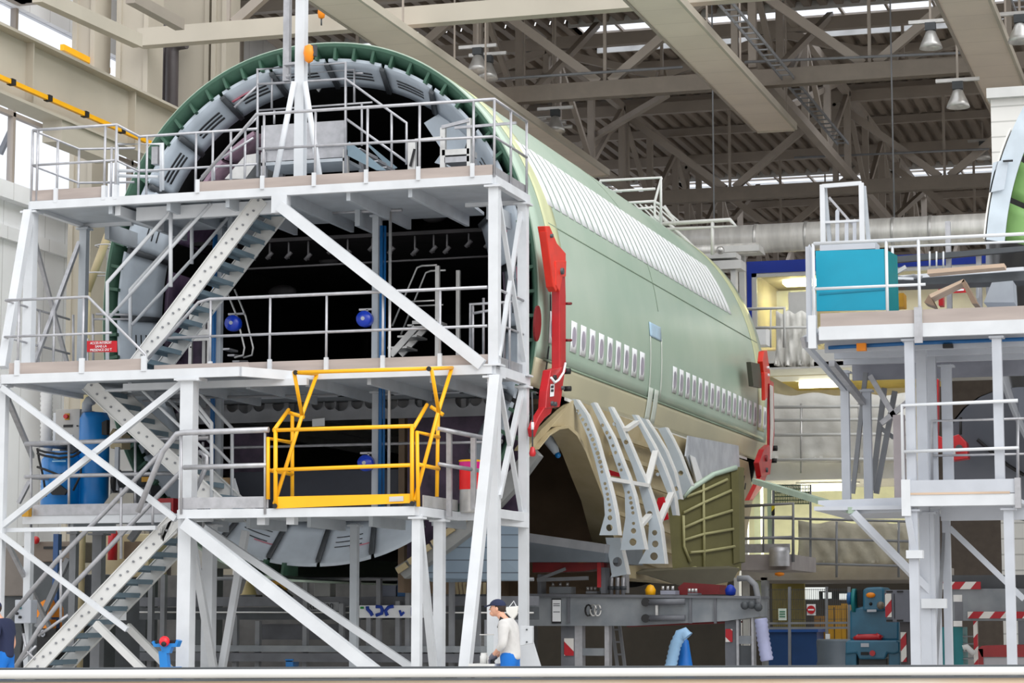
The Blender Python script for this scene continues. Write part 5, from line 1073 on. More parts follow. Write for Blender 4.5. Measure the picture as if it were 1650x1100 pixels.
# fluorescent lit bays with white dust sheets below the office
yw = 56.5
def px_box(u0, u1, v0, v1, Y, d): return MB().box(P(u0, v0, Y).x, P(u1, v0, Y).x, Y, Y+d, P((u0+u1)/2, v1, Y).z, P((u0+u1)/2, v0, Y).z)
MZ = thing('mezzanine', 'lit mezzanine bay with yellow soffit behind the fuselage tail', 'mezzanine', (P(1330, 640, yw).x, yw, 0))
build('slab', px_box(1222, 1470, 562, 592, yw, 3), WHITE2, MZ); build('slab', px_box(1215, 1470, 740, 772, yw, 3.5), WHITE2, MZ); build('slab', px_box(1180, 1490, 908, 934, yw, 6), mat('grey_concrete_slab', (140, 134, 128), .7), MZ)
build('rear_wall', px_box(1180, 1490, 560, 775, yw+6, .2), OFFW, MZ); build('rear_wall', px_box(1180, 1490, 775, 910, yw+6, .2), mat('yellow_green_wall', (206, 206, 170), .7, var=.06), MZ)
build('soffit', MB().box(P(1215, 592, yw).x, P(1470, 592, yw).x, yw, yw+6, P(1300, 590, yw).z-.0, P(1300, 590, yw).z+.1), mat('ochre_soffit', (190, 168, 84), .6), MZ); build('soffit_beam', px_box(1236, 1400, 600, 604, yw+1.5, .1), OFFW, MZ)
build('column', px_box(1212, 1222, 560, 1000, yw+1, .4), mat('pale_green_column', (206, 214, 182), .5), MZ); build('column', px_box(1226, 1236, 930, 1080, yw, .3), GREY, MZ)
def lit(u0, u1, v, Y, lab):
    a, b = P(u0, v, Y), P(u1, v, Y); t = thing('fluorescent_lamp', lab, 'lamp', tuple((a+b)/2)); zz = (a.z+b.z)/2
    build('tube', MB().tube((a.x, Y, zz), (b.x, Y, zz), .09, 10), TUBE, t); build('housing', MB().box(a.x-.1, b.x+.1, Y-.12, Y+.12, zz+.09, zz+.2), WHITE2, t); return (a+b)/2
pl = [lit(1288, 1358, 619, yw+3, 'lit fluorescent lamp under the yellow soffit above the white dust sheets'), lit(1250, 1340, 776, yw+2, 'upper lit fluorescent lamp below the white dust sheets'), lit(1290, 1378, 785, yw+1, 'lower lit fluorescent lamp below the white dust sheets')]
for p, e in zip(pl, (90, 120, 120)):
    li = bpy.data.lights.new('bay_lamp_light', 'AREA'); li.energy = e; li.size = 2; li.color = (1, .97, .82); lo = bpy.data.objects.new('bay_lamp_light', li); COL.objects.link(lo); lo.location = p+V((0, 0, -.15))
# dust sheets hung on rails
def cloth(name, u0, u1, v0, v1, Y, m, lab, sag=.12, n=26, rows=9):
    g = MB(); R = []
    for j in range(rows):
        f = j/(rows-1); row = []
        for i in range(n):
            h = i/(n-1); p = P(u0+(u1-u0)*h, v0+(v1-v0)*f, Y); p.y += sag*(math.sin(h*19+f*5)+.6*math.sin(h*41-f*9+1))*.5*(.3+f); p.z += -.08*math.sin(h*math.pi*3)**2*(1-f); row.append(p)
        R.append(row)
    g.slab(R, (0, .02, 0)); return tag(build(name, g, m), lab, 'dust sheet')
cloth('dust_sheet', 1238, 1462, 632, 745, yw-.4, CLOTH, 'large white dust sheet hung below the lit yellow soffit')
cloth('dust_sheet', 1250, 1312, 500, 590, yw-2.2, CLOTH, 'crumpled white dust sheet bundled on rails left of the upper right platform', .22, 20, 9)
cloth('dust_sheet', 1286, 1470, 838, 908, yw-.8, CANVAS, 'beige canvas sheet hung on rails above the dark ground-level bay', .15)
t = thing('screen_rails', 'white rails holding the large dust sheet behind the tail', 'rail', tuple(P(1340, 745, yw-.7))); y = yw-.7
for v in (655, 676, 700, 740): build('rail', MB().tube(P(1238, v+1, y), P(1462, v-1, y), .04, 8), WHITE2, t)
for u in (1291, 1384): build('post', MB().tube(P(u, 762, y), P(u, 650, y), .03, 8), ALU, t)
t = thing('canvas_rails', 'dark rails in front of the beige canvas sheet', 'rail', tuple(P(1370, 905, yw-1.1))); y = yw-1.1
for v in (836, 868, 908): build('rail', MB().tube(P(1230, v-2, y), P(1470, v+4, y), .03, 8), GREY, t)
for u in (1348, 1448): build('post', MB().tube(P(u, 930, y), P(u, 840, y), .03, 8), GREY, t)
t = thing('balcony_rail', 'white balcony rail left of the crumpled dust sheet, above the fuselage tail', 'railing', tuple(P(1230, 560, yw-2.5))); y = yw-2.5
guard([P(1198, 498, y), P(1264, 496, y), P(1264, 560, y)], [[P(1212, 528, y), P(1305, 527, y)]], [(P(1242, 560, y), P(1242, 496, y))], par=t, r=.04, m=WHITE2)
tag(build('white_cabinet', px_box(1214, 1234, 528, 555, yw-1, .6), PAPER), 'white cabinet with a red corner label above the fuselage tail', 'cabinet')
tag(build('white_cabinet', px_box(1270, 1310, 470, 560, yw+1, .6), WHITE2), 'white cupboard front seen through the office window', 'cabinet')
# landing at ground bay: low guard rail and green mesh
t = thing('landing_rail', 'grey landing with guard rail at the lower end of the fuselage tail', 'work platform', tuple(P(1235, 915, 50))); y = 50
guard([P(1200, 815, y), P(1278, 811, y), P(1278, 905, y)], [[P(1195, 834, y), P(1278, 833, y)], [P(1190, 868, y), P(1278, 865, y)]], [(P(1230, 890, y), P(1230, 812, y))], par=t, r=.035, m=GREY)
build('deck', px_box(1183, 1276, 893, 918, y, 3), mat('grey_landing', (146, 140, 140), .6), t); build('kerb', px_box(1190, 1272, 876, 890, y+.3, .1), GALV, t); build('bollard', MB().lathe([(.0, .42), (.2, .4), (.22, .3), (.22, 0)], P(1256, 912, y-.2), 16), GALV, t)
build('amber_lamp', MB().lathe([(0, 0), (.1, -.02), (.1, -.07), (0, -.1)], P(1256, 921, y-.2), 12), ORANGE, t)
t = thing('mesh_fence', 'green wire mesh panel beside the lit lamps at the fuselage tail', 'fence', tuple(P(1270, 905, yw-1))); y = yw-1
for u in (1246, 1306): build('post', MB().bar(P(u, 780, y), P(u, 912, y), .05), GREY, t)
for k in range(22): build('wire', MB().tube(P(1248+k*2.6, 812, y), P(1248+k*2.6, 780, y), .012, 4), mat('green_wire', (46, 78, 62), .5) if k == 0 else bpy.data.materials['green_wire'], t)
for k in range(6): build('wire', MB().tube(P(1246, 782+k*6, y), P(1306, 781+k*6, y), .012, 4), bpy.data.materials['green_wire'], t)
tag(build('hazard_plate', px_box(1243, 1248, 812, 830, y-.5, .03), HAZY), 'black and yellow striped plate on the pale post by the mesh fence', 'sign')
tag(build('mesh_post', px_box(1236, 1243, 785, 880, y, .3), mat('pale_green_post', (196, 216, 186), .5)), 'pale green post beside the mesh fence at the fuselage tail', 'post')
# white slatted screen on the right, behind the second fuselage
SS = tag(build('slatted_screen', MB().box(P(1597, 200, 46).x, 9, 46, 46.3, 0, P(1600, 148, 46).z), CLADH), 'white slatted screen wall at the upper right, below the right ceiling panel', 'screen')
build('cap', MB().box(P(1591, 200, 45.9).x, 9, 45.85, 46.35, P(1600, 160, 46).z, P(1600, 144, 46).z), WHITE2, SS)
# ================================================================ UNDER THE FUSELAGE AND ON THE FLOOR
def pbox(u0, u1, v0, v1, Y, d): return MB().box(P(u0, v0, Y).x, P(u1, v0, Y).x, Y, Y+d, P((u0+u1)/2, v1, Y).z, P((u0+u1)/2, v0, Y).z)
def ppoly(pts, Y, d): return MB().prism([P(u, v, Y) for u, v in pts], (0, d, 0))
JIG = mat('worn_grey_jig_steel', (118, 124, 130), .5, var=.22, scale=2, c2=(146, 150, 154)); JIG2 = mat('shop_grey_steel', (104, 106, 112), .5, var=.15)
# main cross beam with legs
yj = 37.5
JB = thing('jig_beam', 'long worn grey steel beam on legs under the fuselage tail, right of the stairs', 'beam', (P(1035, 980, yj).x, yj, 0))
build('beam', ppoly([(852, 957), (1223, 962), (1223, 993), (1170, 1000), (1020, 1008), (852, 1008)], yj, .7), JIG, JB)
build('beam_flange', ppoly([(850, 956), (1224, 960), (1224, 964), (850, 961)], yj-.06, .85), JIG2, JB)
for u in (914, 1110, 1150): build('rib', pbox(u, u+4, 961, 1004, yj-.03, .05), JIG2, JB)
for u0, u1, v1 in ((926, 938, 1130), (974, 981, 1130), (904, 926, 1130), (1186, 1190, 1130), (1210, 1214, 1130)): build('leg', pbox(u0, u1, 1006 if u0 < 1100 else 990, v1, yj+.1, .2), GALV if u1-u0 < 15 else JIG2, JB).location.z = 0
build('leg_tie', pbox(938, 974, 1044, 1056, yj+.12, .1), JIG, JB); build('leg_tie', pbox(1190, 1210, 1024, 1037, yj+.12, .1), JIG, JB); build('leg_body', pbox(1168, 1186, 1000, 1130, yj+.15, .3), JIG2, JB); build('leg_body', pbox(1190, 1210, 1040, 1130, yj+.15, .2), DGREY, JB)
build('hazard_plate', ppoly([(909, 1028), (924, 1028), (924, 1056), (909, 1056)], yj+.07, .02), HAZ2, JB); build('hazard_plate', ppoly([(1169, 1013), (1180, 1013), (1180, 1034), (1169, 1034)], yj+.12, .02), HAZ2, JB)
build('rating_plate', ppoly([(889, 964), (904, 964), (904, 1004), (889, 1004)], yj-.02, .01), BLACK, JB); o = build('paper_notice', ppoly([(890, 966), (903.5, 966), (903.5, 1001), (890, 1001)], yj-.03, .01), PAPER, JB)
for v in (972, 975, 985): build('printed_line', ppoly([(891.5, v), (902, v), (902, v+1), (891.5, v+1)], yj-.035, .004), INK, o)
for u in (948, 956, 963): build('cable_coil', MB().path([P(u+5*math.cos(a*.6), 983+9*math.sin(a*.6), yj-.06-.01*a) for a in range(11)], .015, 6), BLACK if u == 948 else ALU, JB)
for v in (970, 996):
    build('cylinder', MB().tube(P(1044, v, yj-.1), P(1104, v-1, yj-.1), .05, 12), JIG2, JB); build('cylinder_eye', MB().tube(P(1040, v, yj-.16), P(1040, v, yj-.04), .07, 12), BLACK, JB)
build('cylinder_link', pbox(1056, 1060, 972, 996, yj-.08, .06), ALU, JB); build('red_rail', ppoly([(1010, 1007), (1192, 1000), (1192, 1003), (1010, 1010)], yj+.2, .2), DRED, JB)
build('bent_tube', MB().path([P(1188, 932, yj), P(1205, 931, yj), P(1217, 942, yj), P(1221, 960, yj), P(1222, 978, yj)], .05, 10), GREY, JB)
for u, v in ((1200, 975), (1211, 974), (1222, 978)): build('hose_fitting', MB().ball(P(u, v, yj-.12), .07, 10), DGREY, JB)
# red carriage above the beam
yc = 37.6
RC = thing('red_carriage', 'dark red wheeled carriage on top of the grey jig beam, under the gear bay', 'carriage', (P(915, 955, yc).x, yc, P(915, 957, yj).z))
build('body', ppoly([(858, 897), (968, 893), (968, 915), (940, 920), (858, 922)], yc, .6), DRED, RC); build('post', pbox(962, 968, 895, 946, yc-.02, .2), RED, RC)
for u0, u1 in ((903, 920), (932, 950)): build('warning_label', pbox(u0, u1, 898, 906, yc-.02, .01), mat('dull_yellow_label', (206, 186, 84), .6), RC)
build('strut', MB().bar(P(866, 934, yc), P(948, 931, yc), .06), GREY, RC); build('strut', MB().bar(P(866, 934, yc), P(912, 916, yc), .05), GREY, RC); build('pedestal', pbox(968, 975, 914, 956, yc, .3), JIG2, RC); build('pedestal', pbox(866, 872, 925, 956, yc, .3), JIG2, RC)
for k, (u0, u1, v0, v1, m, lab) in enumerate([(885, 920, 941, 956, JIG, 'small bolted grey valve block on the jig beam, above the paper notice'), (944, 962, 948, 956, GREY, 'low grey clamp on the jig beam beside the red carriage post'), (1064, 1088, 947, 957.5, mat('lilac_grey_box', (150, 152, 166), .5), 'light grey junction box on the jig beam under the olive panel'), (1108, 1124, 951, 958, JIG2, 'small grey bracket on the jig beam right of the junction box')]):
    t = thing('jig_fitting', lab, 'fitting', tuple(P((u0+u1)/2, v1, yj+.3))); build('body', pbox(u0, u1, v0+4, v1, yj+.2, .3), m, t)
    for q in range(3): c = P(u0+(u1-u0)*(q+.5)/3, v0+3, yj+.3); build('bolt', MB().tube(c, c+V((0, 0, .06)), .025, 8), ALU, t)
for k, u in enumerate((985, 995, 1004)):
    t = thing('screw_jack', ('first', 'second', 'third')[k]+' steel screw jack from the left on the grey jig beam', 'jack', tuple(P(u, 958, yj+.3)))
    build('stem', MB().tube(P(u, 958, yj+.3), P(u, 930, yj+.3), .035, 10), GALV, t); build('nut', MB().tube(P(u, 950, yj+.3), P(u, 944, yj+.3), .06, 8), DGREY, t)
t = thing('support_pedestal', 'grey forked support pedestal below the longest wing root frame', 'support', tuple(P(1000, 958, yj+.4))); build('fork', pbox(966, 973, 912, 955, yj+.45, .2), GALV, t); build('fork', pbox(1003, 1009, 916, 955, yj+.45, .2), GALV, t); build('cradle', ppoly([(980, 880), (1000, 885), (1000, 925), (990, 930), (984, 922)], yj+.5, .12), GREY, t)
for u, m, lab in ((1048, YEL, 'small yellow valve knob on the jig beam'), (1177, BLUE_D, 'royal blue bottle-shaped valve on the jig beam near the tail')): c = P(u, 950, yj+.3); tag(build('valve', MB().lathe([(0, -.1), (.08, -.08), (.09, 0), (.05, .07), (0, .09)], c, 14), m), lab, 'valve')
tag(build('red_canopy', ppoly([(1092, 946), (1102, 938), (1160, 942), (1160, 957), (1096, 958)], yj+.6, .5), DRED), 'dark red cover on the jig beam below the olive fairing panel', 'cover')
# corrugated blue hoses
def hose(name, pts, r, Y, label, m):
    c = [P(u, v, Y) for u, v in pts]; g = MB(); dense = []
    for a, b in zip(c[:-1], c[1:]):
        n = max(2, int((b-a).length/.035)); dense += [a.lerp(b, k/n) for k in range(n)]
    dense.append(c[-1]); nn = 12; prev = None; rings = []
    for i, p in enumerate(dense):
        d = (dense[min(i+1, len(dense)-1)]-dense[max(i-1, 0)]).normalized(); a = (d.cross(V((0, 1, 0)))).normalized(); b = d.cross(a); rr = r*(1 if i % 2 else .86)
        rings.append([p+(a*math.cos(t)+b*math.sin(t))*rr for t in (2*math.pi*k/nn for k in range(nn))])
    g.add([q for R in rings for q in R], [(i*nn+k, i*nn+(k+1) % nn, (i+1)*nn+(k+1) % nn, (i+1)*nn+k) for i in range(len(rings)-1) for k in range(nn)], True)
    return tag(build(name, g, m), label, 'hose')
HB = mat('pale_blue_hose', (150, 190, 226), .4, var=.1)
hose('ribbed_hose', [(1068, 1165), (1078, 1085), (1088, 1040), (1096, 1023), (1103, 1020), (1108, 1026)], .10, 36.6, 'pale ribbed hose arching up beside the blue cone under the tail', HB)
tag(build('blue_cone', MB().lathe([(.20, 0), (.16, .5), (.06, 1.15), (0, 1.2)], V((P(1104, 1100, 36.9).x, 36.9, 0)), 20), mat('cobalt_blue_cloth', (20, 110, 196), .5)), 'tall cobalt blue cone standing beside the ribbed hose', 'cone')
hose('ribbed_hose', [(1226, 996), (1230, 1030), (1236, 1064)], .11, 37.2, 'pale ribbed hose hanging at the right end of the jig beam', mat('lilac_hose', (168, 172, 206), .4, var=.1))
tag(build('blue_funnel', MB().lathe([(.12, .55), (.2, .2), (.24, 0)], V((P(1238, 1100, 37.2).x, 37.2, 0)), 18), BLUE), 'blue funnel base on the floor under the hanging ribbed hose', 'funnel')
t = thing('step_ladder', 'dark folding step ladder under the grey jig beam', 'ladder', (P(995, 1100, 38.3).x, 38.3, 0)); y = 38.3
for a, b in (((986, 1006), (1004, 1150)), ((998, 1006), (1016, 1150))): build('rail', MB().bar(P(*a, y), dn(P(*b, y), 0), .05), GREY, t)
for k in range(6): build('rung', MB().bar(P(987+2.6*k, 1014+k*20, y), P(999+2.6*k, 1014+k*20, y), .03), GREY, t)
# grey jig structure on the left under the deck (long beams with posts, pipes, lettered beam)
yk = 35.6
JL = thing('assembly_jig', 'long grey lettered assembly jig frame beneath the fuselage mouth', 'frame', (P(540, 990, yk).x, yk, 0))
build('beam', pbox(225, 860, 961, 976, yk, .3), JIG2, JB if False else JL); build('beam', pbox(225, 860, 978, 998, yk+.05, .3), DGREY, JL); build('beam', pbox(225, 790, 1040, 1050, yk-.4, .3), JIG, JL); build('beam', pbox(225, 800, 1052, 1066, yk-.4, .4), JIG2, JL)
build('inner_panel', pbox(420, 560, 1005, 1030, yk+.4, .1), JIG2, JL); build('top_rail', MB().tube(P(345, 932, yk), P(860, 933, yk), .03, 8), GREY, JL); build('thin_pipe', MB().tube(P(225, 986, yk-.1), P(860, 987, yk-.1), .015, 6), ALU, JL)
for u, a, b in ((491, 934, 1130), (574, 932, 1130), (609, 932, 1130), (656, 930, 1130), (684, 975, 1130), (726, 934, 1130), (768, 960, 1130), (242, 925, 1130), (262, 925, 1130), (378, 990, 1130), (414, 1000, 1130), (549, 972, 1060), (593, 995, 1060), (640, 968, 1060)): build('post', pbox(u-3, u+4, a, b, yk-.25, .1), GREY, JL)
build('name_plate', pbox(496, 546, 970, 984, yk-.02, .01), mat('grey_name_plate', (150, 152, 156), .5), JL)
x0 = P(518, 977, yk); text('lettering', 'RE 2020', .13, V((x0.x, yk-.04, x0.z)), (1, 0, 0), (0, 0, 1), INK, JL)
BN = thing('banner', 'white banner with blue curved letters hung on the jig frame', 'banner', tuple(P(615, 994, yk-.3))); yb_ = yk-.28
build('board', pbox(579, 684, 975, 995, yb_, .02), PAPER, BN); build('green_square', pbox(580.5, 586, 977, 980.5, yb_-.012, .01), mat('green_print', (20, 140, 60), .6), BN)
BLP = mat('blue_print', (20, 60, 160), .6)
def arc(pts, r=.03): build('blue_letter', MB().path([P(u, v, yb_-.012) for u, v in pts], r, 6), BLP, BN)
arc([(592, 976.5), (592, 981), (597, 986), (600, 991.5)]); arc([(606, 977), (614, 977.5), (616, 982), (615, 988), (606, 991)]); arc([(634, 976.5), (626, 978), (621, 984), (624, 991.5)])
arc([(644, 983), (647, 992)], .02); arc([(646, 991), (651, 986)], .02); arc([(664, 978), (664, 992)], .02)
# under-jig clutter boxes
for u0, u1, v0, v1, Yc, m, lab, cat in [(506, 532, 937, 961, 35.62, mat('pale_grey_box', (150, 150, 150), .6), 'pale grey electrical box on the jig frame below the mouth', 'box'), (460, 472, 1063, 1074, 35.2, BLUE, 'small blue box under the lowest jig beams', 'box'), (640, 653, 934, 961, 35.62, HOSE, 'blue canister behind the posts of the jig frame', 'canister'), (780, 842, 968, 1176, 36.6, PALE, 'pale control cabinet behind the capped worker', 'cabinet'),
                                 (614, 638, 944, 961, 35.62, mat('grey_case', (124, 130, 146), .6), 'grey case on the jig frame above the banner', 'case'), (393, 410, 935, 958, 35.75, mat('beige_cone_stack', (190, 170, 120), .6), 'stack of beige cones on the jig frame behind the long brace', 'cones')]:
    t = thing(lab.split()[-1] if False else cat if cat != 'cones' else 'cone_stack', lab, cat if cat != 'cones' else 'cones', tuple(P((u0+u1)/2, v1, Yc)))
    if cat == 'cones': build('cone', MB().lathe([(.15, 0), (.12, .02), (.02, .32), (0, .33)], P((u0+u1)/2, v1, Yc), 14), m, t); build('base', pbox(u0-2, u1+2, v1, v1+3, Yc-.14, .28), DGREY, t)
    else: build('body', pbox(u0, u1, v0, v1, Yc, .26), m, t, .01); build('lid', pbox(u0-.5, u1+.5, v0-1.5, v0+1, Yc-.01, .28), m, t)
t = thing('yellow_pulley', 'ochre pulley wheel behind the long white brace', 'pulley', tuple(P(446, 948, 36))); build('wheel', MB().tube(P(446, 944, 36), P(446, 944, 36)+V((0, .1, 0)), .16, 20), GOLD, t); build('bracket', MB().bar(P(446, 944, 35.98), P(470, 962, 35.98), .06), BLACK, t)
t = thing('tool_rack', 'rack of upright pale tools behind the front leg of the tower', 'rack', tuple(P(755, 958, 36.4))); build('tray', pbox(732, 788, 957, 966, 36.3, .4), DGREY, t)
for k in range(8): build('tool', MB().bar(P(738+k*6, 957, 36.4), P(735+k*6.5, 938, 36.4), .04), CREAM, t)
# wall of dark shop behind: shelving blocks on the left ground
for u0, u1, v0, v1, Yc, m, lab in [(50, 118, 872, 905, 37.5, mat('taupe_machine', (110, 98, 88), .6), 'taupe machine block behind the left columns, under the lower deck'), (118, 170, 925, 1000, 38.5, JIG2, 'grey machine block behind the bottom stairs'), (0, 40, 880, 960, 39, mat('dim_rack', (120, 112, 106), .6), 'dim storage rack at the left picture edge, under the lower deck'), (300, 345, 870, 915, 38, mat('pale_panel', (190, 188, 184), .6), 'pale panel with red buttons behind the left columns'), (165, 240, 860, 930, 40, CREAM, 'cream machine housing behind the bottom handrails')]:
    t = thing('machine', lab, 'machine', (P((u0+u1)/2, v1, Yc).x, Yc, 0)); a = pbox(u0, u1, v0, v1, Yc, .8); build('body', a, m, t, .02); build('stand', pbox(u0+4, u1-4, v1, 1180, Yc+.1, .5), DGREY, t)
    if u0 == 300:
        for u, v in ((314, 891), (316, 910), (357, 912)): c = P(min(u, 340), v, Yc); build('button', MB().tube(c, c+V((0, -.05, 0)), .06, 14), RED, t)
    if u0 == 50: c = P(62, 872, Yc); build('lamp', MB().ball(c+V((0, -.1, .02)), .07), RED, t); build('slots', pbox(70, 110, 880, 884, Yc-.02, .02), BLACK, t)
    if u0 == 165: build('hatch', pbox(200, 235, 872, 900, Yc-.03, .03), BROWN, t); build('extinguisher', MB().lathe([(0, .6), (.05, .58), (.09, .5), (.09, 0), (0, 0)], P(181, 902, Yc-.3), 14), RED, t)
t = thing('tool_trolley', 'orange floor machine behind the lower handrails', 'machine', (P(75, 1000, 33.6).x, 33.6, 0)); y = 33.6
build('body', ppoly([(58, 994), (62, 972), (72, 966), (78, 980), (78, 994)], y, .5), ORANGE, t); build('body', pbox(62, 76, 998, 1014, y, .5), ORANGE, t); build('base', pbox(60, 90, 1012, 1160, y-.02, .6), BLACK, t); build('emblem', MB().path([P(69+3*math.cos(a*.7), 1020+5*math.sin(a*.7), y-.05) for a in range(9)], .012, 6), PALE, t); build('mast', pbox(86, 94, 860, 1012, y+.3, .12), mat('deep_blue_mast', (46, 82, 132), .5), t)
t = thing('control_box', 'grey control box with black buttons on the left column behind the bottom handrails', 'box', tuple(P(36, 1003, 31.6))); y = 31.6
build('body', pbox(24, 50, 966, 1004, y-.12, .2), PALE, t, .01)
for u, v, m in ((33, 979, TEAL), (28, 988, BLACK), (33, 994, BLACK)): c = P(u, v, y-.13); build('button', MB().tube(c, c+V((0, -.03, 0)), .022, 10), m, t)
build('cable', MB().path([P(36, 1004, y), P(38, 1020, y), P(34, 1050, y), P(38, 1100, y)], .02, 8), BLACK, t)
# blue stand with red knob
ys_ = 30.4; cx = P(268, 1070, ys_)
t = thing('roller_stand', 'bright blue pedestal stand with a red and black knob at the foot of the tower', 'stand', (cx.x, ys_, 0))
build('column', MB().bar(P(264, 1048, ys_), dn(P(276, 1120, ys_), .0), .12, .1), BLUE, t); build('head', ppoly([(244, 1034), (248, 1042), (284, 1042), (288, 1032), (284, 1030), (282, 1036), (250, 1037), (247, 1032)], ys_-.05, .12), BLUE, t); build('neck', ppoly([(258, 1042), (276, 1042), (272, 1052), (262, 1052)], ys_-.05, .1), BLUE, t)
build('knob', MB().ball(P(265, 1033, ys_-.08), .075, 14), mat('scarlet_knob', (226, 30, 44), .4), t); build('bolt', MB().ball(P(264, 1037, ys_-.13), .04, 10), BLACK, t); build('pad', pbox(250, 282, 1031, 1036, ys_-.03, .06), BLACK, t); build('foot', ppoly([(262, 1074), (286, 1074), (292, 1180), (262, 1180)], ys_-.06, .14), BLUE, t)
# ---- lower deck machines: blue tank unit, control cabinet, ducts
yv = 32.7
t = thing('vacuum_unit', 'blue cylindrical vacuum unit with black cables on the left of the lower deck', 'vacuum unit', (P(118, 812, yv).x, yv, ZL))
c = P(150, 808, yv+.3); zc0 = ZL+.02; r = .235
build('tank', MB().lathe([(0, zc0+1.66), (r*.8, zc0+1.64), (r, zc0+1.54), (r, zc0+.12), (r*.97, zc0+.1), (0, zc0+.1)], V((c.x, c.y, 0)), 28), BLUE, t)
c2_ = P(98, 808, yv+.1); r2 = .31
build('filter_drum', MB().lathe([(0, zc0+1.04), (r2*.7, zc0+1.03), (r2, zc0+.9), (r2, zc0+.12), (0, zc0+.1)], V((c2_.x, c2_.y, 0)), 28), BLUE, t)
build('body', MB().box(c2_.x, c.x, c2_.y, c2_.y+.5, zc0+.12, zc0+.92), BLUE, t); build('base', MB().box(c2_.x-.25, c.x+.22, c2_.y-.2, c2_.y+.55, zc0, zc0+.1), BLACK, t)
build('dark_band', ppoly([(164, 680), (172, 676), (172, 700), (164, 700)], yv, .1), BLACK, t)
for v, s in ((728, 3), (734, 4), (756, 9)): build('cable', MB().path([P(60, v-4, yv-.1 -.2), P(72, v, yv-.1 -.22), P(95, v+s, yv-.1 -.24), P(118, v+s*.3, yv-.1 -.22), P(130, v-6, yv-.1 -.2)], .018, 8), BLACK, t)
build('cable', MB().path([P(60, 722, yv-.1 -.2), P(63, 740, yv-.1 -.2), P(70, 770, yv-.1 -.2), P(74, 800, yv-.1 -.2)], .018, 8), BLACK, t); build('cable', MB().path([P(131, 738, yv-.1 -.2), P(130, 765, yv-.1 -.2), P(118, 790, yv-.1 -.2)], .018, 8), BLACK, t)
build('vent_flap', ppoly([(80, 792), (95, 780), (108, 790), (104, 797), (84, 797)], yv-.3, .05), BLACK, t)
for k, (u0, u1, v) in enumerate(((86, 100, 737.5), (84, 106, 741.5))): build('faint_lettering', pbox(u0, u1, v, v+2.2, yv-.1 -.19, .006), mat('pale_blue_print', (150, 196, 226), .6) if k == 0 else bpy.data.materials['pale_blue_print'], t)
build('top_pipe', MB().path([P(140, 664, yv+.3), P(140, 652, yv+.3), P(144, 646, yv+.3), P(150, 644, yv+.3)], .08, 12), DECK, t)
t = thing('control_cabinet', 'grey control cabinet with a red switch above the blue vacuum unit', 'cabinet', (P(115, 710, yv+.3).x, yv+.3, ZL)); y = yv+.25
build('body', pbox(90, 129, 659, 712, y, .3), mat('cabinet_grey', (178, 176, 172), .5), t, .008); build('side', MB().box(P(129, 690, y).x, P(138, 690, y).x, y+.02, y+.3, P(133, 712, y).z, P(133, 660, y).z), GREY, t); build('stand', MB().box(P(92, 700, y).x, P(128, 700, y).x, y+.1, y+.25, ZL, P(110, 712, y).z), DGREY, t)
c = P(108, 671, y-.01); build('red_switch', MB().tube(c, c+V((0, -.06, 0)), .035, 14), RED, t); build('switch_plate', MB().box(c.x-.04, c.x+.04, y-.012, y, c.z-.05, c.z+.05), GOLD, t); build('display', pbox(102, 117, 684, 688, y-.012, .01), BLACK, t); build('label_plate', pbox(104, 117, 700, 704, y-.012, .01), PAPER, t); c = P(125, 686, y-.01); build('key_lock', MB().tube(c, c+V((0, -.02, 0)), .012, 8), BLACK, t)
build('rail_post', pbox(86, 90, 665, 712, y, .05), WHITE, t)
tag(hose('flexible_duct', [(75, 820), (75, 700), (75, 628)], .10, 33.0, 'pale ribbed duct standing left of the control cabinet', mat('pale_duct', (206, 206, 206), .5)), 'pale ribbed duct standing left of the control cabinet', 'duct')
t = thing('floor_pump', 'dark pump with hoses on the lower deck, right of the blue tank', 'pump', (P(205, 800, 32.9).x, 32.9, ZL)); y = 32.9
build('base', ppoly([(166, 813), (180, 794), (215, 794), (215, 813)], y-.1, .4), mat('beige_casting', (190, 184, 170), .6), t); build('motor', MB().tube(P(195, 772, y), P(240, 772, y), .13, 16), DGREY, t); build('fan', MB().tube(P(186, 775, y), P(192, 775, y), .18, 18), BLACK, t); build('bracket', pbox(185, 191, 720, 790, y-.1, .06), PALE, t); build('hood', ppoly([(176, 700), (182, 690), (196, 700), (196, 722), (178, 722)], y, .3), CREAM, t); build('yellow_label', pbox(228, 244, 768, 776, y-.15, .02), GOLD, t); build('plinth', MB().box(P(180, 800, y).x, P(245, 800, y).x, y-.05, y+.3, ZL, P(200, 782, y).z), DGREY, t)
tag(build('red_tray', MB().box(P(255, 800, 32.9).x, P(284, 800, 32.9).x, 32.8, 33.1, ZL, P(270, 803, 32.9).z), RED), 'red tray on the lower deck beside the stairs foot', 'tray')
tag(build('carton', MB().box(P(343, 790, 33.1).x, P(372, 790, 33.1).x, 33.0, 33.25, ZL, P(358, 770, 33.1).z), mat('carton_brown', (176, 146, 108), .7)), 'brown carton on the lower deck behind the white stair posts', 'carton')
for c0, lab in (((754, 776), 'drum with red and magenta sides on the lower deck, behind the right columns'),):
    y = 32.45; c = P(758, 790, y); t = thing('waste_drum', lab, 'drum', (c.x, y, ZL)); zt = P(758, 742, y).z
    build('drum', MB().lathe([(0, ZL), (.15, ZL), (.16, ZL+.03), (.155, zt-.3), (.16, zt-.28)], V((c.x, y, 0)), 22), ALU, t); build('liner', MB().lathe([(.162, zt-.42), (.162, zt-.08)], V((c.x, y, 0)), 22), mat('bright_red_plastic', (238, 12, 16), .4), t); build('magenta_band', MB().lathe([(.164, zt-.14), (.164, zt-.02)], V((c.x, y, 0)), 22), mat('magenta_plastic', (214, 20, 132), .4), t); build('rim', MB().lathe([(.165, zt-.02), (.172, zt), (.15, zt+.01)], V((c.x, y, 0)), 22), YEL, t)
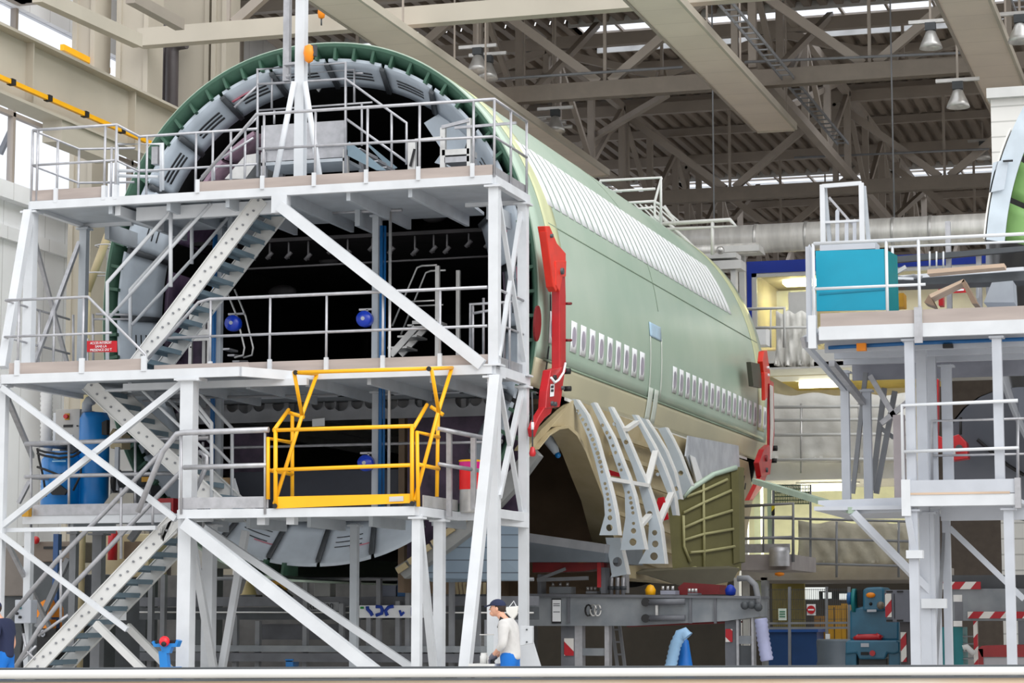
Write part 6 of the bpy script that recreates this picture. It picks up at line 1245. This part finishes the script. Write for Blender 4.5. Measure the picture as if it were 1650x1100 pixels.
# ---- middle deck: sign, hose reels, step ladders, pipes
y = YF_+.5
t = thing('access_sign', 'red warning sign with white capitals on the middle deck rail', 'sign', tuple(P(162, 567, y)))
build('board', ppoly([(140, 549), (188, 549), (188, 567), (140, 567)], y, .015), SIGNR, t); c = P(164, 551.5, y)
for k, s in enumerate(('ACCES INTERDIT', 'SANS LA', 'PRESENCE DU TUTEUR'[:11]+' T')): p = P(163, 552.5+k*5.6, y); text('lettering', s, .052, V((p.x, y-.008, p.z)), (1, 0, 0), (0, 0, 1), PAPER, t, sx=.88 if k == 0 else .95)
build('sign_post', MB().box(P(139, 570, y).x, P(141, 570, y).x, y+.015, y+.04, ZM, P(140, 545, y).z), GALV, t)
for (u, v), Yr, lab in (((376, 521), 33.25, 'royal blue hose reel on the left inner post, above the middle deck'), ((588, 514), 33.3, 'royal blue hose reel beside the middle inner post, above the middle deck'), ((590, 746), 33.3, 'royal blue hose reel on the inner post above the lower deck')):
    c = P(u, v, Yr); t = thing('hose_reel', lab, 'hose reel', tuple(c)); build('drum', MB().lathe([(0, -.09), (.11, -.09), (.125, -.05), (.125, .05), (.11, .09), (0, .09)], c, 24, (0, 1, 0)), mat('glossy_royal_blue', (16, 60, 190), .25, coat=.5) if u == 376 else bpy.data.materials['glossy_royal_blue'], t); build('hub', MB().tube(c+V((0, -.1, 0)), c+V((0, -.08, 0)), .03, 12), PALE, t); build('bracket', MB().bar(c+V((-.13, .1, .16)), c+V((.14, .1, .16)), .03), GALV, t); build('arm', MB().bar(c+V((0, .1, .16)), c+V((0, .1, 0)), .03), GALV, t)
for us, lab in (((616, 623), 'pair of blue hoses and a bright conduit beside the middle inner post'), ((346, 350), 'blue hose bundle beside the left inner post')):
    t = thing('hose_bundle', lab, 'hoses', (P(us[0], 590, 33.3).x, 33.3, ZL+.0)); x = P(us[0]-2, 500, 33.3).x; build('hose', MB().tube((x, 33.3, ZL), (x, 33.3, ZT-.3), .03, 8), HOSE, t); x = P(us[1]-4, 500, 33.3).x; build('hose', MB().tube((x, 33.32, ZL), (x, 33.32, ZT-.3), .02, 8), HOSE, t)
    if us[0] == 616: x = P(628, 500, 33.25).x; build('conduit', MB().tube((x, 33.25, ZL), (x, 33.25, ZT-.1), .025, 8), ALU, t)
y = 34.3
t = thing('step_platform', 'aluminium rolling steps with high handrails inside the mouth, right side of the middle deck', 'steps', (P(680, 570, y).x, y, ZM))
for u0, yy in ((701, y), (718, y+.5)): build('post', MB().box(P(u0, 500, y).x, P(u0+6, 500, y).x, yy, yy+.06, ZM+.0, P(u0, 428, y).z), ALU, t)
for yy, o in ((y, 0), (y+.4, 14)): build('handrail', MB().path([P(632+o, 525+o, yy), P(672+o, 431+o*.6, yy), P(680+o, 428+o*.6, yy), P(704+o, 427+o*.6, yy)], .016, 8), ALU, t); build('handrail', MB().path([P(655+o, 486+o*.5, yy), P(700+o, 484+o*.5, yy)], .014, 8), ALU, t)
for k in range(3): c = P(668-k*16, 522+k*18, y); build('tread', MB().box(c.x-.12, c.x+.2, y, y+.5, c.z-.03, c.z), ALU, t)
build('top_tread', MB().box(P(664, 520, y).x, P(704, 520, y).x, y, y+.5, P(680, 527, y).z, P(680, 516, y).z), ALU, t); build('stringer', MB().bar(P(670, 527, y), P(630, 572, y), .04, .1), ALU, t); build('stringer', MB().bar(P(684, 530, y+.5), P(646, 572, y+.5), .04, .1), ALU, t)
t = thing('step_stool', 'tilted folding steps with bent tube rails near the left blue reel', 'steps', (P(385, 585, y).x, y, ZM)); y = 33.9
for o in (0, 14): build('rail', MB().path([P(364+o, 466, y+o*.02), P(382+o, 510, y+o*.02), P(394+o, 560, y+o*.02), P(392+o, 572, y+o*.02), P(378+o, 576, y+o*.02)], .016, 8), ALU, t)
for k in range(3): build('tread', MB().bar(P(364+k*8, 562+k*10, y), P(378+k*8, 566+k*8, y+.3), .12, .03), GALV, t)
t = thing('trestle', 'aluminium trestle frame with punched legs on the middle deck, behind the stairs', 'trestle', (P(320, 588, y).x, y, ZM))
for u in (304, 334): build('leg', MB().box(P(u, 540, y).x, P(u+5, 540, y).x, y, y+.05, ZM, P(u, 495, y).z), ALU, t)
build('leg', MB().box(P(326, 540, y+.3).x, P(331, 540, y+.3).x, y+.3, y+.35, ZM, P(326, 480, y).z), ALU, t); build('cross_bar', MB().box(P(304, 540, y).x, P(340, 540, y).x, y-.01, y+.03, P(320, 549, y).z, P(320, 543, y).z), ALU, t); build('cross_bar', MB().box(P(308, 540, y).x, P(340, 540, y).x, y-.01, y+.3, P(320, 540, y).z, P(320, 531, y).z), ALU, t)
for k in range(4): c = P(307, 505+k*18, y-.01); build('hole', MB().tube(c, c+V((0, .01, 0)), .012, 8), BLACK, t)
# ---- right ground: blue lift truck, yellow cabinets, blue bins, hazard beams
yt = 41.5
T1 = thing('lift_truck', 'petrol blue lift truck seen end-on on the floor right of centre', 'lift truck', (P(1405, 1065, yt).x, yt, 0))
def L(nm, pts, Y, d, m, bev=.015): return build(nm, ppoly(pts, Y, d), m, T1, bev)
L('turret', [(1390, 950), (1396, 946), (1420, 945), (1425, 950), (1425, 984), (1390, 984)], yt, .9, PETROL, .05); L('body', [(1369, 982), (1392, 976), (1424, 976), (1449, 984), (1449, 1032), (1369, 1032)], yt+.1, 1.3, PETROL, .04)
L('counterweight', [(1362, 1034), (1368, 1031), (1444, 1031), (1450, 1034), (1450, 1050), (1440, 1054), (1430, 1052), (1426, 1062), (1384, 1062), (1380, 1052), (1362, 1054)], yt-.15, .5, PETROL, .03)
for u0, u1 in ((1362, 1380), (1432, 1450)): L('outrigger', [(u0, 1050), (u1, 1050), (u1, 1072), (u0, 1072)], yt-.1, .4, PETROL)
for u in (1365, 1443): build('wheel', MB().tube(P(u-2, 1100, yt)*1.0, P(u+8, 1100, yt), .24, 20), BLACK, T1)
build('chassis', ppoly([(1384, 1056), (1428, 1056), (1428, 1120), (1384, 1120)], yt, 1.0), DGREY, T1)
build('red_bar', MB().path([P(1379, 1024, yt-.02), P(1381, 1027, yt-.02), P(1416, 1026, yt-.02), P(1418, 1022, yt-.02)], .07, 10), RED, T1); build('amber_lamp', MB().ball(P(1403, 958.5, yt-.02), .06, 12, (1.4, .6, .8)), ORANGE, T1); build('side_lamp', MB().ball(P(1419, 975, yt-.02), .07, 12), mat('smoked_glass', (120, 110, 96), .3), T1); build('grille', ppoly([(1387, 1050), (1400, 1050), (1400, 1055), (1387, 1055)], yt-.17, .03), BLACK, T1); c = P(1406, 1052, yt-.17); build('reflector', MB().tube(c, c+V((0, -.02, 0)), .05, 14), RED, T1); build('rating_plate', pbox(1397, 1412, 981.5, 985.5, yt-.02, .02), PALE, T1); build('keyhole', MB().ball(P(1403, 972.5, yt-.01), .03, 10), BLACK, T1); build('painted_highlight', pbox(1387, 1400, 1036, 1042, yt-.17, .02), PALE, T1)  # small pale plate on the counterweight is a painted highlight
build('cable_reel', MB().tube(P(1374, 968, yt+.2), P(1380, 968, yt+.2), .22, 18), TEAL, T1); build('reel_hub', MB().tube(P(1366, 964, yt+.1), P(1372, 964, yt+.1), .11, 14), HOSE, T1); build('dark_recess', pbox(1381, 1390, 950, 976, yt+.2, .3), BLACK, T1)
yb2 = 40.2
T2 = thing('grey_machine', 'grey machine cabinet with striped edges right of the lift truck', 'machine', (P(1455, 1070, yb2).x, yb2, 0))
build('cabinet', pbox(1427, 1478, 950, 1002, yb2, 1.2), mat('slate_grey_cabinet', (104, 106, 116), .5), T2, .01); build('hazard_strip', pbox(1426, 1436, 956, 994, yb2-.03, .03), HAZ, T2); build('base', pbox(1450, 1478, 1002, 1180, yb2+.2, 1), mat('slate_grey_base', (84, 80, 84), .5), T2); build('hazard_strip', pbox(1451, 1460, 1018, 1066, yb2+.15, .03), HAZ, T2)
for u in (1432, 1449): build('vent', pbox(u-4, u+6, 951.5, 954, yb2-.02, .02), BLACK, T2); build('vent', pbox(u-4, u+6, 998, 1001, yb2-.02, .02), BLACK, T2)
build('door_seam', pbox(1440, 1441, 956, 996, yb2-.02, .02), INK, T2)
yh = 38.5
T3 = thing('hazard_beam', 'big grey beam with red and white striped edges at the lower right', 'beam', (P(1570, 990, yh).x, yh, 0))
build('beam', pbox(1532, 1680, 948, 1000, yh, .8), JIG, T3, .01); build('top_beam', pbox(1520, 1680, 926, 948, yh+.3, .8), mat('charcoal_beam', (76, 78, 82), .5), T3); build('hazard_strip', pbox(1512, 1580, 937, 949, yh-.05, .03), HAZ, T3); build('hazard_strip', pbox(1559, 1680, 985, 996, yh-.05, .03), HAZ, T3); build('leg', pbox(1568, 1574, 1000, 1180, yh, .15), HAZ, T3); build('leg', pbox(1640, 1650, 1000, 1180, yh, .15), JIG2, T3)
T4 = thing('red_bin', 'red steel bin with a grey front at the lower right corner', 'bin', (P(1610, 1075, 36.5).x, 36.5, 0)); y = 36.5
build('rim', ppoly([(1576, 1045), (1582, 1040), (1680, 1038), (1680, 1058), (1582, 1058)], y, 1), DRED, T4); build('front', pbox(1584, 1680, 1058, 1180, y+.02, .9), mat('bin_grey', (140, 138, 142), .6), T4); build('corner', pbox(1576, 1584, 1045, 1180, y, .9), DRED, T4)
T5 = thing('teal_cabinet', 'teal cabinet behind the right-hand columns with a wire shelf', 'cabinet', (P(1530, 1070, 39).x, 39, 0)); y = 39
build('body', pbox(1508, 1551, 1010, 1180, y, .7), TEAL, T5); build('door_seam', pbox(1534, 1535, 1012, 1075, y-.02, .02), INK, T5)
for k in range(5): build('wire_shelf', pbox(1551, 1570, 1024+k*12, 1026+k*12, y, .5), GREY, T5)
build('white_hinge', pbox(1536, 1550, 958, 969, y-1, .05), ALU, T5); build('white_hinge', pbox(1536, 1550, 1000, 1009, y-1, .05), ALU, T5); build('hinge_plate', pbox(1538, 1551, 969, 1000, y-1, .03), JIG2, T5)
tag(build('white_tube', MB().path([P(1552, 1044, 38.4), P(1558, 1042, 38.4), P(1570, 1054, 38.4)], .05, 10), WHITE2), 'bent white tube end in front of the wire shelf, lower right', 'tube')
for u0, u1, v0, lab, m in ((1333, 1355, 975, 'left ochre locker behind the wire barrier', GOLD), (1336, 1337.5, 975, None, INK), (1312, 1332, 992, 'brown locker left of the ochre lockers', mat('brown_locker', (150, 106, 40), .5)), (1355.5, 1372, 972, 'right ochre locker beside the lift truck', GOLD)):
    if lab: t = thing('locker', lab, 'locker', (P((u0+u1)/2, 1080, 47).x, 47, 0)); build('body', pbox(u0, u1, v0, 1150, 47, .6), m, t); build('door_gap', pbox((u0+u1)/2-.4, (u0+u1)/2+.4, v0+3, 1080, 46.98, .02), INK, t)
for u0, u1, lab in ((1237, 1272, 'left blue bin behind the wire barrier'), (1275, 1316, 'right blue bin behind the wire barrier')):
    t = thing('blue_bin', lab, 'bin', (P((u0+u1)/2, 1080, 46).x, 46, 0)); build('body', pbox(u0, u1, 1018, 1150, 46, .8), mat('navy_blue_bin', (22, 66, 120), .5) if u0 == 1237 else bpy.data.materials['navy_blue_bin'], t); build('rim', pbox(u0-2, u1+2, 1010, 1018, 45.95, .9), mat('bin_rim_blue', (30, 80, 150), .5) if u0 == 1237 else bpy.data.materials['bin_rim_blue'], t)
tag(build('grey_drum', MB().lathe([(0, 1.12), (.4, 1.12), (.42, 1.08), (.4, .7), (.42, .68), (.4, .3), (.42, .28), (.42, 0)], V((P(1352, 1080, 44.5).x, 44.5, 0)), 24), mat('drum_grey_blue', (96, 106, 116), .45)), 'grey-blue drum left of the lift truck', 'drum')
y = 45
t = thing('wire_barrier', 'wire mesh barrier in the dark bay behind the lift truck', 'barrier', (P(1320, 1070, y).x, y, 0))
for u in (1236, 1272, 1332, 1368): build('post', MB().bar(P(u, 945, y), dn(P(u, 1080, y), 0), .05), GREY, t)
for v in (1012, 1004): build('rail', MB().bar(P(1236, v, y), P(1368, v-1, y), .04), GREY, t)
for k in range(45): build('wire', MB().bar(P(1237+k*2.95, 948, y), P(1237+k*2.95, 1012, y), .008), DGREY, t)
for v in (950, 966, 982, 998): build('wire', MB().bar(P(1236, v, y), P(1368, v-1, y), .008), DGREY, t)
t = thing('no_entry_sign', 'white notice with a red no entry disc in the dark bay', 'sign', tuple(P(1308, 990, y-.1))); build('board', pbox(1300, 1314, 973, 991, y-.12, .02), PAPER, t); c = P(1307, 982, y-.13); build('disc', MB().tube(c, c+V((0, -.015, 0)), .08, 20), SIGNR, t); build('bar', MB().box(c.x-.055, c.x+.055, y-.15, y-.14, c.z-.014, c.z+.014), PAPER, t)
t = thing('green_notice', 'white notice with green print in the dark bay, left of the no entry sign', 'sign', tuple(P(1261, 999, y-.1))); build('board', pbox(1254, 1267, 980, 999, y-.12, .02), mat('pale_green_paper', (214, 226, 216), .7), t)
for k in range(3): build('print', pbox(1256, 1265, 984+k*4, 986+k*4, y-.13, .01), mat('green_ink', (70, 130, 100), .6) if k == 0 else bpy.data.materials['green_ink'], t)
tag(build('paper_notice', pbox(1330, 1337, 1021, 1036, y-.1, .02), PAPER), 'blank white notice hung on the wire barrier left of the drum', 'notice')
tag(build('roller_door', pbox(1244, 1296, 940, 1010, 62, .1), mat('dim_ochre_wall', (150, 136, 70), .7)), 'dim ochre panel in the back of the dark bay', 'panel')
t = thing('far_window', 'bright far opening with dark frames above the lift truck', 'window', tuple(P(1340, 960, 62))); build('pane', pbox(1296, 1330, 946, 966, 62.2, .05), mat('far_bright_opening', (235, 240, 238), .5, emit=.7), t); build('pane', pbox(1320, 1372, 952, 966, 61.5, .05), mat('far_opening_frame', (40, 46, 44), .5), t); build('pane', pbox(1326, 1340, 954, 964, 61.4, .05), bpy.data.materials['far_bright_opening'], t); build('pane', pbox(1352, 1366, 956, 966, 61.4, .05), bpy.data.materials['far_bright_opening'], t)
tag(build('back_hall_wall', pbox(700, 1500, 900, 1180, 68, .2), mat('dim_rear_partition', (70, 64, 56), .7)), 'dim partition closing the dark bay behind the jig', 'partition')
tag(build('dark_backing', pbox(205, 862, 925, 1180, 46, .2), mat('charcoal_backing', (86, 84, 84), .7, var=.2)), 'added dark backing sheet behind the assembly jig under the mouth', 'partition')  # added dark sheet, covers the bright wall to darken the under-fuselage background
# ---- foreground barrier
a = PZ(0, 1079.5, 1.33); b = PZ(1650, 1074, 1.33); d = (b-a).normalized(); a2 = a-d*1.5; b2 = b+d*1.5; nrm = V((-d.y, d.x, 0))
t = thing('foreground_barrier', 'low beige barrier with a white rounded rail across the bottom edge', 'barrier', ((a.x+b.x)/2, (a.y+b.y)/2, 0))
build('cap_rail', MB().tube(a2+V((0, 0, -.012)), b2+V((0, 0, -.012)), .0125, 16), WHITE2, t); build('seal', MB().bar(a2+nrm*.02+V((0, 0, .003)), b2+nrm*.02+V((0, 0, .003)), .02, .006), DGREY, t); build('lower_seal', MB().bar(a2+V((0, 0, -.028)), b2+V((0, 0, -.028)), .016, .006), DGREY, t)
build('panel', MB().bar(a2+nrm*.02+V((0, 0, -.68)), b2+nrm*.02+V((0, 0, -.68)), .03, 1.3), mat('stained_beige_panel', (208, 184, 156), .6, c2=(228, 218, 206), scale=1.2, stretch=(1, 1, .2)), t)
for f in (.1, .5, .9): p = a2.lerp(b2, f)+nrm*.08; build('post', MB().box(p.x-.03, p.x+.03, p.y-.03, p.y+.03, 0, 1.3), GREY, t)
# ================================================================ PEOPLE
def skinned(chains, root=0, sub=2):
    """chains: list of [(point, radius), ...]; shared points are merged; returns a smooth mesh (world coordinates)"""
    vs, rs, es, idx = [], [], [], {}
    def vid(p, r):
        k = tuple(round(c, 4) for c in p)
        if k not in idx: idx[k] = len(vs); vs.append(k); rs.append(r)
        return idx[k]
    for ch in chains:
        ids = [vid(p, r) for p, r in ch]
        es += list(zip(ids[:-1], ids[1:]))
    me = bpy.data.meshes.new('skel'); me.from_pydata(vs, es, []); o = bpy.data.objects.new('skel', me); COL.objects.link(o)
    o.modifiers.new('skin', 'SKIN').use_smooth_shade = True
    for d, r in zip(me.skin_vertices[0].data, rs): d.radius = (r, r) if not hasattr(r, '__len__') else r
    me.skin_vertices[0].data[root].use_root = True
    s = o.modifiers.new('sub', 'SUBSURF'); s.levels = sub; s.render_levels = sub
    dg = bpy.context.evaluated_depsgraph_get(); out = bpy.data.meshes.new_from_object(o.evaluated_get(dg)); bpy.data.objects.remove(o); bpy.data.meshes.remove(me)
    return out
def mesh_obj(name, me, m, parent, extra=None):
    if extra:
        bm = bmesh.new(); bm.from_mesh(me)
        e = bpy.data.meshes.new('x'); e.from_pydata([tuple(p) for p in extra.v], [], extra.f); e.update()
        for poly, sm in zip(e.polygons, extra.sm): poly.use_smooth = sm
        bm.from_mesh(e); bpy.data.meshes.remove(e); bm.to_mesh(me); bm.free()
    me.transform(Matrix.Translation(-org(parent)))
    for p in me.polygons: p.use_smooth = True
    o = link(name, me, m, parent); WORLD[o.name] = org(parent); return o
def person(label, x0, Y, top_m, arm_bare, work=True):
    """stands at x0, faces -X; near side (towards the camera) is the left side"""
    t = thing('person', label, 'person', (x0, Y, 0)); B = lambda dx, dy, z: V((x0+dx, Y+dy, z))
    pel, wa, ch, nb, nk, hd = B(0, 0, .98), B(.015, 0, 1.12), B(.0, 0, 1.32), B(-.075, 0, 1.46), B(-.125, 0, 1.525), B(-.165, 0, 1.60)
    arms = {}
    for s in (-1, 1):
        sh = B(-.03, s*.185, 1.41)
        if work: el = B(-.03 if s < 0 else -.09, s*.235, 1.15); wr = B(-.17 if s < 0 else -.22, s*.13, 1.035 if s < 0 else 1.0); hn = B(-.225 if s < 0 else -.27, s*.09, .985 if s < 0 else .96)
        else: el = B(.01, s*.25, 1.13); wr = B(-.10, s*.22, .92); hn = B(-.13, s*.20, .85)
        arms[s] = (sh, el, wr, hn)
    legs = {s: (B(.0, s*.095, .93), B(-.03 if s < 0 else .05, s*.11, .50), B(.03 if s < 0 else .10, s*.11, .09), B(-.12 if s < 0 else -.05, s*.125, .045)) for s in (-1, 1)}
    ch_ = [[(pel, .085), (wa, .085), (ch, .10), (nb, .07), (nk, .056), (hd, .075)]]
    for s in (-1, 1):
        sh, el, wr, hn = arms[s]; ch_.append([(ch, .10), (sh, .06), (el, .042), (wr, .028), (hn, (.034, .022))])
        h, k, a, f = legs[s]; ch_.append([(pel, .085), (h, .07), (k, .055), (a, .04), (f, .04)])
    body = skinned(ch_)
    g = MB(); c = B(-.175, 0, 1.625)                       # head, jaw, nose, ears, fingers join the body mesh
    g.ball(c, .098, 20, (1.0, .78, 1.12)); g.ball(c+V((-.055, 0, -.065)), .055, 14, (1, .8, .75)); g.add([c+V((-.090, -.012, .018)), c+V((-.090, .012, .018)), c+V((-.124, 0, -.022)), c+V((-.088, -.02, -.03)), c+V((-.088, .02, -.03))], [(0, 2, 1), (0, 3, 2), (1, 2, 4), (3, 4, 2)])
    for s in (-1, 1): g.ball(c+V((.012, s*.076, -.01)), .03, 10, (.7, .3, 1))
    for s in (-1, 1):
        hn = arms[s][3]; wr = arms[s][2]; d = (hn-wr).normalized(); side = d.cross(V((0, 1, 0))).normalized()
        for q, ln in enumerate((.068, .078, .073, .058)):
            b = hn+V((0, (q-1.5)*.017, 0))+d*.012; m1 = b+d*ln*.55-side*.012*s*0+V((-.006, 0, -.012)); e = m1+d*ln*.25+V((.012, 0, -.026))
            g.path([b, m1, e], .0085, 8, .0065)
        b = wr.lerp(hn, .6)+V((-.02, -s*.024, .01)); g.path([b, b+V((-.028, -s*.016, -.02)), b+V((-.04, -s*.006, -.045))], .0095, 8, .007)
    mesh_obj('body', body, FLESH, t, g)
    g = MB()
    for s in (-1, 1): g.ball(c+V((-.082, s*.034, .012)), .011, 10)
    build('eyes', g, INK, t); build('mouth', MB().bar(c+V((-.098, -.02, -.062)), c+V((-.098, .02, -.062)), .006, .008), mat('lip', (170, 104, 96), .5), t)
    # clothing
    tops = [[(pel+V((0, 0, -.045)), .155), (pel+V((0, 0, .03)), .152), (wa, .132), (ch, .152), (nb, .092)]]
    for s in (-1, 1):
        sh, el, wr, hn = arms[s]; tops.append([(ch, .152), (sh, .085), (el, .062), (el.lerp(wr, .55), .05)] if work else [(ch, .152), (sh, .088), (sh.lerp(el, .65), .07)])
    mesh_obj('sweater' if work else 't_shirt', skinned(tops), top_m, t)
    tr = [[(pel+V((0, 0, .11)), .135), (pel, .142)]]
    for s in (-1, 1): h, k, a, f = legs[s]; tr.append([(pel, .14), (h, .108), (k, .078), (a+V((0, 0, .02)), .066)])
    mesh_obj('trousers', skinned(tr, 1), TROUS, t)
    for s in (-1, 1):
        h, k, a, f = legs[s]; mesh_obj('shoe', skinned([[(a+V((.04, 0, -.04)), .05), (a+V((0, 0, -.035)), .055), (f, .046), (f+V((-.06, 0, -.005)), .036)]]), BLACK, t)
    hr = MB(); hr.ball(c+V((.022, 0, .02)), .1, 18, (.95, .80, 1.0)); build('hair', hr, HAIR, t)
    cp = MB(); R = []
    for i in range(7):
        a = i/6*math.pi/2; R.append([c+V((math.cos(b)*.112*math.cos(a)+.004, math.sin(b)*.09*math.cos(a), .035+.088*math.sin(a))) for b in [2*math.pi*k/20 for k in range(21)]])
    cp.sheet(R); cap = build('cap', cp, NAVY, t)
    pk = [c+V((-.095, -.06, .04)), c+V((-.16, -.045, .018)), c+V((-.185, 0, .012)), c+V((-.16, .045, .018)), c+V((-.095, .06, .04))]
    build('peak', MB().prism(pk, (0, 0, .012)), NAVY, cap)
    if work:
        for s in (-1, 1): build('strap', MB().path([nb+V((-.07, s*.07, -.09)), nb+V((-.03, s*.085, .045)), nb+V((.03, s*.088, .0)), nb+V((.075, s*.085, -.045))], .016, 8), BLACK, t)
        for s in (-1, 1):
            sh, el, wr, hn = arms[s]; d = (hn-wr).normalized(); gl = MB()
            for q, ln in enumerate((.068, .078, .073, .058)):
                b = hn+V((0, (q-1.5)*.019, 0))+d*.012; m1 = b+d*ln*.55+V((-.006, 0, -.012)); e = m1+d*ln*.25+V((.012, 0, -.026)); gl.path([b, m1, e], .0125, 8, .0105)
            b = wr.lerp(hn, .6)+V((-.02, -s*.024, .01)); gl.path([b, b+V((-.028, -s*.016, -.02)), b+V((-.04, -s*.006, -.045))], .0135, 8, .011)
            mesh_obj('glove', skinned([[(wr+d*.01, .04), (wr.lerp(hn, .5), (.044, .034)), (hn, (.046, .03)), (hn+d*.03, (.042, .026))]]), mat('grey_glove', (104, 104, 116), .8) if s < 0 else bpy.data.materials['grey_glove'], t, gl)
    return t, arms
xp = P(822, 1060, 30.0).x
W1, AR = person('worker in navy cap, grey sweater and bright blue trousers bending over a vice', xp, 30.0, SWEAT, True)
h = AR[-1][3]; h2 = AR[1][3]
t = thing('hand_tool', 'dark grey hand tool held in the gloved hands of the capped worker', 'tool', tuple(h+V((-.03, .08, -.05))))
build('body', MB().bar(h+V((.0, .06, -.02)), h2+V((-.10, -.07, -.10)), .05, .06), DGREY, t); build('grip', MB().bar(h+V((-.02, .06, -.03)), h+V((.03, .08, -.15)), .04), BLACK, t); build('tip', MB().tube(h2+V((-.10, -.07, -.10)), h2+V((-.15, -.07, -.06)), .014, 8), ALU, t)
x = P(780, 1060, 30.0).x
t = thing('work_stand', 'white vice stand with a clear splash guard in front of the capped worker', 'stand', (x, 30, 0))
build('pedestal', MB().box(x-.10, x+.14, 29.9, 30.25, 0, .86), WHITE2, t, .01); build('table', MB().box(x-.16, x+.2, 29.82, 30.35, .86, .90), WHITE2, t); build('vice_body', MB().lathe([(0, .90), (.055, .90), (.055, 1.0), (.045, 1.01), (.045, 1.04), (0, 1.04)], V((x-.0, 30.0, 0)), 18), WHITE2, t); build('jaw', MB().box(x+.06, x+.09, 29.95, 30.05, .90, 1.0), ALU, t)
build('splash_guard', MB().box(x-.16, x+.02, 30.34, 30.35, .90, 1.28), GLASS, t); build('guard_frame', MB().box(x-.17, x+.03, 30.33, 30.345, 1.27, 1.285), ALU, t)
t = thing('white_bag', 'white cloth bag hanging behind the capped worker on the tower leg', 'bag', tuple(P(825, 985, 31.2))); g = MB(); y = 31.1
build('cloth', ppoly([(814, 978), (834, 976), (832, 990), (826, 998), (816, 988)], y, .06), CLOTH, t, .01); build('strap', MB().path([P(820, 978, y), P(828, 968, y+.1), P(832, 977, y)], .006, 6), PAPER, t)
t = thing('leg_box', 'white bolted box clamped on the right tower leg behind the worker', 'box', tuple(P(846, 1030, 31.6))); y = 31.55
build('body', ppoly([(838, 1008), (857, 1008), (857, 1036), (838, 1040)], y, .1), WHITE, t, .005)
for v in (1014, 1034): c = P(849, v, y); build('bolt', MB().tube(c, c+V((0, -.015, 0)), .012, 8), DGREY, t)
xq = P(6, 1060, 29.6).x
person('person in a navy T-shirt and bright blue trousers cut off by the left picture edge', xq, 29.6, NAVY, True, False)

GROUPS = {'bay_lamp': 'bay lamps under the roof', 'roof_truss': 'cross trusses of the roof', 'longitudinal_truss': 'lengthwise trusses of the roof', 'ceiling_panel': 'perforated ceiling panels', 'hall_column': 'steel columns on the left',
          'hose_reel': 'blue hose reels on the tower posts', 'drain_pipe': 'drain pipes on the column', 'screw_jack': 'screw jacks on the jig beam', 'blue_bin': 'blue bins behind the barrier', 'locker': 'lockers behind the barrier',
          'fluorescent_lamp': 'fluorescent lamps in the lit bays', 'roof_brace': 'sway braces of the roof', 'staircase': 'stair flights of the access tower', 'lifting_bracket': 'red lifting brackets', 'service_pipe': 'service pipes under the roof',
          'jig_fitting': 'fittings on the jig beam', 'dust_sheet': 'dust sheets behind the tail', 'cable_ladder': 'cable ladders beside the ceiling panels', 'tie_beam': 'tie beams on the left', 'valve': 'valves on the jig beam'}
for o in bpy.data.objects:
    b = o.name.split('.')[0]
    if o.parent is None and 'label' in o and b in GROUPS: o['group'] = GROUPS[b]
